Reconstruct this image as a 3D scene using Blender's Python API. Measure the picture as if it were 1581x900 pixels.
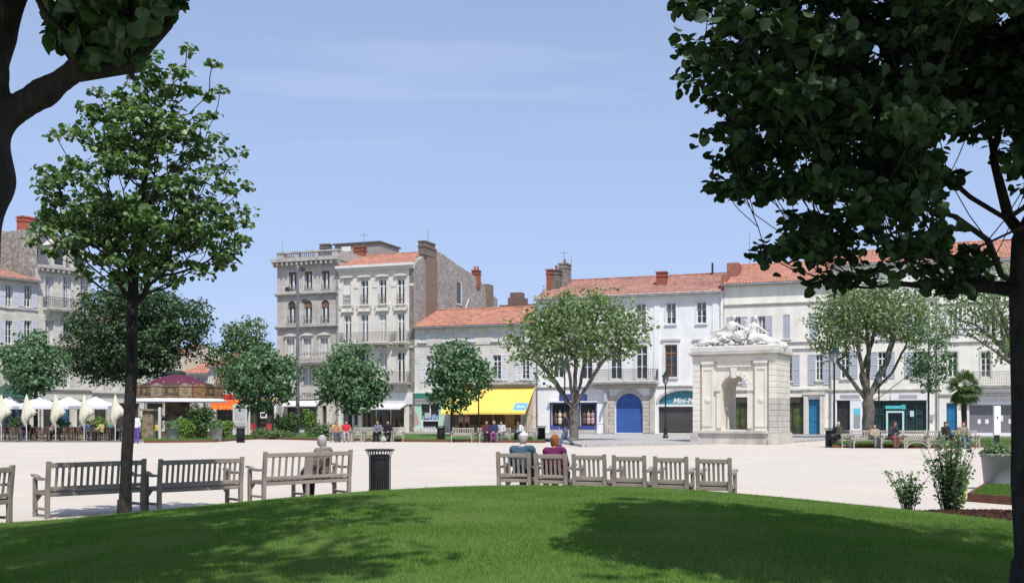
import bpy, math, random
import mathutils.noise as mnoise
import numpy as np
from mathutils import Vector, Matrix
R = math.radians
for o in list(bpy.data.objects): bpy.data.objects.remove(o)
scn = bpy.context.scene
COL = scn.collection

# ---------------------------------------------------------------- camera, sky, sun, exposure
EYE, FPX, HY, CX = 1.6, 1650.0, 643.0, 790.5
cam_d = bpy.data.cameras.new("camera"); cam = bpy.data.objects.new("camera", cam_d); COL.objects.link(cam)
cam.location = (0, 0, EYE); cam.rotation_euler = (R(90), 0, 0)
cam_d.sensor_fit = 'HORIZONTAL'; cam_d.sensor_width = 36; cam_d.lens = 36 * FPX / 1581
cam_d.shift_y = (HY - 450) / 1581; cam_d.clip_start = 0.05; cam_d.clip_end = 3000
scn.camera = cam
SUN_EL, SUN_DIR = R(57), Vector((0.30, -0.95, 0)).normalized()      # horizontal direction towards the sun
SUN_ROT = math.atan2(SUN_DIR.x, SUN_DIR.y)
w = bpy.data.worlds.new("World"); scn.world = w; w.use_nodes = True
nt = w.node_tree; nt.nodes.clear()
out = nt.nodes.new('ShaderNodeOutputWorld'); bg = nt.nodes.new('ShaderNodeBackground')
sky = nt.nodes.new('ShaderNodeTexSky'); sky.sky_type = 'NISHITA'; sky.sun_disc = False
sky.sun_elevation = SUN_EL; sky.sun_rotation = SUN_ROT; sky.air_density = 1.0; sky.dust_density = 1.2; sky.ozone_density = 2.2
bg.inputs['Strength'].default_value = 0.096
# thin high cloud over the whole sky
tc = nt.nodes.new('ShaderNodeTexCoord'); mp = nt.nodes.new('ShaderNodeMapping'); mp.inputs['Scale'].default_value = (1.2, 1.6, 13)
mp.inputs['Rotation'].default_value = (0.05, 0.10, 0.5)
nz = nt.nodes.new('ShaderNodeTexNoise'); nz.inputs['Scale'].default_value = 1.7; nz.inputs['Detail'].default_value = 7; nz.inputs['Roughness'].default_value = 0.55
rp = nt.nodes.new('ShaderNodeValToRGB'); rp.color_ramp.elements[0].position = 0.55; rp.color_ramp.elements[0].color = (0, 0, 0, 1)
rp.color_ramp.elements[1].position = 0.85; rp.color_ramp.elements[1].color = (.5, .5, .5, 1)
mx = nt.nodes.new('ShaderNodeMix'); mx.data_type = 'RGBA'; mx.inputs['B'].default_value = (5.8, 6.6, 8.8, 1)
veil = nt.nodes.new('ShaderNodeMix'); veil.data_type = 'RGBA'; veil.inputs['Factor'].default_value = 0.42; veil.inputs['B'].default_value = (4.7, 6.1, 9.5, 1)
sz = nt.nodes.new('ShaderNodeSeparateXYZ'); nt.links.new(tc.outputs['Generated'], sz.inputs[0])       # haze thickens evenly towards the horizon all round
hm = nt.nodes.new('ShaderNodeMapRange'); hm.inputs['From Min'].default_value = 0.0; hm.inputs['From Max'].default_value = 0.5; hm.inputs['To Min'].default_value = 0.88; hm.inputs['To Max'].default_value = 0.36; nt.links.new(sz.outputs['Z'], hm.inputs['Value']); nt.links.new(hm.outputs['Result'], veil.inputs['Factor'])
nt.links.new(tc.outputs['Generated'], mp.inputs['Vector']); nt.links.new(mp.outputs['Vector'], nz.inputs['Vector'])
nt.links.new(nz.outputs['Fac'], rp.inputs['Fac']); nt.links.new(rp.outputs['Color'], mx.inputs['Factor'])
nt.links.new(sky.outputs['Color'], veil.inputs['A']); nt.links.new(veil.outputs['Result'], mx.inputs['A'])
nt.links.new(mx.outputs['Result'], bg.inputs['Color']); nt.links.new(bg.outputs['Background'], out.inputs['Surface'])
sl = bpy.data.lights.new("sun", 'SUN'); sl.energy = 4.3; sl.angle = R(0.5); sl.color = (1.0, 0.96, 0.90)
so = bpy.data.objects.new("sun", sl); COL.objects.link(so)
sdir = -(SUN_DIR * math.cos(SUN_EL) + Vector((0, 0, math.sin(SUN_EL))))
so.rotation_euler = sdir.to_track_quat('-Z', 'Y').to_euler(); so.location = (0, 0, 60)
scn.view_settings.view_transform = 'Standard'; scn.view_settings.look = 'None'
scn.view_settings.exposure = 0.2; scn.view_settings.gamma = 1.0; scn.view_settings.use_curve_mapping = False
scn.render.engine = 'CYCLES'
scn.cycles.max_bounces = 6; scn.cycles.transparent_max_bounces = 12

# ---------------------------------------------------------------- helpers
def G(px, py, z=0.0):                        # point of the ground (height z) at a place of the photograph
    d = FPX * (EYE - z) / (py - HY)
    return Vector(((px - CX) * d / FPX, d, z))
def P(px, d, z=0.0): return Vector(((px - CX) * d / FPX, d, z))
def Zat(py, d): return EYE + (HY - py) * d / FPX

class MB:
    def __init__(s): s.v = []; s.f = []
    def add(s, vs, fs):
        n = len(s.v); s.v += [tuple(v) for v in vs]; s.f += [tuple(i + n for i in f) for f in fs]; return s
    def box(s, x0, x1, y0, y1, z0, z1, rz=0, o=None, bev=0.0):
        if bev > 0:
            b = bev; vs = []
            for z, k in ((z0, b), (z0 + b, 0), (z1 - b, 0), (z1, b)):
                vs += [(x0 + k, y0 + k, z), (x1 - k, y0 + k, z), (x1 - k, y1 - k, z), (x0 + k, y1 - k, z)]
            fs = [(3, 2, 1, 0), (12, 13, 14, 15)]
            for l in range(3):
                for i in range(4):
                    j = (i + 1) % 4; fs.append((l*4+i, l*4+j, l*4+4+j, l*4+4+i))
        else:
            vs = [(x, y, z) for z in (z0, z1) for (x, y) in ((x0, y0), (x1, y0), (x1, y1), (x0, y1))]
            fs = [(3, 2, 1, 0), (4, 5, 6, 7), (0, 1, 5, 4), (1, 2, 6, 5), (2, 3, 7, 6), (3, 0, 4, 7)]
        if rz or o:
            c, q = math.cos(rz), math.sin(rz); ox, oy = (o or (0, 0))[:2]
            vs = [(ox + x*c - y*q, oy + x*q + y*c, z) for x, y, z in vs]
        return s.add(vs, fs)
    def prism(s, pts, a0, a1, axis='z'):      # polygon extruded along an axis
        n = len(pts)
        def mk(p, a):
            return (p[0], p[1], a) if axis == 'z' else ((p[0], a, p[1]) if axis == 'y' else (a, p[0], p[1]))
        vs = [mk(p, a0) for p in pts] + [mk(p, a1) for p in pts]
        fs = [tuple(range(n))[::-1], tuple(range(n, 2*n))] + [(i, (i+1) % n, n + (i+1) % n, n + i) for i in range(n)]
        return s.add(vs, fs)
    def tube(s, pts, rad, n=8, cap=True):
        pts = [Vector(p) for p in pts]
        if not hasattr(rad, '__len__'): rad = [rad] * len(pts)
        vs = []; up = None
        for i, p in enumerate(pts):
            t = (pts[min(i+1, len(pts)-1)] - pts[max(i-1, 0)])
            if t.length < 1e-9: t = Vector((0, 0, 1))
            t.normalize()
            if up is None: up = t.orthogonal().normalized()
            else:
                up = up - t * up.dot(t)
                up = up.normalized() if up.length > 1e-6 else t.orthogonal().normalized()
            b = t.cross(up)
            for k in range(n):
                a = 2*math.pi*k/n
                vs.append(p + (up*math.cos(a) + b*math.sin(a)) * rad[i])
        fs = []
        for i in range(len(pts)-1):
            for k in range(n):
                j = (k+1) % n; fs.append((i*n+k, i*n+j, (i+1)*n+j, (i+1)*n+k))
        if cap: fs += [tuple(range(n))[::-1], tuple(range((len(pts)-1)*n, len(pts)*n))]
        return s.add(vs, fs)
    def lathe(s, prof, n=16, c=(0, 0, 0), close=True):
        vs = [(c[0] + r*math.cos(2*math.pi*k/n), c[1] + r*math.sin(2*math.pi*k/n), c[2] + z) for r, z in prof for k in range(n)]
        fs = [(i*n+k, i*n+(k+1) % n, (i+1)*n+(k+1) % n, (i+1)*n+k) for i in range(len(prof)-1) for k in range(n)]
        if close: fs += [tuple(range(n))[::-1], tuple(range((len(prof)-1)*n, len(prof)*n))]
        return s.add(vs, fs)
    def quad(s, *p): return s.add(p, [tuple(range(len(p)))])
    def mesh(s, name, m, smooth=False):
        me = bpy.data.meshes.new(name); me.from_pydata(s.v, [], s.f); me.update()
        if m: me.materials.append(m)
        if smooth: me.polygons.foreach_set('use_smooth', [True]*len(me.polygons))
        return me
    def build(s, name, m, parent=None, smooth=False, loc=None, rz=0, kind=None):
        return link(name, s.mesh(name, m, smooth), parent, loc, rz, kind)

def link(name, me, parent=None, loc=None, rz=0, kind=None):
    o = bpy.data.objects.new(name, me); COL.objects.link(o)
    if parent: o.parent = parent
    if loc is not None: o.location = loc
    if rz: o.rotation_euler = (0, 0, rz)
    if kind: o['kind'] = kind
    return o
def arrays(name, V, F, m, parent=None, smooth=False, kind=None):   # V (n,3), F (m,k) numpy
    me = np_mesh(name, V, F, m, smooth); return link(name, me, parent, kind=kind)
def np_mesh(name, V, F, m, smooth=False):
    me = bpy.data.meshes.new(name); k = F.shape[1]
    me.vertices.add(len(V)); me.vertices.foreach_set('co', np.ascontiguousarray(V, dtype=np.float32).ravel())
    me.loops.add(F.size); me.loops.foreach_set('vertex_index', np.ascontiguousarray(F, dtype=np.int32).ravel())
    me.polygons.add(len(F)); me.polygons.foreach_set('loop_start', np.arange(0, F.size, k, dtype=np.int32))
    me.polygons.foreach_set('loop_total', np.full(len(F), k, dtype=np.int32))
    if smooth: me.polygons.foreach_set('use_smooth', np.ones(len(F), dtype=bool))
    me.update(calc_edges=True)
    if m: me.materials.append(m)
    return me
def thing(name, label, cat, loc=(0, 0, 0), rz=0, group=None):
    o = bpy.data.objects.new(name, None); COL.objects.link(o); o.empty_display_size = .2
    o.location = loc; o.rotation_euler = (0, 0, rz); return tag(o, label, cat, group)
def tag(o, label, cat, group=None):
    o['label'] = label; o['category'] = cat
    if group: o['group'] = group
    return o
KIDS = {}
def copy_tree(o, parent=None, _first=True):
    if _first:
        KIDS.clear()
        for q in bpy.data.objects:
            if q.parent: KIDS.setdefault(q.parent.name, []).append(q)
    c = o.copy(); COL.objects.link(c)
    if parent: c.parent = parent
    for ch in KIDS.get(o.name, []): copy_tree(ch, c, False)
    return c
def copy_thing(o, loc, rz, label, group=None):
    c = copy_tree(o); c.location = loc; c.rotation_euler = (0, 0, rz); c['label'] = label
    if group: c['group'] = group
    return c
def text_obj(s, size, m, parent, loc, rot=(R(90), 0, 0), name='lettering', shear=0, align='CENTER', ext=.01, sx=1.0, bold=0.0):
    cu = bpy.data.curves.new(name, 'FONT'); cu.body = s; cu.size = size; cu.extrude = ext; cu.align_x = align; cu.shear = shear; cu.resolution_u = 2; cu.offset = bold
    t = bpy.data.objects.new(name, cu); COL.objects.link(t)
    me = bpy.data.meshes.new_from_object(t.evaluated_get(bpy.context.evaluated_depsgraph_get()))
    bpy.data.objects.remove(t); me.materials.clear(); me.materials.append(m)
    o = link(name, me, parent, loc); o.rotation_euler = rot; o.scale = (sx, 1, 1); return o

# ---------------------------------------------------------------- materials
MATS = {}
def mat(name, c1, c2=None, rough=.8, scale=4, bump=0.0, bscale=None, metal=0, spec=.4, detail=4, stain=None, stretch=None, lo=.35, hi=.65, coords='Object'):
    if name in MATS: return MATS[name]
    m = bpy.data.materials.new(name); m.use_nodes = True; t = m.node_tree; b = t.nodes['Principled BSDF']
    b.inputs['Roughness'].default_value = rough; b.inputs['Metallic'].default_value = metal
    b.inputs['Specular IOR Level'].default_value = spec
    b.inputs['Base Color'].default_value = (*c1, 1)
    co = t.nodes.new('ShaderNodeTexCoord'); vec = co.outputs[coords]
    if stretch:
        mp = t.nodes.new('ShaderNodeMapping'); mp.inputs['Scale'].default_value = stretch
        t.links.new(vec, mp.inputs['Vector']); vec = mp.outputs['Vector']
    last = None
    if c2:
        n = t.nodes.new('ShaderNodeTexNoise'); n.inputs['Scale'].default_value = scale; n.inputs['Detail'].default_value = detail
        t.links.new(vec, n.inputs['Vector'])
        r = t.nodes.new('ShaderNodeMapRange'); r.inputs['From Min'].default_value = lo; r.inputs['From Max'].default_value = hi
        t.links.new(n.outputs['Fac'], r.inputs['Value'])
        mx = t.nodes.new('ShaderNodeMix'); mx.data_type = 'RGBA'; mx.inputs['A'].default_value = (*c1, 1); mx.inputs['B'].default_value = (*c2, 1)
        t.links.new(r.outputs['Result'], mx.inputs['Factor']); last = mx.outputs['Result']
    if stain:                                 # (colour, scale, amount): weathering in patches and drips
        sc, ss, am = stain
        mp2 = t.nodes.new('ShaderNodeMapping'); mp2.inputs['Scale'].default_value = (1, 1, .35)
        n2 = t.nodes.new('ShaderNodeTexNoise'); n2.inputs['Scale'].default_value = ss; n2.inputs['Detail'].default_value = 8; n2.inputs['Roughness'].default_value = .65
        t.links.new(co.outputs['Object'], mp2.inputs['Vector']); t.links.new(mp2.outputs['Vector'], n2.inputs['Vector'])
        r2 = t.nodes.new('ShaderNodeMapRange'); r2.inputs['From Min'].default_value = .45; r2.inputs['From Max'].default_value = .75; r2.inputs['To Max'].default_value = am
        t.links.new(n2.outputs['Fac'], r2.inputs['Value'])
        m2 = t.nodes.new('ShaderNodeMix'); m2.data_type = 'RGBA'; m2.inputs['B'].default_value = (*sc, 1)
        if last: t.links.new(last, m2.inputs['A'])
        else: m2.inputs['A'].default_value = (*c1, 1)
        t.links.new(r2.outputs['Result'], m2.inputs['Factor']); last = m2.outputs['Result']
    if last: t.links.new(last, b.inputs['Base Color'])
    if bump:
        n3 = t.nodes.new('ShaderNodeTexNoise'); n3.inputs['Scale'].default_value = bscale or scale*6; n3.inputs['Detail'].default_value = 5
        t.links.new(vec, n3.inputs['Vector'])
        bp = t.nodes.new('ShaderNodeBump'); bp.inputs['Strength'].default_value = bump; bp.inputs['Distance'].default_value = .02
        t.links.new(n3.outputs['Fac'], bp.inputs['Height']); t.links.new(bp.outputs['Normal'], b.inputs['Normal'])
    MATS[name] = m; return m

def leaf_mat(name, c1, c2, c3=None, rough=.45, trans=.35, spec=.4, patch=None):
    m = bpy.data.materials.new(name); m.use_nodes = True; t = m.node_tree; b = t.nodes['Principled BSDF']; o = t.nodes['Material Output']
    g = t.nodes.new('ShaderNodeNewGeometry'); r = t.nodes.new('ShaderNodeValToRGB'); col = r.outputs['Color']
    e = r.color_ramp.elements; e[0].color = (*c1, 1); e[1].color = (*c2, 1); e[0].position = .1; e[1].position = .75
    if c3: q = e.new(.95); q.color = (*c3, 1)
    t.links.new(g.outputs['Random Per Island'], r.inputs['Fac']); 
    if patch:
        co = t.nodes.new('ShaderNodeTexCoord'); n = t.nodes.new('ShaderNodeTexNoise'); n.inputs['Scale'].default_value = patch[0]; n.inputs['Detail'].default_value = 5; t.links.new(co.outputs['Object'], n.inputs['Vector'])
        mr = t.nodes.new('ShaderNodeMapRange'); mr.inputs['From Min'].default_value = .4; mr.inputs['From Max'].default_value = .66; mr.inputs['To Max'].default_value = patch[2]; t.links.new(n.outputs['Fac'], mr.inputs['Value'])
        px_ = t.nodes.new('ShaderNodeMix'); px_.data_type = 'RGBA'; px_.inputs['B'].default_value = (*patch[1], 1); t.links.new(mr.outputs['Result'], px_.inputs['Factor']); t.links.new(col, px_.inputs['A']); col = px_.outputs['Result']
    t.links.new(col, b.inputs['Base Color'])
    b.inputs['Roughness'].default_value = rough; b.inputs['Specular IOR Level'].default_value = spec
    tr = t.nodes.new('ShaderNodeBsdfTranslucent'); mm = t.nodes.new('ShaderNodeMix'); mm.data_type = 'RGBA'; mm.blend_type = 'MULTIPLY'; mm.inputs['Factor'].default_value = 1
    mm.inputs['B'].default_value = (1.6, 1.9, .6, 1); t.links.new(col, mm.inputs['A']); t.links.new(mm.outputs['Result'], tr.inputs['Color'])
    ms = t.nodes.new('ShaderNodeMixShader'); ms.inputs['Fac'].default_value = trans
    t.links.new(b.outputs['BSDF'], ms.inputs[1]); t.links.new(tr.outputs['BSDF'], ms.inputs[2]); t.links.new(ms.outputs['Shader'], o.inputs['Surface'])
    return m

def masonry_mat(name, c1, c2, mortar, bw=.7, bh=.33, mort=.012, stain=None, bump=.5, swap=True):
    if name in MATS: return MATS[name]
    m = mat(name, c1, c2, rough=.9, scale=1.5, stain=stain)
    t = m.node_tree; b = t.nodes['Principled BSDF']; co = t.nodes.new('ShaderNodeTexCoord')
    sp = t.nodes.new('ShaderNodeSeparateXYZ'); cb = t.nodes.new('ShaderNodeCombineXYZ'); ad = t.nodes.new('ShaderNodeMath'); ad.operation = 'ADD'
    t.links.new(co.outputs['Object'], sp.inputs[0]); t.links.new(sp.outputs['X'], ad.inputs[0]); t.links.new(sp.outputs['Y'], ad.inputs[1])
    t.links.new(ad.outputs[0], cb.inputs['X']); t.links.new(sp.outputs['Z'], cb.inputs['Y'])
    br = t.nodes.new('ShaderNodeTexBrick'); br.inputs['Scale'].default_value = 1; br.inputs['Brick Width'].default_value = bw; br.inputs['Row Height'].default_value = bh
    br.inputs['Mortar Size'].default_value = mort; br.inputs['Color1'].default_value = (1, 1, 1, 1); br.inputs['Color2'].default_value = (.86, .84, .80, 1); br.inputs['Mortar'].default_value = (*mortar, 1)
    t.links.new(cb.outputs[0], br.inputs['Vector'])
    ln = b.inputs['Base Color'].links[0].from_socket
    mx = t.nodes.new('ShaderNodeMix'); mx.data_type = 'RGBA'; mx.blend_type = 'MULTIPLY'; mx.inputs['Factor'].default_value = 1
    t.links.new(ln, mx.inputs['A']); t.links.new(br.outputs['Color'], mx.inputs['B']); t.links.new(mx.outputs['Result'], b.inputs['Base Color'])
    bp = t.nodes.new('ShaderNodeBump'); bp.inputs['Strength'].default_value = bump; bp.inputs['Distance'].default_value = .02; bp.invert = True
    t.links.new(br.outputs['Fac'], bp.inputs['Height']); t.links.new(bp.outputs['Normal'], b.inputs['Normal'])
    return m
def rubble_mat(name, c1, c2, c3, scale=2.6):
    m = mat(name, c1, c2, rough=.95, scale=.8); t = m.node_tree; b = t.nodes['Principled BSDF']; co = t.nodes.new('ShaderNodeTexCoord')
    v = t.nodes.new('ShaderNodeTexVoronoi'); v.inputs['Scale'].default_value = scale; t.links.new(co.outputs['Object'], v.inputs['Vector'])
    hv = t.nodes.new('ShaderNodeSeparateColor'); t.links.new(v.outputs['Color'], hv.inputs[0])
    r = t.nodes.new('ShaderNodeValToRGB'); r.color_ramp.elements[0].color = (.62, .60, .60, 1); r.color_ramp.elements[1].color = (1.35, 1.3, 1.25, 1); t.links.new(hv.outputs[0], r.inputs[0])
    v2 = t.nodes.new('ShaderNodeTexVoronoi'); v2.feature = 'DISTANCE_TO_EDGE'; v2.inputs['Scale'].default_value = scale; t.links.new(co.outputs['Object'], v2.inputs['Vector'])
    rr = t.nodes.new('ShaderNodeMapRange'); rr.inputs['From Max'].default_value = .09; t.links.new(v2.outputs['Distance'], rr.inputs['Value'])
    ln = b.inputs['Base Color'].links[0].from_socket
    mx = t.nodes.new('ShaderNodeMix'); mx.data_type = 'RGBA'; mx.blend_type = 'MULTIPLY'; mx.inputs['Factor'].default_value = 1
    t.links.new(ln, mx.inputs['A']); t.links.new(r.outputs['Color'], mx.inputs['B'])
    m2 = t.nodes.new('ShaderNodeMix'); m2.data_type = 'RGBA'; m2.inputs['A'].default_value = (*c3, 1); t.links.new(rr.outputs['Result'], m2.inputs['Factor']); t.links.new(mx.outputs['Result'], m2.inputs['B'])
    t.links.new(m2.outputs['Result'], b.inputs['Base Color'])
    bp = t.nodes.new('ShaderNodeBump'); bp.inputs['Strength'].default_value = .8; bp.inputs['Distance'].default_value = .05
    t.links.new(rr.outputs['Result'], bp.inputs['Height']); t.links.new(bp.outputs['Normal'], b.inputs['Normal'])
    return m
def tile_mat(name, c1, c2, c3):
    m = mat(name, c1, c2, rough=.85, scale=.5, detail=6, stain=(c3, 1.3, .8)); t = m.node_tree; b = t.nodes['Principled BSDF']
    co = t.nodes.new('ShaderNodeTexCoord'); v = t.nodes.new('ShaderNodeTexVoronoi'); v.inputs['Scale'].default_value = 3.2; t.links.new(co.outputs['Object'], v.inputs['Vector'])
    hs = t.nodes.new('ShaderNodeSeparateColor'); t.links.new(v.outputs['Color'], hs.inputs[0])
    mr = t.nodes.new('ShaderNodeMapRange'); mr.inputs['To Min'].default_value = .72; mr.inputs['To Max'].default_value = 1.2; t.links.new(hs.outputs[0], mr.inputs['Value'])
    ln = b.inputs['Base Color'].links[0].from_socket
    mx = t.nodes.new('ShaderNodeMix'); mx.data_type = 'RGBA'; mx.blend_type = 'MULTIPLY'; mx.inputs['Factor'].default_value = 1
    cb = t.nodes.new('ShaderNodeCombineColor')
    for i in range(3): t.links.new(mr.outputs['Result'], cb.inputs[i])
    t.links.new(ln, mx.inputs['A']); t.links.new(cb.outputs[0], mx.inputs['B']); t.links.new(mx.outputs['Result'], b.inputs['Base Color'])
    return m

GLASS = mat('window_glass', (.025, .028, .035), (.05, .055, .065), rough=.08, scale=.7, spec=.6)
SHOPGLASS = mat('shop_glass', (.02, .02, .022), (.06, .05, .045), rough=.1, scale=.5, spec=.5)
WPAINT = mat('white_paint', (.72, .72, .71), (.62, .62, .61), rough=.5, scale=3)
IRON = mat('dark_iron', (.03, .03, .035), (.05, .05, .05), rough=.5, scale=8, metal=.3)
GREYIRON = mat('grey_iron', (.16, .15, .15), (.24, .22, .21), rough=.6, scale=8)
LIME = mat('limestone_trim', (.62, .59, .54), (.52, .50, .45), rough=.9, scale=3, stain=((.2, .19, .18), 2.0, .55))
LIMEG = mat('weathered_limestone_trim', (.48, .455, .43), (.38, .36, .34), rough=.9, scale=3, stain=((.17, .16, .15), 2.0, .7))
ZINC = mat('zinc', (.30, .31, .33), (.22, .23, .24), rough=.5, scale=2, metal=.4)
BRICK = mat('chimney_brick', (.33, .10, .06), (.22, .07, .05), rough=.9, scale=9, bump=.3)
STONECH = mat('chimney_stone', (.20, .17, .15), (.11, .09, .08), rough=.95, scale=4, bump=.5)
TILE = tile_mat('roof_tile', (.42, .185, .125), (.36, .16, .11), (.24, .145, .115))
TILEW = tile_mat('weathered_roof_tile', (.38, .18, .135), (.27, .135, .105), (.17, .12, .105))
WCURT = mat('curtain_cloth', (.60, .60, .62), (.42, .43, .46), rough=.9, scale=3, stretch=(8, 1, .2))
# ---------------------------------------------------------------- facades
class Facade:
    """vertical plane through two ground points; local x runs along it, local y goes into the building, z is up"""
    def __init__(s, a, b):
        s.a = Vector((a.x, a.y, 0)); dv = Vector((b.x - a.x, b.y - a.y, 0)); s.u = dv.normalized(); s.n = Vector((-s.u.y, s.u.x, 0)); s.rz = math.atan2(s.u.y, s.u.x)
    def x(s, px, v=0.0):                       # distance along the facade seen at column px, on the plane v metres behind it
        o = s.a + s.n * v; k = (px - CX) / FPX
        return (k * o.y - o.x) / (s.u.x - k * s.u.y)
    def d(s, px, v=0.0): return (s.a + s.n * v + s.u * s.x(px, v)).y
    def z(s, px, py, v=0.0): return EYE + (HY - py) * s.d(px, v) / FPX
    def world(s, x, y=0, z=0): p = s.a + s.u * x + s.n * y; return Vector((p.x, p.y, z))
    def sub(s, x): q = Facade.__new__(Facade); q.a = s.a + s.u * x; q.u = s.u; q.n = s.n; q.rz = s.rz; return q

MAIN = Facade(P(428, 107), P(1565, 83.3))
LEFT = Facade(P(0, 92), P(250, 106))

def wall_front(mb, W, z0, z1, ops, dep=.28):
    us = sorted({0, W} | {round(o[0], 4) for o in ops} | {round(o[1], 4) for o in ops})
    zs = sorted({z0, z1} | {round(o[2], 4) for o in ops} | {round(o[3], 4) for o in ops})
    us = [u for u in us if -1e-6 <= u <= W + 1e-6]; zs = [z for z in zs if z0 - 1e-6 <= z <= z1 + 1e-6]
    for i in range(len(us)-1):
        for j in range(len(zs)-1):
            cu, cz = (us[i]+us[i+1])/2, (zs[j]+zs[j+1])/2
            if any(o[0] < cu < o[1] and o[2] < cz < o[3] for o in ops): continue
            mb.quad((us[i], 0, zs[j]), (us[i+1], 0, zs[j]), (us[i+1], 0, zs[j+1]), (us[i], 0, zs[j+1]))
    for o in ops:
        a, b, c, d = [round(q, 4) for q in o[:4]]; rise = o[4] if len(o) > 4 else 0
        t = d - rise
        mb.quad((a, 0, c), (a, dep, c), (a, dep, t), (a, 0, t)); mb.quad((b, 0, c), (b, 0, t), (b, dep, t), (b, dep, c))
        mb.quad((a, 0, c), (b, 0, c), (b, dep, c), (a, dep, c))
        if not rise: mb.quad((a, 0, d), (a, dep, d), (b, dep, d), (b, 0, d))
        else:
            n = 12; arc = [((a+b)/2 - (b-a)/2*math.cos(math.pi*k/n), t + rise*math.sin(math.pi*k/n)) for k in range(n+1)]
            for k in range(n):
                p, q = arc[k], arc[k+1]
                mb.quad((p[0], 0, p[1]), (q[0], 0, q[1]), (q[0], 0, d+1e-4), (p[0], 0, d+1e-4))
                mb.quad((p[0], 0, p[1]), (p[0], dep, p[1]), (q[0], dep, q[1]), (q[0], 0, q[1]))

def sheet_wave(mb, W, y0, z0, y1, z1, pitch=.27, amp=.05, x0=0.0):
    n = max(2, int(W / pitch)) * 4
    sl = Vector((0, y1-y0, z1-z0)).normalized(); nr = Vector((0, -sl.z, sl.y)); nr = nr if nr.z > 0 else -nr
    rows = 6; vs = []; fs = []
    for j in range(rows+1):
        f = j/rows
        for i in range(n+1):
            wv = [0, .7, 1, .7][i % 4] * amp + (.012*((i//4*7 + j*5) % 3))
            vs.append(Vector((x0 + W*i/n, y0 + (y1-y0)*f, z0 + (z1-z0)*f)) + nr*wv)
    for j in range(rows):
        for i in range(n): q = j*(n+1)+i; fs.append((q, q+1, q+n+2, q+n+1))
    mb.add(vs, fs)

def gable_roof(root, W, ze, yr, zr, D, zb=None, m=TILE, over=.35, side=.1, name='roof', gutter=True, x0=0.0, gw=None):
    if gw:
        for xx in (.02, W-.32): MB().prism([(0, ze), (yr, zr), (D, ze if zb is None else zb)], xx, xx+.3, 'x').build('gable_wall', gw, root)
    zb = ze if zb is None else zb
    k = (zr - ze) / yr; mb = MB(); L = W + 2*side
    sheet_wave(mb, L, -over, ze + .12 - k*over, yr, zr + .12, x0=x0-side); sheet_wave(mb, L, yr, zr + .12, D, zb + .12, x0=x0-side)
    rf = mb.build(name, m, root, smooth=False)
    u = MB(); u.prism([(-over, ze - k*over), (-over, ze - k*over + .10), (yr, zr + .10), (D, zb + .10), (D, zb), (yr, zr)], x0 - side + .02, x0 + W + side - .02, 'x')
    u.build('roof_edge', LIMEG, root)
    rd = MB()
    n = int(L/.42)
    for i in range(n):
        a = x0 - side + L*i/n; rd.tube([(a, yr, zr+.13), (a + L/n*1.06, yr, zr+.16)], [.13, .11], 6)
    rd.build('ridge_tiles', m, root, kind='stuff')
    if gutter:
        g = MB(); g.tube([(x0-side, -over-.05, ze-k*over+.02), (x0+W+side, -over-.05, ze-k*over+.02)], .08, 6); g.build('gutter', ZINC, root)
    return rf

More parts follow.
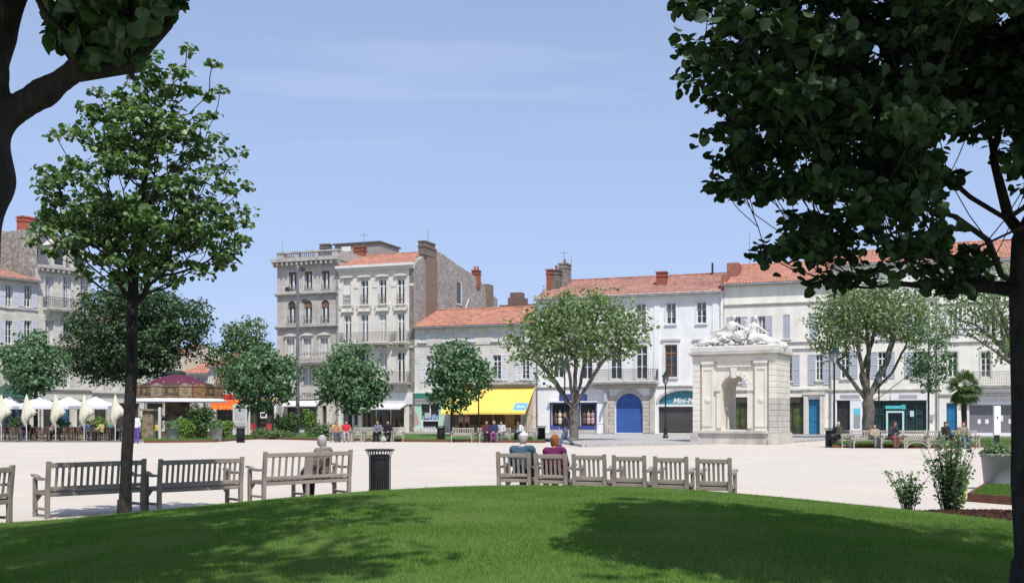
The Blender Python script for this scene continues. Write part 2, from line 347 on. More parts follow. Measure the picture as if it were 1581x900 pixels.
WCOUNT = [0]; LACE = mat('lace_curtain', (.22, .22, .23), (.12, .125, .135), rough=.9, scale=3, stretch=(9, 1, .3))
def window(root, x, z0, z1, w, dep=.26, style='casement', frame=None, surround=None, sill=None, rail=None, shutters=None, rows=3, blind=None, hood=None, curtain=False, rise=0):
    """one window: object 'window' is its wooden frame; panes, sill, shutters and railing are sub-parts. x is the centre"""
    frame = frame or WPAINT; h = z1 - z0; a = -w/2; b = w/2
    mb = MB(); t = .07
    y = dep - .06
    mb.box(a, a+t, y, y+.07, z0, z1); mb.box(b-t, b, y, y+.07, z0, z1); mb.box(a+t, b-t, y, y+.07, z1-t, z1); mb.box(a+t, b-t, y, y+.07, z0, z0+t)
    mul = .2 if style == 'thick' else .085
    if style != 'single': mb.box(-mul/2, mul/2, y-.012, y+.06, z0+t, z1-t)
    tz = None
    if h > 2.1 and style != 'plain': tz = z0 + h*.74; mb.box(a+t, b-t, y-.02, y+.055, tz-.045, tz+.045)
    if style == 'casement':
        top = (tz - .04) if tz else z1 - t
        for r in range(1, rows):
            zz = z0 + t + (top - z0 - t)*r/rows; mb.box(a+t, b-t, y+.005, y+.05, zz-.02, zz+.02)
    fr = mb.build('window', frame, root, loc=(x, 0, 0))
    zc = [z0+t] + ([tz] if tz else []) + [z1-t]
    xs = [a+t, 0, b-t] if style != 'single' else [a+t, b-t]
    for i in range(len(xs)-1):
        for j in range(len(zc)-1):
            MB().quad((xs[i], y+.035, zc[j]), (xs[i+1], y+.035, zc[j]), (xs[i+1], y+.035, zc[j+1]), (xs[i], y+.035, zc[j+1])).build('pane', GLASS, fr)
    WCOUNT[0] += 1; rw_ = (WCOUNT[0]*7919) % 10
    if not curtain and rw_ < 4:
        hh_ = (.45, .62, 1.0, .3)[rw_]; MB().box(a+t, b-t, y+.026, y+.033, z1-t-(h-2*t)*hh_, z1-t).build('curtain', LACE, fr)
    if curtain:
        for s in (-1, 1):
            q = MB(); q.box(min(s*.16*w, s*.40*w), max(s*.16*w, s*.40*w), y+.02, y+.03, z0+t, z1-t); q.build('curtain', WCURT, fr)
    if blind: MB().box(a+.01, b-.01, y-.07, y-.05, z1-h*blind[0], z1-.01).build('blind', blind[1], fr)
    if surround:
        m, sw = surround; q = MB(); q.box(a-sw, a, -.05, .02, z0, z1+sw); q.box(b, b+sw, -.05, .02, z0, z1+sw); q.box(a, b, -.05, .02, z1, z1+sw); q.build('surround', m, fr)
    if hood:
        m, hw = hood; q = MB(); q.box(a-hw, b+hw, -.22, 0, z1+.30, z1+.42); q.box(a-hw+.08, b+hw-.08, -.12, 0, z1+.20, z1+.298)
        if w < 1.2: q.prism([(a-hw+.1, z1+.422), (0, z1+.62), (b+hw-.1, z1+.422)], -.14, 0, 'y')
        q.build('hood_moulding', m, fr)
    if sill:
        q = MB(); q.box(a-.12, b+.12, -.14, .02, z0-.13, z0-.005); q.build('sill', sill, fr)
    if shutters:
        m, sw, state = shutters[:3]; zz0 = shutters[3] if len(shutters) > 3 else z0
        for s in (-1, 1):
            q = MB()
            if state == 'open': X0 = a - .03 - sw if s < 0 else b + .03; yy = -.06
            else: X0 = a if s < 0 else .01; sw = w/2-.01; yy = .03
            X1 = X0 + sw
            q.box(X0, X0+.07, yy, yy+.045, zz0, z1); q.box(X1-.07, X1, yy, yy+.045, zz0, z1)
            for zz in (zz0, (zz0+z1)/2-.04, z1-.08): q.box(X0+.07, X1-.07, yy, yy+.045, zz, zz+.08)
            n = int((z1-zz0)/.14)
            for i in range(n):
                zz = zz0 + .06 + (z1-zz0-.14)*i/n
                q.add([(X0+.07, yy+.005, zz), (X1-.07, yy+.005, zz), (X1-.07, yy+.04, zz+.12), (X0+.07, yy+.04, zz+.12)], [(0, 1, 2, 3)])
            q.build('shutter', m, fr)
    if rail:
        m, rh, pr = rail; q = MB(); yy = -pr
        q.box(a-.02, b+.02, yy-.02, yy+.02, z0+rh-.03, z0+rh); q.box(a-.02, b+.02, yy-.015, yy+.015, z0+.06, z0+.09)
        n = max(4, int(w/.14))
        for i in range(n+1):
            xx = a + w*i/n; q.box(xx-.012, xx+.012, yy-.01, yy+.01, z0+.0, z0+rh-.03)
        for i in range(n):
            xx = a + w*(i+.5)/n; q.tube([(xx, yy, z0+rh*.25), (xx+.05, yy, z0+rh*.5), (xx, yy, z0+rh*.75)], .012, 4)
        q.build('railing', m, fr)
    return fr

def balcony(root, x0, x1, z, pr=.8, rh=1.0, slabm=None, railm=None, stone=False, brackets=0, scroll=True):
    s = MB(); s.box(x0, x1, -pr, -.002, z-.22, z); s.box(x0-.04, x1+.04, -pr-.05, -pr, z-.10, z+.02)
    for i in range(brackets):
        bx = x0 + .3 + (x1-x0-.6)*i/max(1, brackets-1); s.prism([(0, z-.221), (-pr*.8, z-.221), (-pr*.7, z-.34), (-.1, z-.75), (0, z-.8)], bx-.12, bx+.12, 'x')
    b = s.build('balcony', slabm or LIMEG, root)
    q = MB(); yy = -pr + .05
    if stone:
        q.box(x0, x1, yy-.1, yy+.1, z+rh-.14, z+rh); q.box(x0, x1, yy-.09, yy+.09, z+.021, z+.12); n = int((x1-x0)/.32)
        for i in range(n+1):
            xx = x0 + .1 + (x1-x0-.2)*i/n; q.lathe([(.06, .12), (.10, .30), (.05, .55), (.07, rh-.14)], 8, (xx, yy, z), False)
        q.build('balustrade', slabm or LIMEG, b); return b
    def run(p, q2):
        L = (Vector(q2) - Vector(p)).length; n = max(2, int(L/.16)); P0 = Vector(p); D = (Vector(q2) - P0)
        q.tube([P0 + Vector((0, 0, rh)), P0 + D + Vector((0, 0, rh))], .03, 4); q.tube([P0 + Vector((0, 0, .12)), P0 + D + Vector((0, 0, .12))], .02, 4); q.tube([P0 + Vector((0, 0, rh-.18)), P0 + D + Vector((0, 0, rh-.18))], .015, 4)
        for i in range(n+1):
            c = P0 + D*i/n; q.tube([c + Vector((0, 0, .02)), c + Vector((0, 0, rh))], .014, 4, False)
            if scroll and i < n:
                c = P0 + D*(i+.5)/n; dd = D.normalized()*.07
                q.tube([c + dd + Vector((0, 0, .2)), c - dd + Vector((0, 0, .42)), c + dd + Vector((0, 0, .62)), c - dd*.4 + Vector((0, 0, rh-.2))], .014, 4, False)
    run((x0+.03, yy, z), (x1-.03, yy, z)); run((x0+.03, -.02, z), (x0+.03, yy, z)); run((x1-.03, -.02, z), (x1-.03, yy, z))
    q.build('railing', railm or GREYIRON, b); return b

def shell(root, W, H, D, m, ops, backm=None, side_prof=None, dep=.28):
    """street front with real openings, side and back walls"""
    mb = MB(); wall_front(mb, W, 0, H, ops, dep); wl = mb.build('wall', m, root)
    s = MB(); s.quad((0, 0, 0), (0, 0, H), (0, D, H), (0, D, 0)); s.quad((W, 0, 0), (W, D, 0), (W, D, H), (W, 0, H)); s.quad((0, D, 0), (0, D, H), (W, D, H), (W, D, 0))
    s.quad((0, .5, H-.01), (W, .5, H-.01), (W, D, H-.01), (0, D, H-.01)); s.quad((0.02, .6, 0), (W-.02, .6, 0), (W-.02, .6, H), (.02, .6, H))
    s.build('side_wall', backm or m, root)
    return wl
def cornice(root, x0, x1, z, h=.3, pr=.3, m=LIME, name='cornice', dent=False):
    q = MB(); q.box(x0, x1, -pr, -.001, z+h*.55, z+h); q.box(x0+.03, x1-.03, -pr*.6, -.001, z+h*.2, z+h*.549); q.box(x0+.05, x1-.05, -pr*.3, -.001, z, z+h*.199)
    if dent:
        n = int((x1-x0)/.55)
        for i in range(n): a = x0 + .15 + (x1-x0-.3)*i/n; q.box(a, a+.18, -pr*.92, -pr*.601, z+h*.1, z+h*.548)
    return q.build(name, m, root)
def chimney(root, x, y, z0, z1, wx, wy, m=BRICK, pots=2, capm=None):
    q = MB(); q.box(x-wx/2, x+wx/2, y-wy/2, y+wy/2, z0, z1); q.box(x-wx/2-.06, x+wx/2+.06, y-wy/2-.06, y+wy/2+.06, z1-.35, z1-.2); q.box(x-wx/2-.08, x+wx/2+.08, y-wy/2-.08, y+wy/2+.08, z1, z1+.12)
    c = q.build('chimney', m, root)
    for i in range(pots):
        px = x - wx/2 + wx*(i+.5)/pots; MB().lathe([(.14, 0), (.11, .4), (.13, .42)], 8, (px, y, z1+.12)).build('chimney_pot', BRICK, c)
    return c
def aerial(root, x, y, z, h=2.2, arms=4):
    q = MB(); q.tube([(x, y, z), (x, y, z+h)], .025, 5)
    if arms:
        q.tube([(x-.5, y, z+h*.9), (x+.5, y, z+h*.92)], .015, 4)
        for i in range(arms): xx = x - .45 + .9*i/(arms-1); q.tube([(xx, y-.25, z+h*.91), (xx, y+.25, z+h*.91)], .012, 4)
    return q.build('aerial', GREYIRON, root)
def pipe(root, x, z0, z1, m=ZINC, y=-.10):
    q = MB(); q.tube([(x, y, z0), (x, y, z1)], .055, 6)
    for k in range(4): zz = z0 + (z1-z0)*(k+.5)/4; q.box(x-.08, x+.08, y-.07, -.001, zz, zz+.04)
    return q.build('downpipe', m, root)
def ops_of(F, specs):                       # (cx, w, ytop, ybot[, rise m]) in photo units -> opening in facade metres
    r = []
    for s in specs:
        x0, x1 = F.x(s[0]-s[1]/2), F.x(s[0]+s[1]/2); r.append((x0, x1, F.z(s[0], s[3]), F.z(s[0], s[2])) + tuple(s[4:5]))
    return r
def BLD(name, label, px0, px1, F=MAIN):
    x0, x1 = F.x(px0), F.x(px1); p = F.world(x0); root = thing(name, label, 'building', p, F.rz)
    return root, F.sub(x0), x1 - x0
def win(root, op, **k):
    return window(root, (op[0]+op[1])/2, op[2], op[3], op[1]-op[0], **k)
def awning(root, x0, x1, zt, zb, pr, m, name='awning', valance=.22, slope_x=0.0, edge=None):
    q = MB(); t = .03
    q.add([(x0, -.02, zt), (x1, -.02, zt), (x1+slope_x, -pr, zb), (x0+slope_x, -pr, zb), (x0, -.02, zt-t), (x1, -.02, zt-t), (x1+slope_x, -pr, zb-t), (x0+slope_x, -pr, zb-t)],
          [(0, 3, 2, 1), (4, 5, 6, 7), (0, 1, 5, 4), (0, 4, 7, 3), (1, 2, 6, 5), (3, 7, 6, 2)])
    o = q.build(name, m, root)
    v = MB(); n = max(4, int((x1-x0)/.35)); 
    for i in range(n):
        a = x0 + slope_x + (x1-x0)*i/n; b = x0 + slope_x + (x1-x0)*(i+1)/n; c = (a+b)/2
        v.add([(a, -pr-.005, zb-t), (b, -pr-.005, zb-t), (b, -pr-.005, zb-valance*.8), (c, -pr-.005, zb-valance), (a, -pr-.005, zb-valance*.8)], [(0, 1, 2, 3, 4)])
    v.build('valance', edge or m, o)
    a = MB()
    for xx in (x0+.15, x1-.15): a.tube([(xx, -.02, zb-.3), (xx+slope_x, -pr+.05, zb-.06)], .025, 5)
    a.build('awning_arm', GREYIRON, o)
    return o

# ------------------------------------------------ A: tall grey house with balustraded roof
WALLA = masonry_mat('grey_limestone_wall', (.54, .51, .48), (.46, .435, .41), (.8, .8, .8), .9, .42, .010, stain=((.27, .25, .235), .8, .65))
rA, F, W = BLD('town_house', 'tall grey stone house with a balustrade round its flat roof, far left of the row', 428, 522)
top = F.z(470, 405); spec3 = ops_of(F, [(452, 12, 420, 448), (476.5, 12, 419, 447.5), (503, 12.5, 418, 447)])
spec2 = ops_of(F, [(450.5, 12.5, 465, 500, .42), (475.5, 12.5, 464, 499.5, .42), (502, 12.5, 463, 499, .42)])
spec1 = ops_of(F, [(449, 12, 524, 551), (475, 12, 523, 551), (501, 12, 522, 551)])
spec1b = ops_of(F, [(449, 13, 568, 595), (475, 13, 568, 595), (501, 13, 568, 595)])
g0 = ops_of(F, [(466, 46, 627, 663), (501, 8, 626, 664)])
shell(rA, W, top, 15, WALLA, spec3+spec2+spec1+spec1b+g0)
BROWN = mat('rusty_blind', (.22, .12, .08), (.14, .08, .06), scale=6)
for o in spec3: win(rA, o, style='thick', rail=(GREYIRON, .45, .05), surround=(LIME, .14), blind=(.13, BROWN))
for o in spec2: win(rA, o, style='thick', rail=(GREYIRON, .8, .05), surround=None, sill=LIMEG, blind=(.30, BROWN))
for o in spec1+spec1b: win(rA, o, style='thick', curtain=True, surround=(LIME, .18), hood=(LIME, .25))
for py, h, pr in ((457, .32, .35), (508, .35, .4), (560, .3, .3)): cornice(rA, -.15, W+.05, F.z(470, py), h, pr, LIMEG)
cornice(rA, -.35, W+.2, F.z(470, 411), .75, .75, LIMEG, dent=True)
balcony(rA, F.x(468), F.x(512), F.z(490, 559), .9, .95, LIMEG, stone=True)
q = MB()                                       # parapet with piers and balusters
z0 = F.z(470, 404); zt = F.z(470, 390)
for (a, b) in ((0, .12), (.30, .36), (.62, .68), (.92, 1.0)): q.box(W*a, W*b, -.05, .35, z0, zt)
q.box(0, W, .0, .3, z0, z0+.25); q.box(-.08, W+.08, -.12, .42, zt, zt+.16)
for i in range(26): q.lathe([(.05, .25), (.08, .45), (.05, .75), (.07, zt-z0)], 6, (W*.13 + W*.78*i/25, .15, z0), False)
q.box(-.05, .3, .36, 14.8, z0, zt+.1); q.box(W-.3, W+.05, .36, 14.8, z0, zt+.1)
q.build('parapet', LIMEG, rA)
q = MB(); xs, xe = F.x(517, 8), F.x(586, 8); zz = F.z(550, 377, 8); q.box(xs, xe, 8, 12.5, top-.1, zz); q.build('roof_room', mat('render_grey', (.33, .31, .28), (.26, .25, .23), scale=2), rA)
MB().box(xs-.15, xe+.15, 7.8, 12.7, zz, zz+.16).build('roof_room_cap', mat('dark_lead', (.09, .085, .08)), rA)
MB().box(F.x(528, 8), F.x(542, 8), 7.9, 7.99, F.z(535, 389, 8), F.z(535, 381, 8)).build('roof_window', WPAINT, rA)
chimney(rA, F.x(503, 5), 5, top, F.z(503, 379, 5), 1.0, .7, STONECH, 0); chimney(rA, F.x(556, 6), 6, top, F.z(556, 383, 6), 1.1, .7, BRICK, 0)
aerial(rA, F.x(436, 1), 1, top+.8, F.z(436, 370)-top-.8, 0); aerial(rA, F.x(562, 7), 7, top, F.z(562, 358, 7)-top, 4)
# shop of A
CREAMP = mat('cream_paint', (.60, .57, .47), (.52, .49, .40), scale=2)
for o in g0: MB().box(o[0], o[1], .30, .34, o[2], o[3]).build('shop_window', SHOPGLASS, rA)
q = MB(); n = 4; o = g0[0]
for i in range(n+1): x = o[0] + (o[1]-o[0])*i/n; q.box(x-.04, x+.04, .2, .29, o[2], o[3])
q.box(o[0], o[1], .22, .285, o[2], o[2]+.5); q.build('shop_frame', mat('dark_blue_frame', (.03, .04, .07)), rA)
MB().box(F.x(445), F.x(492), -.16, 0, F.z(468, 616), F.z(468, 600)).build('shop_sign', mat('sign_stone', (.5, .48, .45), (.42, .4, .38)), rA)
text_obj('BIJOUTERIE', .62, mat('sign_bronze', (.16, .12, .12)), rA, ((F.x(445)+F.x(492))/2, -.18, F.z(468, 613)), sx=1.0)
awning(rA, F.x(442), F.x(494), F.z(466, 618), F.z(466, 626), .8, mat('white_canvas', (.66, .65, .66), (.58, .57, .58), rough=.9), valance=.12)
MB().box(F.x(505), F.x(513), -.10, 0, .2, F.z(509, 620)).build('pilaster', CREAMP, rA)
pipe(rA, W-.1, .2, top-.6)

# ------------------------------------------------ B: cream ornamented house
WALLB = mat('cream_plaster_wall', (.70, .66, .60), (.62, .58, .53), rough=.9, scale=1.2, stain=((.42, .38, .34), 1.1, .45))
TRIMB = mat('cream_trim', (.68, .65, .59), (.58, .55, .49), rough=.9, scale=3, stain=((.34, .30, .26), 3, .45))
rB, F, W = BLD('town_house', 'cream house with iron balconies and ornate window hoods, left of the rubble gable', 522.5, 639)
top = F.z(580, 412)
b3 = ops_of(F, [(536, 11, 434, 470), (563, 11.5, 433, 470), (591, 11.5, 432, 469), (619, 11.5, 431, 469)])
b2 = ops_of(F, [(537, 11, 487, 530), (563, 11.5, 486, 530), (591, 11.5, 485, 530), (619, 11.5, 484, 530)])
b1 = ops_of(F, [(537, 12, 546, 590), (563, 12, 546, 590), (592, 12, 545, 590), (619, 12, 544, 590)])
gg = ops_of(F, [(533, 13, 628, 663), (549, 9, 628, 664), (591, 66, 630, 659)])
shell(rB, W, top, 6, WALLB, b3+b2+b1+gg)
for i, o in enumerate(b3): win(rB, o, style='thick', rail=(GREYIRON, .95, .08), hood=(TRIMB, .3), sill=TRIMB, surround=(TRIMB, .12), curtain=(i == 0), blind=((.62, WPAINT) if i == 0 else None))
for i, o in enumerate(b2): win(rB, o, style='thick', hood=(TRIMB, .3), surround=(TRIMB, .12), curtain=(i == 2))
for i, o in enumerate(b1): win(rB, o, style='thick', hood=(TRIMB, .3), surround=(TRIMB, .12), curtain=(i == 2))
balcony(rB, F.x(529), F.x(607), b2[0][2], .85, .95, TRIMB, brackets=4); balcony(rB, F.x(611), F.x(633), b2[0][2], .6, .95, TRIMB, brackets=2)
balcony(rB, F.x(600), F.x(634), b1[3][2], .9, .95, LIMEG, GREYIRON, brackets=2)
cornice(rB, -.1, W+.1, top-.35, .55, .5, mat('clean_cornice', (.70, .68, .65), (.60, .58, .55)))
cornice(rB, 0, W, F.z(580, 539), .2, .14, TRIMB, 'string_course')
q = MB()
for o in b3+b2:                                # carved panels and consoles between the windows
    for s in (-1, 1):
        xx = (o[0]+o[1])/2 + s*.72; q.prism([(0, o[2]-.05), (-.2, o[2]-.1), (-.12, o[2]-.45), (0, o[2]-.6)], xx-.07, xx+.07, 'x')
for i in range(5): xx = (0, .245, .49, .735, .975)[i]*W; q.box(max(.02, xx-.25), min(W-.02, xx+.25), -.05, 0, F.z(580, 444), F.z(580, 440))
q.build('carved_console', TRIMB, rB)
MB().box(.1, W-.1, -.12, 0, F.z(580, 624), F.z(580, 606)).build('shop_fascia', mat('white_fascia', (.66, .65, .66), (.58, .57, .58)), rB)
awning(rB, F.x(545), F.x(628), F.z(590, 623), F.z(590, 630), 1.3, MATS['white_canvas'], valance=.15)
for o in gg: MB().box(o[0], o[1], .30, .34, o[2], o[3]).build('shop_window', SHOPGLASS, rB)
q = MB(); o = gg[2]
for i in range(4): x = o[0] + (o[1]-o[0])*i/3; q.box(x-.05, x+.05, .18, .29, o[2], o[3])
for o in gg[:2]:
    q.box(o[0], o[0]+.12, .1, .29, o[2], o[3]); q.box(o[1]-.12, o[1], .1, .29, o[2], o[3]); q.box(o[0], o[1], .1, .28, o[2], o[2]+.5)
q.build('shop_frame', mat('pale_green_frame', (.42, .52, .48), (.36, .45, .42)), rB)
q = MB(); rnd = random.Random(3); o = gg[2]
for i in range(9): x = o[0] + .5 + (o[1]-o[0]-1)*rnd.random(); q.box(x-.14, x+.14, .1, .17, .5, .9 + rnd.random()*1.2, bev=.03)
q.build('shop_display', mat('olive_goods', (.12, .11, .03), (.05, .04, .02), scale=3), rB)
# the rubble gable at the right end: rises behind the front, deep plot
RUB = rubble_mat('rubble_stone', (.36, .335, .31), (.28, .26, .245), (.40, .38, .35), 4.2)
def side(px, py, D0=0.0):                     # point of the side plane (perpendicular to the street) at a place of the photograph
    k = (px - CX)/FPX; o = F.world(W); t = (k*o.y - o.x)/(F.n.x - k*F.n.y); dd = o.y + F.n.y*t; return t, EYE + (HY - py)*dd/FPX
pr = [side(640, 410), side(656, 393), side(678, 389), side(705, 408), side(740, 431), side(752, 447), side(768, 462)]
pr = [(0.0, top)] + [p for p in pr[1:]]; prof = [(0.0, 0.0)] + pr + [(pr[-1][0], 0.0)]
q = MB(); q.prism(prof, W-.5, W+.02, 'x'); q.build('gable_wall', RUB, rB)
yr, zr = pr[2]
gable_roof(rB, W-.5, top+.1, yr, zr-.1, pr[-2][0], pr[-2][1]-.4, TILE, over=.3)
MB().quad((0, 0, 0), (0, pr[-1][0], 0), (0, pr[-1][0], 13), (0, yr, zr-.2), (0, 0, top)).build('side_wall', RUB, rB)
MB().quad((0, pr[-1][0], 0), (W, pr[-1][0], 0), (W, pr[-1][0], pr[-1][1]), (0, pr[-1][0], 13)).build('back_wall', RUB, rB)
t0, _ = side(657, 400); t1, zc = side(673, 381); q = MB(); q.box(W-.1, W+.16, t0, t1, 6, zc-.3); q.build('chimney_stack', mat('brown_brick', (.24, .17, .13), (.16, .12, .10), scale=5, bump=.4), rB)
t0, _ = side(653, 400); t1, zc = side(675, 381); t1 = t0 + (t1-t0)*.72; q = MB(); q.box(W-.5, W+.2, t0, t1, zr-.8, zc); q.box(W-.57, W+.27, t0-.07, t1+.07, zc-.5, zc-.35); q.box(W-.57, W+.27, t0-.07, t1+.07, zc, zc+.12)
c = q.build('chimney', STONECH, rB); aerial(rB, W, (t0+t1)/2, zc+.1, 1.2, 0)
t0, zc = side(738, 419); chimney(rB, W-.2, t0, pr[4][1]-1, zc, .7, .9, BRICK, 2)
t0, _ = side(750, 440); t1, zc = side(758, 441); MB().box(W-.3, W+.3, t0, t1, 8, zc).build('chimney_stack', MATS['brown_brick'], rB)
t0, zb = side(705, 468); t1, zt = side(711, 437); q = MB(); q.box(W+.021, W+.03, t0, t1, zb, zt); q.build('window', GLASS, rB); q = MB(); q.box(W+.022, W+.06, t1-.02, t1+.3, zb, zt+.1); q.box(W+.022, W+.08, t0-.1, t1+.35, zb-.15, zb-.002); q.build('window_stone', LIME, rB)
t0, zb = side(716, 480); t1, zt = side(722, 462); MB().tube([(W+.12, t0, zb), (W+.12, t1, zt)], .07, 6).build('pipe', LIME, rB)

# ------------------------------------------------ C: low house with the yellow awning
WALLC = masonry_mat('pale_limestone_wall', (.70, .675, .63), (.62, .595, .56), (.82, .81, .80), 1.1, .5, .010, stain=((.38, .36, .34), .9, .6))
rC, F, W = BLD('town_house', 'low two storey stone house with orange tile roof above the yellow awning', 640, 827.5)
top = F.z(730, 502)
SHW = mat('white_shutter', (.68, .68, .69), (.60, .60, .62), scale=3); 
att = ops_of(F, [(652, 11, 513, 528), (689, 12, 512, 527), (727, 12, 511, 526.5), (766, 12, 510.5, 526), (803, 12, 510, 525)])
fl = ops_of(F, [(664, 12, 549, 587), (690, 12, 549, 587), (728, 12, 549, 586), (767, 12.5, 548, 585), (811, 12, 547, 585)])
gr = ops_of(F, [(659, 54, 624, 661), (750, 108, 612, 662)])
shell(rC, W, top, 9.5, WALLC, att+fl+gr)
for o in att: win(rC, o, style='plain', shutters=(SHW, .5, 'closed'), sill=LIME)
for i, o in enumerate(fl): win(rC, o, shutters=(SHW, .62, 'open', o[2]-.15), sill=LIME, rows=4)
cornice(rC, 0, W, top-.25, .3, .25, LIME); cornice(rC, .02, W-.02, F.z(730, 533), .1, .06, LIMEG, 'string_course'); cornice(rC, F.x(700), W-.02, F.z(790, 597), .4, .45, LIMEG, 'string_course')
yr = 5.0; gable_roof(rC, W, top, yr, F.z(740, 479, yr), 9.5, None, TILE, over=.4)
MB().prism([(0, top), (yr, F.z(740, 479, yr)), (9.5, top)], .02, .3, 'x').build('gable_wall', WALLC, rC)
MB().prism([(0, top), (yr, F.z(740, 479, yr)), (9.5, top)], W-.3, W-.02, 'x').build('gable_wall', WALLC, rC)
# shopfronts
TEAL = mat('teal_fascia', (.03, .22, .17), (.02, .16, .13)); MINT = mat('mint_panel', (.42, .62, .50), (.36, .55, .45), scale=1)
MB().box(.05, F.x(690), -.14, 0, F.z(660, 614), F.z(660, 607)).build('shop_fascia', TEAL, rC)
MB().box(.05, F.x(690), -.10, 0, F.z(660, 622.5), F.z(660, 614)-.002).build('shop_sign', mat('grey_sign', (.40, .42, .42), (.34, .36, .36)), rC)
text_obj('CHAUSSURES', .42, mat('sign_grey_letters', (.14, .11, .12)), rC, (F.x(657), -.115, F.z(660, 620.5)))
MB().box(0, F.x(692), -.16, 0, F.z(660, 607)+.002, F.z(660, 603.5)).build('shop_cap', WPAINT, rC)
o = gr[0]; MB().box(o[0], o[1], .30, .34, o[2], o[3]).build('shop_window', SHOPGLASS, rC)
q = MB(); q.box(F.x(633.5), F.x(650), .05, .28, o[2], o[3]); q.box(F.x(677), F.x(688), .05, .28, o[2], o[3]); pn = q.build('shop_panel', MINT, rC)
MB().prism([(F.x(634), o[2]+.1)] + [(F.x(634) + .9*math.sin(a), o[2] + .1 + 2.0*math.cos(a)*.9) for a in [R(k*10) for k in range(0, 9)]], .03, .049, 'y').build('panel_emblem', mat('rose_brown', (.42, .30, .26)), rC)
q = MB(); q.box(F.x(650), F.x(677), .1, .2, F.z(660, 650), F.z(660, 648)); q.box(F.x(650), F.x(652), .1, .2, o[2], F.z(660, 650)); q.box(F.x(676), F.x(677.5), .1, .2, o[2], F.z(660, 650)); q.box(F.x(662.5), F.x(664), .12, .22, F.z(660, 650)+.002, o[3]); q.build('display_table', WPAINT, rC)
q = MB(); rnd = random.Random(5)
for i in range(7): x = F.x(652) + rnd.random()*1.6; z = F.z(660, 648)+.002; q.box(x-.08, x+.08, .1, .17, z, z + .2 + rnd.random()*.35, bev=.02)
for i in range(5): x = F.x(652) + .3*i; z = .3; q.box(x-.1, x+.1, .1, .17, z, z+.35, bev=.03)
q.build('shop_display', mat('blue_goods', (.10, .25, .45), (.5, .55, .6), scale=5), rC)
MB().box(F.x(655), F.x(662), .1, .14, F.z(660, 646), F.z(660, 637)).build('poster', mat('poster_teal', (.3, .5, .55), (.45, .4, .45), scale=4), rC)
MB().box(-.02, F.x(691), -.12, .29, .15, o[2]-.002).build('shop_step', LIME, rC)
o = gr[1]; MB().box(o[0], o[1], .33, .37, o[2], o[3]).build('shop_window', mat('brown_interior', (.10, .05, .035), (.20, .12, .07), rough=.3, scale=1.2), rC)
q = MB()
for i in range(6): x = o[0] + (o[1]-o[0])*i/5; q.box(x-.08, x+.08, .15, .32, o[2], o[3])
q.box(o[0], o[1], .18, .31, o[2], o[2]+.4); q.build('shop_frame', mat('ochre_wood', (.42, .27, .12), (.34, .21, .10), scale=5), rC)
MB().box(F.x(779), F.x(793), .12, .30, o[2]+.41, F.z(785, 640)).build('shop_panel', MATS['ochre_wood'], rC)
MB().box(F.x(807), F.x(812.5), -.05, .0, .2, F.z(810, 628)).build('shop_shutter', mat('grey_green', (.32, .35, .30)), rC)
MB().box(F.x(814), F.x(823), -.12, 0, .2, F.z(818, 602)).build('pilaster', mat('peach_stone', (.52, .42, .35), (.46, .38, .32)), rC)
YEL = mat('yellow_canvas', (.80, .57, .13), (.73, .51, .11), rough=.9, scale=.8)
aw_x0, aw_x1 = F.x(698), F.x(826)
aw = awning(rC, aw_x0, aw_x1, F.z(760, 598), F.z(760, 637, -2.6), 2.6, YEL, valance=.16)
zt, zb = F.z(760, 598), F.z(760, 637, -2.6)
def on_aw(px, py):                             # point of the sloping canvas
    best = None
    for k in range(0, 101):
        v = -2.6*k/100; z = zt + (zb-zt)*k/100; e = abs(F.z(px, py, v) - z)
        if best is None or e < best[0]: best = (e, v, z)
    return F.x(px, best[1]), best[1], best[2]
a, b = on_aw(804.5, 622), on_aw(803, 633); sl = math.atan2(b[2]-a[2], b[1]-a[1])
cx_, cy_, cz_ = (a[0]+b[0])/2, (a[1]+b[1])/2, (a[2]+b[2])/2; Ls = math.hypot(a[1]-b[1], a[2]-b[2])
dn = Vector((0, b[1]-a[1], b[2]-a[2])).normalized(); nr = Vector((0, dn.z, -dn.y)); nr = nr if nr.z > 0 else -nr
q = MB(); c0 = Vector((cx_, cy_, cz_)) + nr*.012
q.quad(c0 + Vector((-.62, 0, 0)) + dn*Ls/2, c0 + Vector((.62, 0, 0)) + dn*Ls/2, c0 + Vector((.62, 0, 0)) - dn*Ls/2, c0 + Vector((-.62, 0, 0)) - dn*Ls/2); q.build('awning_emblem', mat('print_blue', (.13, .36, .58)), aw)
tt = text_obj('Brun', .38, WPAINT, aw, c0 + nr*.01 + dn*.13, rot=(math.atan2(-dn.z, -dn.y), 0, 0), shear=.2, ext=.002, bold=.012)
# far chimney behind C
q = MB(); q.box(F.x(784, 22), F.x(806, 22), 22, 24, 8, F.z(795, 459, 22)); q.box(F.x(786, 22), F.x(803, 22), 22.3, 23.5, F.z(795, 459, 22), F.z(795, 451, 22))
q.box(F.x(770, 22), F.x(830, 22), 22.1, 30, 6, F.z(795, 470, 22)); tag(q.build('rear_chimney', mat('sooty_brick', (.20, .12, .10), (.12, .09, .08), scale=2, bump=.3), None, loc=F.world(0), rz=F.rz), 'sooty brick chimney block standing behind the low house', 'chimney')

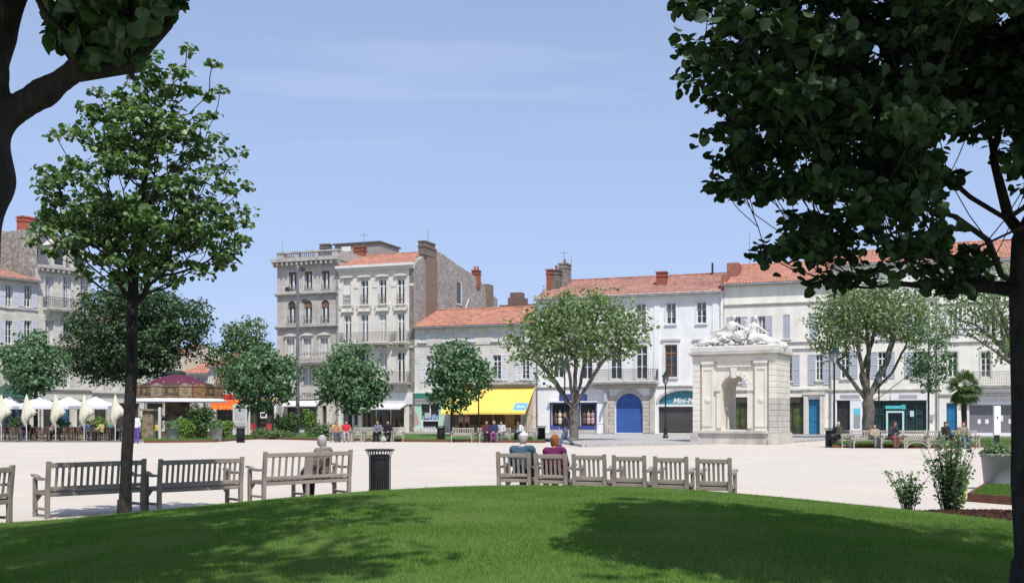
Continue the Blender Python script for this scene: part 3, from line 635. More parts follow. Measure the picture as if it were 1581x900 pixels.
# ------------------------------------------------ D: white house with the blue portal
WALLD = mat('white_plaster_wall', (.78, .775, .77), (.72, .715, .715), rough=.85, scale=.9, stain=((.45, .45, .46), .9, .45))
rD, F, W = BLD('town_house', 'white plastered house with the arched blue portal and weathered tile roof', 828, 1117)
top = F.z(975, 456)
d3 = ops_of(F, [(850, 15, 474, 506), (896, 15, 472, 504), (943, 15, 471, 503), (989.5, 15, 469, 502), (1036, 15, 467.5, 500), (1083, 15, 466, 499)])
d2 = ops_of(F, [(862, 17, 537, 583), (906, 17, 536, 585), (951, 17.5, 534.5, 585), (990.5, 17.5, 533, 585), (1036, 19, 532, 582), (1084, 18, 530, 581)])
bay = F.x(971); 
portal = (F.x(950.5), F.x(992), .17, F.z(971, 607), 1.15)
tealo = (F.x(1016.5), F.x(1100), .17, F.z(1055, 602.5), 1.1)
shp = ops_of(F, [(866, 29, 624, 663), (907.5, 24, 624, 663)])
shell(rD, W, top, 11, WALLD, d3+d2+[portal, tealo]+shp)
for o in d3: win(rD, o, rows=3, surround=(WPAINT, .1), sill=WPAINT)
BRW = mat('varnished_frame', (.35, .15, .05), (.26, .11, .04), rough=.4, scale=5)
for i, o in enumerate(d2): win(rD, o, rows=2, surround=(MATS['clean_cornice'], .16), frame=(BRW if i == 4 else WPAINT), sill=(WPAINT if i > 3 else None))
q = MB()
for px in (862, 906, 951, 990.5, 1036, 1084): q.box(F.x(px-15), F.x(px+15), -.14, 0, F.z(px, 526), F.z(px, 523))
q.build('hood_moulding', LIME, rD)
for px in (1014, 1104): MB().box(F.x(px-4), F.x(px+5), -.07, 0, F.z(px, 590), top-.2).build('pilaster', WALLD, rD)
cornice(rD, 0, W, top-.2, .3, .3, WPAINT); cornice(rD, .02, F.x(935), F.z(880, 600), .22, .14, LIME, 'string_course')
cornice(rD, F.x(1012), W-.02, F.z(1060, 598), .2, .14, LIME, 'string_course')
yr = 6.2; ztop = F.z(980, 431, yr)
gable_roof(rD, W, top, yr, ztop, 11, None, TILEW, over=.4)
for xx in (.02, W-.32): MB().prism([(0, top), (yr, ztop), (11, top)], xx, xx+.3, 'x').build('gable_wall', WALLD, rD)
cz = F.z(855, 414, 3); q = chimney(rD, F.x(849, 3), 3.2, top-1, F.z(849, 418, 3), .55, .9, BRICK, 0); chimney(rD, F.x(859, 3.4), 3.4, top-1, F.z(858, 418, 3), .8, 1.0, STONECH, 1)
chimney(rD, F.x(872, 4.6), 4.6, top-1, F.z(872, 408, 4), .75, 1.4, mat('mossy_chimney', (.16, .14, .12), (.28, .25, .22), scale=3, bump=.4), 1); chimney(rD, F.x(1022, 3), 3.0, top, F.z(1022, 422, 3), .85, .8, BRICK, 0)
aerial(rD, F.x(871, 4.6), 4.6, F.z(872, 408, 4), 1.3, 4); aerial(rD, F.x(882, 4.6), 4.6, ztop-1, F.z(882, 395, 4.6)-ztop+1, 0); MB().tube([(F.x(1100, 6), 6, ztop-.4), (F.x(1100, 6), 6, F.z(1100, 406, 6))], .10, 6).build('flue', IRON, rD)
pipe(rD, .12, .3, top-.5); pipe(rD, W-.2, .3, top-.5, WPAINT)
balcony(rD, F.x(914), F.x(1017), F.z(965, 588.5), .9, 1.0, LIME, IRON, brackets=0)
STONED = mat('portal_stone', (.50, .47, .43), (.42, .39, .35), rough=.9, scale=2, stain=((.28, .25, .22), 2, .6), bump=.2)
q = MB(); hb = portal[3] + .25                  # portal blocks
rnd = random.Random(2)
sd_ = MB()
for s in (-1, 1):
    for k in range(9):
        a0 = (F.x(941) if s < 0 else F.x(993.5)); a1 = (F.x(949.5) if s < 0 else F.x(1003)); z0 = .17 + k*.36
        MB().box(a0 - (.12 if k % 2 and s < 0 else 0), a1 + (.12 if k % 2 and s > 0 else 0), -.13, -.001, z0, z0+.335, bev=.025).build('quoin_block', STONED, rD)
n = 13; cxp = (portal[0]+portal[1])/2; rr = (portal[1]-portal[0])/2; zsp = portal[3]-1.15
for k in range(n):                              # voussoirs
    a0, a1 = math.pi*k/n + .012, math.pi*(k+1)/n - .012
    pts = [(cxp - rr*math.cos(a0), zsp + 1.15*math.sin(a0)), (cxp - rr*math.cos(a1), zsp + 1.15*math.sin(a1)), (cxp - (rr+.33)*math.cos(a1), zsp + 1.50*math.sin(a1)), (cxp - (rr+.33)*math.cos(a0), zsp + 1.50*math.sin(a0))]
    MB().prism(pts, -.10, -.001, 'y').build('voussoir', STONED, rD)
BLUE = mat('blue_door_paint', (.04, .11, .36), (.035, .09, .30), rough=.45, scale=2)
q = MB(); q.box(portal[0], portal[1], .24, .29, .17, portal[3]); pd = q.build('portal_door', BLUE, rD)
q = MB()
npl = 10
for i in range(npl):
    a = portal[0] + .04 + (portal[1]-portal[0]-.08)*i/npl; MB().box(a+.012, a+(portal[1]-portal[0]-.08)/npl-.012, .215, .239, .3, zsp-.1, bev=.004).build('plank', BLUE, pd)
MB().box(portal[0], portal[1], .19, .238, zsp-.08, zsp+.08).build('door_rail', BLUE, pd)
MB().box(cxp-.03, cxp+.03, .20, .236, zsp+.082, portal[3]-.05).build('door_rail', BLUE, pd)
q = MB(); q.box(F.x(934), F.x(940), -.2, 0, .17, F.z(937, 600)); q.box(F.x(1004), F.x(1011), -.2, 0, .17, F.z(1007, 600)); q.box(F.x(920), F.x(1012), -.12, -.001, F.z(971, 600), F.z(971, 593)-.05); q.build('portal_pier', STONED, rD)
# blue shop
DBL = mat('shop_blue', (.05, .07, .28), (.04, .06, .22))
MB().box(F.x(864), F.x(906), -.10, 0, F.z(885, 621), F.z(885, 608)).build('shop_sign', DBL, rD); MB().box(F.x(848), F.x(923), -.35, 0, F.z(885, 621.2), F.z(885, 619)).build('shop_ledge', WPAINT, rD)
for o in shp:
    q = MB(); q.box(o[0]-.12, o[0], -.06, 0.2, o[2], o[3]+.15); q.box(o[1], o[1]+.12, -.06, .2, o[2], o[3]+.15); q.box(o[0], o[1], -.06, .2, o[3], o[3]+.15); q.box(o[0], o[1], -.06, .2, o[2], o[2]+.35); q.build('shop_frame', DBL, rD)
    MB().box(o[0], o[1], .30, .34, o[2], o[3]).build('shop_window', SHOPGLASS, rD)
    for i in range(3):
        x = o[0] + .35 + i*.4; c = random.Random(i+int(o[0])); col = [(.55, .5, .45), (.12, .07, .05), (.2, .4, .35), (.6, .6, .6), (.45, .3, .28), (.1, .1, .16)][c.randrange(6)]
        if x < o[1]-.2: MB().lathe([(.06, 0), (.17, .1), (.2, .5), (.11, .62), (.17, .75), (.19, .98), (.06, 1.07), (.08, 1.2), (.05, 1.3)], 10, (x, .2 if i != 1 else .18, o[2]+.45)).build('mannequin', mat('display_cloth%d' % int(col[0]*100), col), rD)
MB().box(F.x(850), F.x(922), -.10, .25, .15, shp[0][2]-.002).build('shop_base', STONED, rD)
# teal arched shop
TL2 = mat('teal_glass_band', (.06, .22, .29), (.05, .18, .24), rough=.35)
o = tealo; MB().box(o[0], o[1], .26, .30, F.z(1055, 625), o[3]).build('shop_sign', TL2, rD); MB().box(o[0], o[1], .0, .26, F.z(1055, 627.5), F.z(1055, 624)).build('shop_ledge', WPAINT, rD)
text_obj('Mini-M', .62, WPAINT, rD, (F.x(1038), .25, F.z(1055, 622)), shear=.25, align='LEFT', bold=.015)
MB().box(o[0], o[1], .32, .36, o[2], F.z(1055, 627)).build('shop_window', SHOPGLASS, rD)
q = MB(); zz = F.z(1055, 628)
for i in range(60): x = o[0] + (o[1]-o[0])*i/60; q.tube([(x, .26, .3), (x+.12, .26, .3+(zz-.3)/3), (x, .26, .3+(zz-.3)*2/3), (x+.12, .26, zz)], .012, 4, False)
q.build('rolling_grille', GREYIRON, rD, kind='stuff')
q = MB(); n = 12; cxp = (o[0]+o[1])/2; rr = (o[1]-o[0])/2
for k in range(n):
    a0, a1 = math.pi*k/n, math.pi*(k+1)/n
    q.prism([(cxp - rr*math.cos(a0), o[3]-1.1+1.1*math.sin(a0)), (cxp - rr*math.cos(a1), o[3]-1.1+1.1*math.sin(a1)), (cxp - (rr+.2)*math.cos(a1), o[3]-1.1+1.3*math.sin(a1)), (cxp - (rr+.2)*math.cos(a0), o[3]-1.1+1.3*math.sin(a0))], -.07, -.001, 'y')
q.build('arch_moulding', STONED, rD)
q = MB(); x = F.x(938); q.box(x-.03, x+.03, -.9, -.001, F.z(938, 609), F.z(938, 607)); q.box(x-.05, x+.05, -.95, -.25, F.z(938, 620), F.z(938, 609.2)); q.build('hanging_sign', mat('faded_sign', (.5, .5, .55)), rD)

# ------------------------------------------------ E: cream house behind the fountain
WALLE = mat('cream_render_wall', (.78, .75, .68), (.71, .68, .62), rough=.9, scale=.8, stain=((.40, .38, .34), .8, .5))
SHG = mat('grey_shutter', (.44, .46, .52), (.38, .40, .46), scale=4)
rE, F, W = BLD('town_house', 'cream house with grey shutters standing right behind the stone fountain', 1118, 1284)
top = F.z(1170, 437)
e3 = ops_of(F, [(1138, 11, 489, 526), (1176, 11, 488, 525), (1214, 11, 486, 523), (1255, 12, 484, 522)])
e2 = ops_of(F, [(1139, 12, 550, 590), (1178, 12, 549, 589), (1217, 12, 548, 588), (1265, 11, 547, 587)])
eg = ops_of(F, [(1147, 42, 613, 671), (1200, 82, 613, 671), (1257, 17.5, 616, 673.6)])
shell(rE, W, top, 11, WALLE, e3+e2+eg)
for i, o in enumerate(e3): win(rE, o, shutters=(SHG, .55, 'closed' if i >= 2 else 'open'), sill=LIME)
for i, o in enumerate(e2): win(rE, o, shutters=(SHG, .58, 'open', o[2]-.35), rows=3, sill=LIME)
for py, h in ((472, .22), (532, .2), (541, .1), (606, .3)): cornice(rE, .02, W-.02, F.z(1170, py), h, .14, LIME, 'string_course')
cornice(rE, 0, W, top-.25, .3, .3, LIME); yr = 6.2; ztop = F.z(1190, 410, yr); gable_roof(rE, W, top, yr, ztop, 11, None, TILE, over=.4)
for xx in (.02, W-.32): MB().prism([(0, top), (yr, ztop), (11, top)], xx, xx+.3, 'x').build('gable_wall', WALLE, rE)
q = MB(); q.box(-.3, .25, .2, 8, top-2, top+.9); q.box(-.1, .9, 2, 4, top, F.z(1135, 408, 3)); q.build('party_wall', mat('party_wall_brick', (.34, .13, .09), (.22, .10, .08), scale=3, bump=.3), rE)
aerial(rE, F.x(1157, 4), 4, top+1, F.z(1157, 362, 4)-top-1, 0)
OLIVE = mat('olive_display', (.10, .13, .03), (.03, .035, .03), rough=.3, scale=1.5)
for k, o in enumerate(eg[:2]):
    MB().box(o[0], o[1], .3, .34, o[2], o[3]).build('shop_window', OLIVE, rE); q = MB(); q.box(o[0], o[1], .05, .29, F.z(1147, 622), o[3]); n = 5
    for i in range(n+1): x = o[0] + (o[1]-o[0])*i/n; q.box(x-.04, x+.04, .18, .29, o[2], F.z(1147, 622)-.001)
    q.build('shop_frame', mat('dark_brown_frame', (.05, .04, .035)), rE)
q = MB(); o = eg[2]; q.box(o[0]-.38, o[0]-.02, -.18, 0, .15, o[3]+.35); q.box(o[1]+.02, o[1]+.38, -.18, 0, .15, o[3]+.35); q.box(o[0]-.45, o[1]+.45, -.25, 0, o[3]+.352, o[3]+.6); q.build('door_surround', LIME, rE)
TDOOR = mat('teal_blue_door', (.02, .17, .33), (.018, .14, .28), rough=.45)
dd = MB().box(o[0], o[1], .24, .29, .16, o[3]).build('door', TDOOR, rE); q = MB(); w_ = o[1]-o[0]
for s in (0, 1):
    for (a, b) in ((.3, 1.1), (1.25, 2.2), (2.35, 3.0)): q.box(o[0]+.08+s*w_/2, o[0]+w_/2-.06+s*w_/2, .215, .239, a, b, bev=.01)
q.build('door_panel', TDOOR, dd); MB().lathe([(.03, 0), (.04, .03)], 8, (o[0]+w_*.55, .2, 1.2)).build('door_handle', IRON, dd)
pipe(rE, W-.1, .3, top-.4)

# ------------------------------------------------ F and G: bank house and right end house
rF, F, W = BLD('town_house', 'tall cream house with the bank counter, behind the spreading plane tree on the right', 1284.5, 1449)
top = F.z(1330, 408); WALLF = mat('pale_cream_wall', (.78, .76, .70), (.70, .68, .62), rough=.9, scale=.9, stain=((.40, .38, .35), .9, .5))
cols = (1305, 1362, 1416)
f4 = ops_of(F, [(c, 13, 434, 453) for c in cols]); f3 = ops_of(F, [(c, 13, 478, 512) for c in cols]); f2 = ops_of(F, [(c, 13, 543, 584) for c in cols])
fg = ops_of(F, [(1302, 20, 618, 669), (1385, 90, 618, 669)])
shell(rF, W, top, 11, WALLF, f4+f3+f2+fg)
for o in f4+f3: win(rF, o, shutters=(SHG if o[2] < 9 else SHW, .6, 'open'), sill=LIME)
for o in f2: win(rF, o, shutters=(SHG, .6, 'open'), sill=LIME)
for py, h in ((466, .2), (527, .2), (605, .25)): cornice(rF, .02, W-.02, F.z(1360, py), h, .14, LIME, 'string_course')
cornice(rF, 0, W, top-.25, .3, .3, LIME); yr = 6.0; ztop = F.z(1350, 390, yr); gable_roof(rF, W, top, yr, ztop, 11, None, TILE, over=.4)
for xx in (.02, W-.32): MB().prism([(0, top), (yr, ztop), (11, top)], xx, xx+.3, 'x').build('gable_wall', WALLF, rF)
WPAN = mat('white_panel', (.72, .72, .74), (.66, .66, .68)); LG = mat('light_grey_sign', (.34, .33, .36))
q = MB(); q.box(F.x(1288), F.x(1330), -.09, 0, F.z(1310, 617.5), F.z(1310, 607)); q.box(F.x(1313), F.x(1334), -.06, .0, .2, F.z(1310, 617.8)); q.box(F.x(1287), F.x(1291), -.06, 0, .2, F.z(1310, 617.8)); q.box(F.x(1375), F.x(1434), -.09, 0, F.z(1400, 617.5), F.z(1400, 607)); q.box(F.x(1431), F.x(1436), -.06, 0, .2, F.z(1400, 617.8)); q.build('bank_panel', WPAN, rF)
for a, b in ((1297, 1327), (1388, 1416)): MB().box(F.x(a), F.x(b), -.11, -.091, F.z(a, 615), F.z(a, 609.5)).build('sign_bar', LG, rF)
MB().box(F.x(1318), F.x(1328), -.08, -.061, F.z(1322, 661), F.z(1322, 640)).build('notice_board', mat('notice_grey', (.22, .26, .32), (.3, .32, .3), scale=3), rF)
MB().box(F.x(1318), F.x(1328), -.085, -.061, F.z(1322, 639.8), F.z(1322, 630)).build('notice_header', mat('notice_teal', (.12, .50, .62)), rF)
o = fg[0]; MB().box(o[0], o[1], .26, .30, o[2], o[3]).build('door', mat('black_door', (.02, .02, .025), (.04, .04, .04), rough=.3), rF)
o = fg[1]; MB().box(o[0], o[1], .30, .34, o[2], o[3]).build('shop_window', mat('dark_green_glass', (.015, .035, .035), (.03, .05, .05), rough=.12), rF)
q = MB()
for px in (1341, 1364, 1399, 1415, 1429.5): q.box(F.x(px)-.03, F.x(px)+.03, .18, .29, o[2], o[3])
q.box(o[0], o[1], .19, .28, F.z(1385, 640), F.z(1385, 639)); q.build('shop_frame', mat('dark_teal_frame', (.02, .08, .08)), rF)
TQ = mat('turquoise', (.08, .46, .50), (.07, .40, .45)); q = MB(); q.box(F.x(1367), F.x(1397), -.02, .2, F.z(1385, 631), F.z(1385, 626)); q.box(F.x(1392), F.x(1398), -.04, .19, F.z(1385, 631.5), F.z(1385, 624.5)); q.build('bank_sign', TQ, rF)
q = MB(); q.box(F.x(1368), F.x(1371), .0, .2, .2, F.z(1385, 634)); q.box(F.x(1393), F.x(1396), .0, .2, .2, F.z(1385, 634)); q.box(F.x(1371), F.x(1393), .0, .2, F.z(1385, 637), F.z(1385, 634)); q.build('entrance_frame', mat('pale_teal', (.45, .62, .64)), rF)
MB().box(F.x(1405), F.x(1411), .14, .17, F.z(1408, 643), F.z(1408, 634)).build('poster', mat('poster_blue', (.5, .58, .68)), rF)
pipe(rF, W-.12, .3, top-.4); MB().box(F.x(1434.5), F.x(1442), -.16, -.1, F.z(1438, 648), F.z(1438, 640)).build('wall_plate', LG, rF)

rG, F, W = BLD('town_house', 'right end house with tile roof and a grey shop shutter beneath its balcony', 1450, 1640)
top = F.z(1510, 402); cols = (1471, 1522, 1575, 1612)
f4 = ops_of(F, [(c, 13, 430, 456) for c in cols]); f3 = ops_of(F, [(c, 13, 478, 514) for c in cols]); f2 = ops_of(F, [(c, 15, 543, 582) for c in cols])
fg = ops_of(F, [(1469.5, 16.5, 622, 674), (1530, 67, 625, 668)])
shell(rG, W, top, 11, WALLF, f4+f3+f2+fg)
for o in f4+f3: win(rG, o, shutters=(SHW, .6, 'open'), sill=LIME)
for o in f2: win(rG, o, rows=4, surround=(LIME, .12))
for py, h in ((470, .2), (530, .2), (612, .25)): cornice(rG, .02, W-.02, F.z(1510, py), h, .14, LIME, 'string_course')
balcony(rG, F.x(1496), F.x(1600), F.z(1530, 594), .9, 1.0, LIME, GREYIRON)
cornice(rG, F.x(1494), W-.1, F.z(1530, 606), .35, .5, WPAN, 'shop_cornice')
cornice(rG, 0, W, top-.25, .3, .3, LIME); yr = 6.5; ztop = F.z(1520, 376, yr); gable_roof(rG, W, top, yr, ztop, 11, None, TILE, over=.4)
for xx in (.02, W-.32): MB().prism([(0, top), (yr, ztop), (11, top)], xx, xx+.3, 'x').build('gable_wall', WALLF, rG)
chimney(rG, F.x(1463, 4), 4, top, F.z(1463, 378, 4), .7, .9, BRICK, 0)
MB().box(F.x(1523, 3), F.x(1534, 3), 2.6, 3.6, top+1.3, top+1.9).build('skylight', ZINC, rG)
o = fg[0]; dd = MB().box(o[0], o[1], .24, .29, .16, o[3]).build('door', TDOOR, rG); q = MB(); w_ = o[1]-o[0]
for s in (0, 1):
    for (a, b) in ((.3, 1.1), (1.2, 2.0), (2.1, 2.5)): q.box(o[0]+.07+s*w_/2, o[0]+w_/2-.05+s*w_/2, .215, .239, a, b, bev=.01)
q.build('door_panel', TDOOR, dd)
o = fg[1]; GSH = mat('grey_shop_shutter', (.20, .20, .22), (.17, .17, .19), rough=.6); rs = MB().box(o[0], o[1], .22, .28, o[2], o[3]).build('roller_shutter', GSH, rG)
n = 16
for i in range(n):
    z = o[2] + (o[3]-o[2])*i/n; MB().box(o[0]+.01, o[1]-.01, .19, .219, z+.01, z+(o[3]-o[2])/n-.01, bev=.008).build('slat', GSH, rs)
q = MB()
for px in (1512, 1524, 1560): q.box(F.x(px-2.6), F.x(px+2.6), .175, .188, F.z(px, 654), F.z(px, 647))
q.box(F.x(1544), F.x(1549), .175, .188, F.z(px, 650), F.z(px, 641)); q.build('notice', WPAN, rs)
MB().box(o[0]-.1, o[1]+.1, -.1, .2, o[2]-.28, o[2]-.002).build('shop_sill', WPAN, rG); MB().box(o[0]-.1, o[1]+.1, -.08, .2, o[3]+.002, o[3]+.3).build('shop_lintel', WPAN, rG)
# ------------------------------------------------ left side of the square
WALLL = masonry_mat('greenish_limestone_wall', (.62, .61, .55), (.54, .53, .48), (.75, .75, .74), .9, .4, .010, stain=((.34, .33, .29), 1.0, .5))
rL, F, W = BLD('town_house', 'stone house with pale shutters at the far left edge, red tiled eaves', -110, 58, LEFT)
top = F.z(20, 430); SHL = mat('pale_blue_shutter', (.56, .58, .64), (.48, .50, .56), scale=4)
cols = (-66, -25, 14, 43)
l3 = ops_of(F, [(c, 11, 440+.0*c, 474) for c in cols]); l2 = ops_of(F, [(c, 11, 495, 531) for c in cols]); l1 = ops_of(F, [(c, 12, 552, 592) for c in cols]); lg = ops_of(F, [(-60, 70, 618, 662), (18, 56, 618, 662)])
shell(rL, W, top, 11, WALLL, l3+l2+l1+lg)
for i, o in enumerate(l3+l2): win(rL, o, shutters=(SHL, .48, 'open' if i != 5 else 'closed'), sill=LIME)
for o in l1: win(rL, o, sill=LIME, rows=2)
for py in (478, 537, 600): cornice(rL, .02, W-.02, F.z(20, py), .16, .12, LIME, 'string_course')
cornice(rL, 0, W, top-.25, .3, .35, LIMEG); yr = 5; gable_roof(rL, W, top, yr, top+1.5, 11, None, TILEW, over=.45, gw=WALLL)
for k, o in enumerate(lg):
    MB().box(o[0], o[1], .3, .34, o[2], o[3]).build('shop_window', mat('pale_teal_glass', (.12, .22, .25), (.3, .38, .42), rough=.15, scale=.8), rL)
    q = MB(); n = 5
    for i in range(n+1): x = o[0] + (o[1]-o[0])*i/n; q.box(x-.06, x+.06, .1, .29, o[2], o[3])
    q.build('shop_frame', mat('violet_frame', (.07, .05, .16)) if k else WPAINT, rL)
awning(rL, F.x(-50), F.x(28), F.z(0, 596), F.z(0, 613), 2.2, mat('bottle_green_canvas', (.02, .06, .05), (.03, .08, .06)), valance=.2)

rM, F, W = BLD('town_house', 'taller stone house with slate attic and iron balconies, behind the cafe umbrellas', 58.5, 140, LEFT)
top = F.z(90, 416)
SLATE = mat('slate', (.11, .115, .13), (.07, .07, .085), rough=.6, scale=6)
cols = (76, 103, 130)
m4 = ops_of(F, [(c, 13, 427, 476) for c in cols]); m3 = ops_of(F, [(c, 13, 494, 528) for c in cols]); m2 = ops_of(F, [(c, 13, 546, 596) for c in cols]); mg = ops_of(F, [(100, 18, 616, 662), (75, 16, 618, 662), (126, 14, 618, 662)])
shell(rM, W, top, 11, WALLL, m4+m3+m2+mg)
for o in m4+m3+m2: win(rM, o, rows=3, surround=(LIME, .14), curtain=True)
balcony(rM, F.x(66), F.x(139), F.z(100, 478), .7, .95, LIME, IRON, brackets=3); balcony(rM, F.x(92), F.x(139), F.z(115, 533), .7, .95, LIME, IRON, brackets=2)
for py in (537, 604): cornice(rM, .02, W-.02, F.z(100, py), .25, .2, LIME, 'string_course')
cornice(rM, -.1, W+.1, top-.4, .6, .55, LIMEG, dent=True)
q = MB(); q.add([(0, .3, top), (W, .3, top), (W, 2.2, F.z(110, 366, 2)), (0, 2.2, F.z(110, 366, 2)), (W, 9, top), (0, 9, top)], [(0, 1, 2, 3), (3, 2, 4, 5), (1, 4, 2), (0, 3, 5)]); q.build('roof', SLATE, rM)
for px in (88, 118):
    x = F.x(px, .5); z1 = top+2.2; q = MB(); q.box(x-.75, x+.75, .28, 2.4, top+.1, z1); q.prism([(x-.85, z1+.001), (x, z1+.7), (x+.85, z1+.001)], .2, 2.6, 'y'); dm = q.build('dormer', LIME, rM)
    MB().box(x-.42, x+.42, .25, .279, top+.5, z1-.25).build('pane', GLASS, dm)
q = MB(); q.box(-.45, .15, .4, 8, top-3, F.z(58, 362, 3)); q.build('party_wall', RUB, rM)
q = MB(); q.box(-3.4, -.451, 3.5, 4.3, top-3, F.z(30, 362, 4)); q.build('chimney_wall', RUB, rM)
chimney(rM, F.x(38, 4)+.2, 4, F.z(30, 362, 4), F.z(38, 337, 4), 1.4, .9, mat('red_chimney_render', (.42, .11, .07), (.36, .09, .06), scale=3), 0)
for k, o in enumerate(mg): MB().box(o[0], o[1], .28, .33, o[2], o[3]).build('door', mat('green_blue_door', (.02, .12, .14), (.02, .07, .22), scale=2) if k == 0 else SHOPGLASS, rM)

rN, F, W = BLD('town_house', 'lower stone house behind the carousel, mostly hidden by the dark tree', 140.5, 262, LEFT)
top = F.z(200, 505)
cols = (153, 178, 205, 232, 252)
n2 = ops_of(F, [(c, 12, 520, 548) for c in cols]); n1 = ops_of(F, [(c, 13, 573, 600) for c in cols]); ng = ops_of(F, [(156, 20, 622, 662), (198, 36, 622, 662), (240, 26, 622, 662)])
shell(rN, W, top, 11, WALLL, n2+n1+ng)
for o in n2+n1: win(rN, o, rows=3, surround=(LIME, .14), curtain=True)
for py in (610, 560): cornice(rN, .02, W-.02, F.z(200, py), .3, .25, LIME, 'string_course')
cornice(rN, 0, W, top-.3, .35, .4, LIMEG); gable_roof(rN, W, top, 5, top+2.2, 11, None, TILEW, over=.45)
for xx in (.02, W-.32): MB().prism([(0, top), (5, top+2.2), (11, top)], xx, xx+.3, 'x').build('gable_wall', WALLL, rN)
for o in ng: MB().box(o[0], o[1], .28, .33, o[2], o[3]).build('shop_window', SHOPGLASS, rN)

# houses along the side street in the gap
FG = Facade(P(262, 119), P(330, 116.5))
WH = mat('side_street_white', (.62, .61, .60), (.54, .53, .52), scale=1)
rS, F, W = BLD('side_house', 'small house with red roof seen down the side street beyond the carousel', 281, 323, FG)
top = F.z(300, 577); so_ = ops_of(F, [(290, 6, 583, 606), (301, 6, 583, 606), (312, 6, 583, 606)])
shell(rS, W, top, 7, WH, so_)
for o in so_: win(rS, o, shutters=(SHG, .4, 'open'))
yr = 4.5; gable_roof(rS, W, top, yr, F.z(300, 561, yr), 7, None, TILE, over=.3, side=.05, gw=WH)
rT, F, W = BLD('side_house', 'plain cream house standing between the carousel roof and the red roofed side house', 255, 280.5, FG)
top = F.z(268, 548); so_ = ops_of(F, [(268, 6, 560, 582)]); shell(rT, W, top, 9, CREAMP, so_)
for o in so_: win(rT, o)
gable_roof(rT, W, top, 4, top+1.2, 9, None, TILEW, over=.3, side=.05, gw=CREAMP)
rU, F, W = BLD('side_house', 'white gabled house to the right of the red roofed side house', 323.5, 372, FG)
top = F.z(340, 566); so_ = ops_of(F, [(350, 7, 575, 596)]); shell(rU, W, top, 9, WH, so_)
for o in so_: win(rU, o)
gable_roof(rU, W, top, 4, top+1.6, 9, None, TILEW, over=.3, side=.05, gw=WH)
FH = Facade(P(262, 150), P(420, 155))
rV, F, W = BLD('distant_house', 'brownish house with dormers far down the side street', 276, 352, FH)
top = F.z(300, 566); so_ = ops_of(F, [(292, 5, 572, 585), (320, 5, 572, 585)]); shell(rV, W, top, 9, mat('dull_brown_wall', (.28, .25, .23), (.22, .19, .18), scale=1), so_)
for o in so_: win(rV, o)
yr = 4; gable_roof(rV, W, top, yr, F.z(300, 545, yr), 9, None, TILEW, over=.3, gw=MATS['dull_brown_wall']); chimney(rV, F.x(312, 4), 4, top+1, F.z(312, 538, 4), .9, .8, BRICK, 2)
q = MB(); x = F.x(300, 1); q.box(x-1, x+1, .8, 3, top, top+1.5); q.prism([(x-1.1, top+1.501), (x, top+2.2), (x+1.1, top+1.501)], .7, 3.1, 'y'); q.build('dormer', LIME, rV)

# restaurant with the orange awning, ground floor of the corner building behind the left trees
FR = Facade(P(330, 103), P(428, 103.5))
rW, F, W = BLD('restaurant', 'low white restaurant front with red fascia and orange awning behind the carousel', 333, 427, FR)
top = F.z(380, 590); go = ops_of(F, [(352, 34, 630, 663), (399, 48, 628, 663)])
shell(rW, W, top, 10, WH, go)
for o in go: MB().box(o[0], o[1], .5, .54, o[2], o[3]).build('shop_window', SHOPGLASS, rW)
RED = mat('red_fascia', (.42, .03, .03), (.34, .025, .025)); MB().box(.1, F.x(376), -.2, 0, F.z(355, 615), F.z(355, 609)).build('shop_fascia', RED, rW)
MB().box(F.x(378), F.x(426), -.15, 0, F.z(400, 620), F.z(400, 616)).build('shop_fascia', mat('ochre_fascia', (.55, .28, .05)), rW)
awning(rW, F.x(330), F.x(376), F.z(355, 616), F.z(355, 625), 1.5, mat('orange_canvas', (.72, .10, .02), (.64, .09, .02), rough=.9), valance=.5, edge=mat('orange_valance', (.80, .30, .04), (.75, .14, .03), scale=3, stretch=(3, 1, .2)))
q = MB()
for i in range(5): x = F.x(366) + .33*i; q.add([(x, -.0, F.z(355, 616)+.03), (x+.12, -.0, F.z(355, 616)+.03), (x+.12, -1.5, F.z(355, 625)+.03), (x, -1.5, F.z(355, 625)+.03)], [(0, 1, 2, 3)])
q.build('awning_stripe', mat('yellow_stripe', (.85, .5, .08)), rW)
q = MB(); a, b, c, d = F.x(401), F.x(412), F.z(406, 645), F.z(406, 636); q.box(a, b, .0, .06, d-.12, d); q.box(a, b, .0, .06, c, c+.12); q.box(a, a+.12, .0, .06, c+.121, d-.121); q.box(b-.12, b, .0, .06, c+.121, d-.121); q.build('menu_frame', WPAINT, rW)
gable_roof(rW, W, top, 4.5, top+1.6, 10, None, TILE, over=.3, gw=WH)

# ------------------------------------------------ ground
def poly(name, pts, z, m, h=0, kind='structure', edge=None):
    q = MB(); n = len(pts)
    if h == 0: q.add([(p[0], p[1], z) for p in pts], [tuple(range(n))])
    else:
        q.add([(p[0], p[1], z+h) for p in pts] + [(p[0], p[1], z-.02) for p in pts], [tuple(range(n))] + [(i, n+i, n+(i+1) % n, (i+1) % n) for i in range(n)])
    return q.build(name, m, kind=kind)
SAND = mat('pale_sand', (.58, .515, .435), (.51, .455, .395), rough=.95, scale=.35, detail=9, bump=.35, bscale=60, lo=.3, hi=.7, spec=.15)
t = SAND.node_tree                             # broad worn patches + fine grit
b = t.nodes['Principled BSDF']; ln = b.inputs['Base Color'].links[0].from_socket; co = t.nodes.new('ShaderNodeTexCoord')
mpp = t.nodes.new('ShaderNodeMapping'); mpp.inputs['Scale'].default_value = (.06, .5, 1); n2 = t.nodes.new('ShaderNodeTexNoise'); n2.inputs['Scale'].default_value = 1.0; n2.inputs['Detail'].default_value = 6
t.links.new(co.outputs['Object'], mpp.inputs['Vector']); t.links.new(mpp.outputs['Vector'], n2.inputs['Vector'])
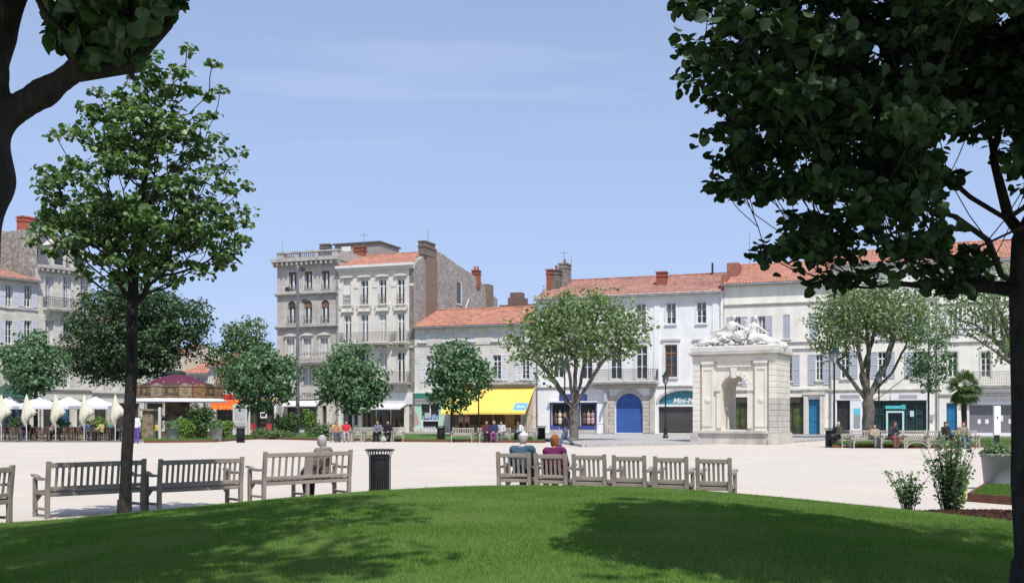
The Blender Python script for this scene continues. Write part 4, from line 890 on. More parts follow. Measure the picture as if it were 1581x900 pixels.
mr = t.nodes.new('ShaderNodeMapRange'); mr.inputs['From Min'].default_value = .42; mr.inputs['From Max'].default_value = .66; mr.inputs['To Max'].default_value = .8; t.links.new(n2.outputs['Fac'], mr.inputs['Value'])
m2 = t.nodes.new('ShaderNodeMix'); m2.data_type = 'RGBA'; m2.inputs['B'].default_value = (.52, .48, .44, 1); t.links.new(mr.outputs['Result'], m2.inputs['Factor']); t.links.new(ln, m2.inputs['A'])
n3 = t.nodes.new('ShaderNodeTexNoise'); n3.inputs['Scale'].default_value = 30; n3.inputs['Detail'].default_value = 3; t.links.new(co.outputs['Object'], n3.inputs['Vector'])
mr3 = t.nodes.new('ShaderNodeMapRange'); mr3.inputs['To Min'].default_value = .76; mr3.inputs['To Max'].default_value = 1.2; t.links.new(n3.outputs['Fac'], mr3.inputs['Value'])
vm = t.nodes.new('ShaderNodeVectorMath'); vm.operation = 'SCALE'; t.links.new(m2.outputs['Result'], vm.inputs[0]); t.links.new(mr3.outputs['Result'], vm.inputs['Scale']); t.links.new(vm.outputs[0], b.inputs['Base Color'])
q = MB(); q.add([(-600, -300, 0), (600, -300, 0), (600, 900, 0), (-600, 900, 0)], [(0, 1, 2, 3)]); q.build('plaza', SAND, kind='structure')
STREET = mat('street_paving', (.30, .29, .28), (.25, .24, .235), rough=.9, scale=.6, bump=.2, bscale=20)
def MW(x, y): p = MAIN.world(x, y); return (p.x, p.y)
poly('street', [MW(-40, -12), MW(90, -12), MW(90, -3), MW(-40, -3)], .004, STREET)
PAVE = masonry_mat('pavement_slabs', (.44, .42, .40), (.38, .36, .345), (.7, .7, .7), 1.0, 1.0, .02, bump=.3)
poly('pavement', [MW(-30, -3), MW(90, -3), MW(90, .3), MW(-30, .3)], 0, PAVE, .13)
KERB = mat('granite_kerb', (.42, .41, .40), (.34, .33, .32), scale=5)
q = MB()
for i in range(100):
    a = -20 + i*1.0; p = MAIN.world(a, -3.15); q.box(0, .985, -.12, .14, -.02, .145, MAIN.rz, (p.x, p.y))
q.build('kerb', KERB, kind='structure')
def LW(x, y): p = LEFT.world(x, y); return (p.x, p.y)
poly('pavement', [LW(-20, -3), LW(20, -3), LW(20, .3), LW(-20, .3)], 0, PAVE, .13)
ROADD = mat('grey_road', (.22, .215, .21), (.18, .175, .17), rough=.9, scale=.8, bump=.2, bscale=30)
poly('terrace_ground', [tuple(G(-150, 682.5)[:2]), tuple(G(225, 682.5)[:2]), tuple(G(225, 668)[:2]), tuple(G(-150, 668)[:2])], .004, ROADD)
# raised stone paving round the fountain
fp = [G(903, 690, .0), G(1183, 683.5, 0), G(1230, 683, 0), G(1300, 678, 0), G(1240, 672, 0), G(880, 672, 0), G(800, 673, 0)]
FPAV = masonry_mat('fountain_paving', (.44, .42, .41), (.36, .345, .34), (.72, .72, .72), 1.2, .6, .02, bump=.3)
poly('fountain_paving', [(p.x, p.y) for p in fp], 0, FPAV, .12)
q = MB()
for (A, B) in ((fp[0], fp[1]), (fp[6], fp[0])):
    d = B - A; n = int(d.length/1.2); rz = math.atan2(d.y, d.x)
    for i in range(n): p = A + d*i/n; q.box(.01, d.length/n-.01, -.15, .12, -.02, .135, rz, (p.x, p.y))
q.build('fountain_kerb', KERB, kind='structure')
# far lawns with a rusty steel edge
CORTEN = mat('rusty_steel_edge', (.17, .07, .04), (.11, .045, .03), rough=.9, scale=6)
FARGRASS = mat('far_grass', (.085, .17, .035), (.065, .13, .03), rough=.95, scale=.7, bump=.6, bscale=25)
def far_lawn(front, back):
    fr = [G(*p) for p in front]; bk = [G(*p) for p in back]; pts = fr + bk[::-1]
    poly('grass_bed', [(p.x, p.y) for p in pts], 0, FARGRASS, .16)
    q = MB()
    for A, B in zip(fr[:-1], fr[1:]):
        d = B - A; q.box(0, d.length, -.04, .04, -.02, .15, math.atan2(d.y, d.x), (A.x, A.y))
    q.build('bed_edge', CORTEN, kind='structure')
    # mown blades along the visible bed
    P0 = np.array([(p.x, p.y) for p in fr]); P1 = np.array([(p.x, p.y) for p in bk]); rs = np.random.RandomState(4); N = 16000
    k = rs.rand(N)*(len(fr)-1); i = k.astype(int); f = (k-i)[:, None]; a = P0[i]*(1-f) + P0[i+1]*f; b = P1[i]*(1-f) + P1[i+1]*f; g = rs.rand(N)[:, None]**2; c = a*(1-g) + b*g
    blades(c, np.full(N, .15), .05, .10, .02, rs, 'grass', MATS['far_blade'])
def blades(c, z, h0, h1, wd, rs, name, m):
    N = len(c); an = rs.rand(N)*math.pi; h = h0 + (h1-h0)*rs.rand(N); lx = (rs.rand(N)-.5)*h*.9; ly = (rs.rand(N)-.5)*h*.9
    V = np.zeros((N, 3, 3)); dx = np.cos(an)*wd/2; dy = np.sin(an)*wd/2
    V[:, 0] = np.stack([c[:, 0]-dx, c[:, 1]-dy, z-.01], 1); V[:, 1] = np.stack([c[:, 0]+dx, c[:, 1]+dy, z-.01], 1); V[:, 2] = np.stack([c[:, 0]+lx, c[:, 1]+ly, z+h], 1)
    return arrays(name, V.reshape(-1, 3), np.arange(N*3).reshape(N, 3), m, kind='stuff')
MATS['far_blade'] = leaf_mat('far_blade', (.07, .15, .03), (.12, .21, .05), rough=.8, trans=.2, spec=.1)
far_lawn([(222, 683.5), (330, 682.5), (400, 677.5), (520, 680.5), (640, 682), (842, 683.5)], [(222, 674), (330, 672), (400, 670), (520, 670), (640, 672), (842, 674)])
far_lawn([(1285, 691), (1400, 691.5), (1590, 690)], [(1292, 680), (1400, 679), (1590, 678)])
q = [G(1496, 774), G(1620, 784), G(1640, 752), G(1524, 755)]; poly('grass_bed', [(p.x, p.y) for p in q], 0, FARGRASS, .12)
k = MB()
for A, B in ((q[0], q[1]), (q[3], q[0])):
    d = B - A; k.box(0, d.length, -.03, .03, -.02, .16, math.atan2(d.y, d.x), (A.x, A.y))
k.build('bed_edge', CORTEN, kind='structure')
rs = np.random.RandomState(9); N = 9000; uv = rs.rand(N, 2); A, B, C, D = [np.array((p.x, p.y)) for p in q]
c = (A*(1-uv[:, :1]) + B*uv[:, :1])*(1-uv[:, 1:]) + (D*(1-uv[:, :1]) + C*uv[:, :1])*uv[:, 1:]; blades(c, np.full(N, .12), .03, .07, .012, rs, 'grass', MATS['far_blade'])

# near oval lawn, gently mounded
LCX, LCY, LA, LB = 0.0, 10.0, 10.19, 8.69
def lawn_z(x, y):
    r2 = ((x-LCX)/LA)**2 + ((y-LCY)/LB)**2
    hump = .729*np.clip(1 - np.clip(r2, 0, 1)**1.64, 0, 1)*np.exp(-((x-.52)/7.54)**2)
    return .012 + hump + .006*np.sin(x*1.7+y)*np.sin(y*1.3)
nr_, na = 60, 160; V = []; 
rr = np.linspace(0, 1, nr_)[:, None]; aa = np.linspace(0, 2*np.pi, na, endpoint=False)[None, :]
X = LCX + LA*rr*np.cos(aa); Y = LCY + LB*rr*np.sin(aa); Z = lawn_z(X, Y); V = np.stack([X, Y, Z], -1).reshape(-1, 3)
F_ = []
for i in range(nr_-1):
    for j in range(na): F_.append((i*na+j, (i+1)*na+j, (i+1)*na+(j+1) % na, i*na+(j+1) % na))
GRASS = mat('lawn_turf', (.070, .145, .026), (.10, .185, .035), rough=.95, scale=.9, detail=8, bump=.8, bscale=60, spec=.1)
arrays('lawn', V, np.array(F_), GRASS, smooth=True, kind='structure')
BLADE = leaf_mat('lawn_blade', (.075, .160, .028), (.125, .235, .042), (.22, .30, .09), rough=.7, trans=.25, spec=.15, patch=(1.1, (.21, .28, .10), .75))
rs = np.random.RandomState(11); N = 900000
dd = 5.2 + (18.9-5.2)*rs.rand(N)**.85; k = (rs.rand(N)-.5)*1.16; c = np.stack([k*dd, dd], 1)
r2 = ((c[:, 0]-LCX)/LA)**2 + ((c[:, 1]-LCY)/LB)**2; c = c[r2 < .998]; dn_ = c[:, 1]
blades(c, lawn_z(c[:, 0], c[:, 1]), .012, .026, .0075, rs, 'grass', BLADE)
c2_ = c[rs.randint(0, len(c), 9000)]; c2_ = c2_ + rs.randn(len(c2_), 2)*.03; blades(c2_, lawn_z(c2_[:, 0], c2_[:, 1]), .028, .055, .009, rs, 'long_grass', BLADE)
an_ = rs.rand(30000)*2*math.pi; q_ = 1 + rs.randn(30000)*.004; c2_ = np.stack([LCX+LA*q_*np.cos(an_), LCY+LB*q_*np.sin(an_)], 1); blades(c2_, np.full(30000, .0), .02, .06, .010, rs, 'edge_grass', BLADE)
# mulch bed on the right rim of the lawn
def mound(name, cx, cy, ax, ay, h, m, kind='structure', rz=0.0, seed=1):
    rs = np.random.RandomState(seed); rr = np.linspace(0, 1, 16)[:, None]; aa = np.linspace(0, 2*np.pi, 60, endpoint=False)[None, :]
    lx = ax*rr*np.cos(aa)*(1+.06*np.sin(3*aa+1)); ly = ay*rr*np.sin(aa)*(1+.05*np.sin(4*aa)); X = cx + lx*math.cos(rz) - ly*math.sin(rz); Y = cy + lx*math.sin(rz) + ly*math.cos(rz)
    Z = np.maximum(lawn_z(X, Y)*(((X-LCX)/LA)**2+((Y-LCY)/LB)**2 < 1), .0) + .015 + h*(1-rr**2.5) + .03*rs.rand(*X.shape)*(1-rr)
    V = np.stack([X, Y, Z - .05*(rr > .99)], -1).reshape(-1, 3); F_ = [(i*60+j, (i+1)*60+j, (i+1)*60+(j+1) % 60, i*60+(j+1) % 60) for i in range(15) for j in range(60)]
    return arrays(name, V, np.array(F_), m, kind=kind), V
MULCH = mat('bark_mulch', (.045, .022, .018), (.085, .045, .035), rough=1, scale=9, bump=1, bscale=50, spec=.05)
mb_, MV = mound('mulch_bed', 7.55, 16.1, 2.0, .95, .13, MULCH, rz=R(-30))
CHIP = leaf_mat('bark_chip', (.04, .02, .017), (.12, .06, .045), rough=.95, trans=0, spec=.05)
sel = MV[rs.randint(0, len(MV)-61, 7000)] + np.concatenate([(rs.rand(7000, 2)-.5)*.2, np.zeros((7000, 1))], 1)
blades(sel[:, :2], sel[:, 2], .005, .03, .045, rs, 'bark_chips', CHIP)

# ------------------------------------------------ the fountain
fo = P(1134, 62.0); FZ = .12
fr_ = thing('fountain', 'carved white stone fountain arch crowned by two reclining sculpted figures', 'fountain', (fo.x, fo.y, FZ), R(-28))
ST = mat('fountain_limestone', (.72, .68, .60), (.64, .60, .53), rough=.9, scale=1.3, bump=.25, bscale=18, stain=((.42, .38, .32), 1.6, .35))
STB = mat('fountain_limestone_worn', (.56, .53, .47), (.48, .45, .41), rough=.9, scale=2, bump=.3, stain=((.28, .27, .26), 1.0, .9))
SWH = mat('white_carved_stone', (.62, .60, .56), (.50, .485, .45), rough=.85, scale=3, bump=.2, bscale=14)
HW, DP = 2.46, 3.0; ZC = 5.02                # half width, depth, underside of cornice
AW, AZ0, AZS, AZT = .78, .72, 3.10, 3.88
q = MB()                                       # core with the arch cut through
def archwall(mb, y, hw, z1, flip=False):
    n = 14; arc = [(-AW*math.cos(math.pi*k/n), AZS + AW*math.sin(math.pi*k/n)) for k in range(n+1)]
    mb.quad((-hw, y, 0), (-AW, y, 0), (-AW, y, AZS), (-hw, y, AZS)); mb.quad((AW, y, 0), (hw, y, 0), (hw, y, AZS), (AW, y, AZS)); mb.quad((-AW, y, 0), (AW, y, 0), (AW, y, AZ0), (-AW, y, AZ0))
    for k in range(n):
        p, r = arc[k], arc[k+1]; mb.quad((p[0], y, p[1]), (r[0], y, r[1]), (r[0], y, z1), (p[0], y, z1))
    mb.quad((-hw, y, AZS), (-AW, y, AZS), (-AW, y, z1), (-hw, y, z1)); mb.quad((AW, y, AZS), (hw, y, AZS), (hw, y, z1), (AW, y, z1)); return arc
hw = HW-.42
arc = archwall(q, -.0, hw, ZC); archwall(q, DP, hw, ZC)
for a, b in zip(arc[:-1], arc[1:]): q.quad((a[0], 0, a[1]), (b[0], 0, b[1]), (b[0], DP, b[1]), (a[0], DP, a[1]))
q.quad((-AW, 0, AZ0), (-AW, 0, AZS), (-AW, DP, AZS), (-AW, DP, AZ0)); q.quad((AW, 0, AZ0), (AW, DP, AZ0), (AW, DP, AZS), (AW, 0, AZS)); q.quad((-AW, 0, AZ0), (-AW, DP, AZ0), (AW, DP, AZ0), (AW, 0, AZ0))
for s in (-1, 1): q.quad((s*hw, 0, 0), (s*hw, DP, 0), (s*hw, DP, ZC), (s*hw, 0, ZC))
q.quad((-hw, 0, ZC), (hw, 0, ZC), (hw, DP, ZC), (-hw, DP, ZC)); q.build('arch_wall', ST, fr_)
for s in (-1, 1):                              # banded corner piers, course by course
    z = .55; k = 0
    while z < ZC - .35:
        for (ya, yb) in ((-.16, .80), (.815, 1.60), (1.615, 2.4), (2.415, DP+.12)):
            x0, x1 = (s*(hw+.002), s*(HW+(.0 if k % 2 else .0)))
            if x0 > x1: x0, x1 = x1, x0
            MB().box(x0, x1, ya, yb, z, z+.315, bev=.02).build('stone_block', STB if (s > 0 and z < 2.4) else ST, fr_)
        z += .327; k += 1
    q = MB(); x0, x1 = sorted((s*(hw-.02), s*(HW+.12))); q.box(x0, x1, -.30, DP+.25, -.13, .30); q.box(x0, x1-.0, -.24, DP+.2, .301, .545); q.build('pier_base', STB, fr_)
    q = MB(); xa, xb = sorted((s*1.22, s*1.92)); q.box(xa, xb, -.13, -.001, .7, 4.55)     # pilaster with sunk panel frame and boss
    q.box(xa+.02, xa+.12, -.17, -.131, .9, 4.3); q.box(xb-.12, xb-.02, -.17, -.131, .9, 4.3); q.box(xa+.121, xb-.121, -.17, -.131, 4.2, 4.3); q.box(xa+.121, xb-.121, -.17, -.131, .9, 1.0)
    q.box(xa-.05, xb+.05, -.22, -.001, 4.55, 4.78); q.box(xa-.05, xb+.05, -.2, -.001, .55, .7); q.build('pilaster', ST, fr_)
    b_ = MB(); b_.lathe([(.20, 0), (.20, .02), (.16, .03), (.14, .01), (.10, .035), (.0, .05)], 16, close=False); bb = b_.build('boss', ST, fr_, smooth=True, loc=((xa+xb)/2, -.13, 2.45)); bb.rotation_euler = (R(90), 0, 0)
q = MB()
n = 11
for k in range(n):
    a0, a1 = math.pi*k/n + .008, math.pi*(k+1)/n - .008
    pts = [(-AW*math.cos(a0), AZS+AW*math.sin(a0)), (-AW*math.cos(a1), AZS+AW*math.sin(a1)), (-(AW+.27)*math.cos(a1), AZS+(AW+.27)*math.sin(a1)), (-(AW+.27)*math.cos(a0), AZS+(AW+.27)*math.sin(a0))]
    MB().prism(pts, -.10, -.001, 'y').build('voussoir', ST, fr_)
MB().prism([(-.13, 3.72), (.13, 3.72), (.19, 4.32), (-.19, 4.32)], -.20, -.101, 'y').build('keystone', ST, fr_)
for s in (-1, 1): xa, xb = sorted((s*AW, s*(AW+.36))); q = MB(); q.box(xa, xb, -.16, -.001, 2.98, 3.12); q.box(*sorted((s*AW, s*(AW+.27))), -.09, -.001, AZ0+.1, 2.979); q.build('impost', ST, fr_)
q = MB(); q.box(-1.0, 1.0, -.12, -.001, 4.36, 4.74); q.box(-1.06, 1.06, -.17, -.001, 4.741, 4.82); q.build('panel', ST, fr_)
q = MB(); q.box(-hw, hw, -.20, 0, -.13, .52); q.box(-hw, hw, -.34, 0, .521, .66); q.build('basin_ledge', STB, fr_)
q = MB(); q.lathe([(.03, 0), (.10, .02), (.08, .3), (.05, .7), (.06, .8)], 10, (-AW+.11, 1.0, AZ0)); q.tube([(-AW+.04, 1.0, 1.9), (-AW+.08, .8, 2.0), (-AW+.12, .62, 1.9)], .03, 6); q.build('water_spout', STB, fr_)
q = MB(); q.box(-HW-.02, HW+.02, -.18, DP+.15, ZC-.34, ZC-.02); q.build('frieze', ST, fr_)
q = MB(); q.box(-HW-.1, HW+.1, -.32, DP+.25, ZC, ZC+.09); q.box(-HW-.2, HW+.2, -.42, DP+.35, ZC+.091, ZC+.20); q.box(-HW-.08, HW+.08, -.25, DP+.2, ZC-.02+.001, ZC-.001); q.build('cornice', STB, fr_)
q = MB(); za = ZC+.201; q.box(-HW-.1, HW+.1, -.30, DP+.3, za, za+.36, bev=.05); q.build('attic_block', SWH, fr_)
FTOP = za + .36
# ---------------------------------------------------------------- smooth bodies: blended rounded limbs -> one continuous surface
def sdf_arrays(prims, res, k=.03):
    """prims: ('c', a, b, ra, rb) tapered limb or ('e', centre, (rx,ry,rz)) ellipsoid; returns vertices, quads"""
    lo = np.full(3, 1e9); hi = -lo
    for p in prims:
        if p[0] == 'c':
            for q, r in ((p[1], p[3]), (p[2], p[4])): lo = np.minimum(lo, np.array(q)-r); hi = np.maximum(hi, np.array(q)+r)
        else: lo = np.minimum(lo, np.array(p[1])-np.array(p[2])); hi = np.maximum(hi, np.array(p[1])+np.array(p[2]))
    lo -= res*2.5; hi += res*2.5; n = np.maximum(4, np.ceil((hi-lo)/res).astype(int)+1)
    ax = [lo[i] + res*np.arange(n[i]) for i in range(3)]; Pt = np.stack(np.meshgrid(*ax, indexing='ij'), -1)
    D = np.full(tuple(n), 1e3)
    for p in prims:
        if p[0] == 'c': cen = (np.array(p[1])+np.array(p[2]))/2; ext = np.abs(np.array(p[1])-np.array(p[2]))/2 + max(p[3], p[4])
        else: cen = np.array(p[1], float); ext = np.array(p[2], float)
        i0 = np.maximum(0, np.floor((cen-ext-k*1.2-3*res-lo)/res).astype(int)); i1 = np.minimum(n, np.ceil((cen+ext+k*1.2+3*res-lo)/res).astype(int)+1)
        sl = tuple(slice(a, b) for a, b in zip(i0, i1)); X = Pt[sl]
        if X.size == 0: continue
        if p[0] == 'c':
            a = np.array(p[1], float); b = np.array(p[2], float); ab = b-a; L = max(ab@ab, 1e-9); t = np.clip(((X-a)@ab)/L, 0, 1); d = np.linalg.norm(X-a-t[..., None]*ab, axis=-1) - (p[3]+(p[4]-p[3])*t)
        else:
            c = np.array(p[1], float); r = np.array(p[2], float); q = (X-c)/r; l = np.linalg.norm(q, axis=-1); g = np.linalg.norm(q/r, axis=-1)+1e-9; d = l*(l-1)/g
        O = D[sl]; h = np.clip(.5+.5*(O-d)/k, 0, 1); D[sl] = O*(1-h)+d*h - k*h*(1-h)
    S = D < 0; c8 = [D[i:n[0]-1+i, j:n[1]-1+j, l:n[2]-1+l] for i in (0, 1) for j in (0, 1) for l in (0, 1)]
    mn = np.minimum.reduce(c8); mx = np.maximum.reduce(c8); act = (mn < 0) & (mx >= 0)
    idx = np.full(act.shape, -1); ids = np.argwhere(act); idx[tuple(ids.T)] = np.arange(len(ids))
    acc = np.zeros((len(ids), 3)); cnt = np.zeros(len(ids)); off = [(i, j, l) for i in (0, 1) for j in (0, 1) for l in (0, 1)]
    vals = np.stack([c[act] for c in c8], 1)
    for a in range(8):
        for b in range(a+1, 8):
            if sum(abs(off[a][t]-off[b][t]) for t in range(3)) != 1: continue
            va, vb = vals[:, a], vals[:, b]; m = (va < 0) != (vb < 0)
            t = np.where(m, va/(va-vb+1e-12), 0)[:, None]; pt = np.array(off[a]) + t*(np.array(off[b])-np.array(off[a])); acc[m] += pt[m]; cnt[m] += 1
    V = lo + res*(ids + acc/np.maximum(cnt, 1)[:, None]); Q = []
    for axn in range(3):
        o1, o2 = [t for t in range(3) if t != axn]
        A = np.moveaxis(S, axn, 0); e = A[:-1] != A[1:]; e = np.moveaxis(e, 0, axn); pos = np.argwhere(e)
        pos = pos[(pos[:, o1] > 0) & (pos[:, o2] > 0) & (pos[:, o1] < n[o1]-1) & (pos[:, o2] < n[o2]-1)]
        if not len(pos): continue
        fl = S[tuple(pos.T)]
        def at(d1, d2): q = pos.copy(); q[:, o1] -= d1; q[:, o2] -= d2; return idx[tuple(q.T)]
        qd = np.stack([at(0, 0), at(1, 0), at(1, 1), at(0, 1)], 1)
        flip = fl ^ (axn == 1); qd[~flip] = qd[~flip][:, ::-1]; Q.append(qd[(qd >= 0).all(1)])
    return V, np.concatenate(Q)
def blob(name, prims, res, m, parent=None, k=.03, noise=0.0):
    V, Q = sdf_arrays(prims, res, k)
    if noise:
        rs = np.random.RandomState(1); ph = rs.rand(3, 3)*6
        for f, a in ((9, .6), (23, .4)): V = V + noise*a*np.sin(V[:, [1, 2, 0]]*f + ph[0]) * np.cos(V[:, [2, 0, 1]]*f*.7 + ph[1])
    me = np_mesh(name, V, Q, m, True); return link(name, me, parent)

SKIN = mat('skin', (.48, .27, .19), (.42, .22, .15), rough=.55, scale=6); SKIN2 = mat('ruddy_skin', (.46, .20, .13), (.38, .16, .11), rough=.55, scale=8)
def cloth(name, c, c2=None, s=8): return mat(name, c, c2 or tuple(x*.7 for x in c), rough=.9, scale=s, bump=.4, bscale=40)
SHOE = cloth('shoe_leather', (.03, .025, .02))

def person(label, loc, rz, pose='sit', topc=None, legc=None, hairc=None, res=.03, scale=1.0, skin=None, hat=None, hair='short', arms='lap', fem=False, lean=0.0, bag=None, sleeves=True, shorts=False, group=None, turn=0.0, shoec=None, coll=None, seat=.45):
    """local +y is forward, +x right; z=0 is the floor under the feet"""
    p = thing('person', label, 'person', loc, rz, group); skin = skin or SKIN
    s = scale; V3 = lambda x, y, z: np.array((x*s, y*s, z*s))
    sh = .165 if fem else .19; hp = .095
    if pose == 'sit':
        st = seat/s + .09; hip = st; L = lean
        H = [V3(k*hp, 0, hip) for k in (-1, 1)]; K = [V3(k*(.11+.02*(not fem)), .43, hip-.0) for k in (-1, 1)]; A = [V3(k*.12, .40 + (.06 if k > 0 else -.05), .09) for k in (-1, 1)]
        if arms == 'crossleg': K[1] = V3(-.02, .45, hip+.09); A[1] = V3(-.16, .62, .28)
        pel = V3(0, 0, hip+.03); che = V3(0, -.05+L*.5, hip+.33); nk = V3(0, -.05+L, hip+.52); SH = [V3(k*sh, -.05+L*.95, hip+.47) for k in (-1, 1)]; hd = V3(0, -.02+L*1.25, hip+.68)
    else:
        w_ = 1 if pose == 'walk' else 0; hip = .93
        H = [V3(k*hp, 0, hip) for k in (-1, 1)]
        K = [V3(-.10, .20*w_, .50), V3(.10, -.03*w_, .49)]; A = [V3(-.10, .33*w_, .10), V3(.10, -.38*w_, .15 if w_ else .09)]
        pel = V3(0, 0, hip+.05); che = V3(0, .02+lean*.5, hip+.36); nk = V3(0, .03+lean, hip+.56); SH = [V3(k*sh, .02+lean*.9, hip+.50) for k in (-1, 1)]; hd = V3(0, .05+lean*1.3, hip+.73)
    if arms in ('lap', 'crossleg'):
        E = [SH[0] + V3(-.07, .07, -.27), SH[1] + V3(.07, .07, -.27)]; Wr = [V3(-.07, .26, hip+.12), V3(.07, .27, hip+.12)]
    elif arms == 'table': E = [SH[i] + V3((-1, 1)[i]*.06, .14, -.22) for i in (0, 1)]; Wr = [V3(-.12, .42, hip+.24), V3(.10, .44, hip+.24)]
    elif arms == 'back': E = [SH[0] + V3(-.20, -.12, -.18), SH[1] + V3(.07, .05, -.27)]; Wr = [SH[0] + V3(-.45, -.18, -.10), V3(.10, .25, hip+.1)]
    elif arms == 'swing': E = [SH[0] + V3(-.05, -.10, -.26), SH[1] + V3(.05, .06, -.27)]; Wr = [SH[0] + V3(-.03, -.04, -.50), SH[1] + V3(.03, .24, -.45)]
    else: E = [SH[i] + V3((-1, 1)[i]*.05, -.02, -.28) for i in (0, 1)]; Wr = [E[i] + V3(0, .06, -.24) for i in (0, 1)]
    hx = V3(math.sin(turn)*.02, 0, 0)
    legs = []
    for i in (0, 1):
        legs += [('c', H[i], K[i], .085*s, .060*s), ('c', K[i], A[i], .058*s, .036*s)]
    B = [('c', pel, che, .125*s, .135*s), ('c', che, nk, .12*s, .055*s), ('e', che, (sh*.95*s, .11*s, .16*s)), ('e', pel, ((.17 if fem else .16)*s, .12*s, .12*s)), ('c', SH[0], SH[1], .065*s, .065*s),
         ('c', nk, hd, .055*s, .06*s)] + legs
    fw = np.array((math.sin(turn), math.cos(turn), 0)); sd_ = np.array((math.cos(turn), -math.sin(turn), 0))
    B += [('e', hd, (.075*s, .088*s, .112*s)), ('e', hd + fw*.03*s - np.array((0, 0, .045*s)), (.055*s, .055*s, .06*s)), ('c', hd+fw*.085*s, hd+fw*.108*s-np.array((0, 0, .02*s)), .010*s, .014*s),
          ('c', hd+fw*.082*s-np.array((0, 0, .058*s))-sd_*.02*s, hd+fw*.082*s-np.array((0, 0, .058*s))+sd_*.02*s, .010*s, .010*s)]
    for k in (-1, 1): B += [('e', hd+sd_*.076*s*k, (.016*s, .02*s, .032*s))]
    for i in (0, 1):
        B += [('c', SH[i], E[i], .050*s, .040*s), ('c', E[i], Wr[i], .038*s, .026*s)]
        f = Wr[i]-E[i]; f = f/np.linalg.norm(f); sx = (1, -1)[i]
        up = np.array((0, 0, 1.)); lat = np.cross(f, up); lat = lat/(np.linalg.norm(lat)+1e-9)
        palm = Wr[i] + f*.07*s; B += [('c', Wr[i]+f*.01*s, palm, .026*s, .030*s), ('c', Wr[i]+f*.03*s+lat*.028*s, palm+lat*.018*s, .020*s, .020*s)]
        for j, ln in enumerate((.062, .075, .07, .055)):
            o = lat*(.030-.020*j)*s; b0 = palm + f*.015*s + o; b1 = b0 + f*ln*.6*s - up*.012*s; b2 = b1 + f*ln*.35*s - up*.028*s; B += [('c', b0, b1, .0095*s, .009*s), ('c', b1, b2, .009*s, .007*s)]
        t0 = Wr[i] + f*.03*s + lat*sx*.035*s; B += [('c', t0, t0+lat*sx*.025*s+f*.04*s-up*.01*s, .011*s, .009*s)]
    FT = []
    for i in (0, 1):
        sho = (K[i]-A[i]); fy = V3(0, .17, 0); a = A[i] + V3(0, -.05, -.035); b = A[i] + fy + V3(0, -.0, -.05)
        if A[i][2] > .2*s: b = A[i] + V3(-.03, .15, .03)
        FT += [('c', a, b, .038*s, .034*s)]; B.append(('c', A[i], (a+b)/2, .035*s, .03*s))
    blob('body', B, res*.8, skin, p, k=.018*s)
    g = .016*s + res*.22
    if topc:
        T = [('c', pel, che, .125*s+g, .135*s+g), ('c', che, nk-np.array((0, 0, .03*s)), .12*s+g, .06*s+g*.6), ('e', che, (sh*.95*s+g, .115*s+g, .17*s+g)), ('e', pel, ((.165 if fem else .155)*s+g, .125*s+g, .13*s+g)), ('c', SH[0], SH[1], .068*s+g, .068*s+g)]
        for i in (0, 1):
            T.append(('c', SH[i], E[i] if sleeves else SH[i]*.5+E[i]*.5, .052*s+g, .045*s+g))
            if sleeves: T.append(('c', E[i], Wr[i]*.94+E[i]*.06, .042*s+g, .031*s+g))
        blob('jacket' if sleeves else 'shirt', T, res, topc, p, k=.035*s, noise=.013 if res < .025 else 0)
    if coll is not None: blob('collar', [('c', nk-np.array((.03*s, .02*s, -.01)), nk-np.array((-.03*s, .02*s, -.01)), .058*s, .058*s)], res*.8, coll, p, k=.02)
    if legc:
        T = [('e', pel-np.array((0, 0, .03*s)), (.165*s+g, .125*s+g, .12*s+g))]
        for i in (0, 1):
            T.append(('c', H[i], K[i], .088*s+g, .066*s+g))
            if not shorts: T.append(('c', K[i], A[i], .064*s+g, .050*s+g))
        blob('trousers', T, res, legc, p, k=.03*s)
    blob('shoes', [(a[0], a[1], a[2], a[3]+.008, a[4]+.006) for a in FT], min(res, .025), shoec or SHOE, p, k=.02)
    if hairc:
        up = np.array((0, 0, 1.)); c = hd + up*.028*s - fw*.018*s
        T = [('e', c, (.083*s, .093*s, .098*s))]
        if hair == 'short': T += [('e', hd - fw*.045*s - up*.03*s, (.072*s, .058*s, .075*s))]
        if hair == 'bob': T += [('e', hd - fw*.035*s - up*.04*s, (.088*s, .075*s, .10*s)), ('e', c+up*.02*s, (.085*s, .09*s, .09*s))]
        if hair == 'long': T += [('c', hd - fw*.04*s, hd - fw*.075*s - up*.24*s, .078*s, .05*s)]
        blob('hair', T, res*.7, hairc, p, k=.03*s, noise=.010)
    if hat:
        up = np.array((0, 0, 1.)); c = hd + up*.075*s
        blob('cap', [('e', c, (.092*s, .104*s, .062*s)), ('e', c+fw*.085*s-up*.022*s, (.07*s, .07*s, .014*s)), ('c', c+up*.06*s, c+up*.066*s, .012*s, .012*s)], res*.6, hat, p, k=.015)
    return p

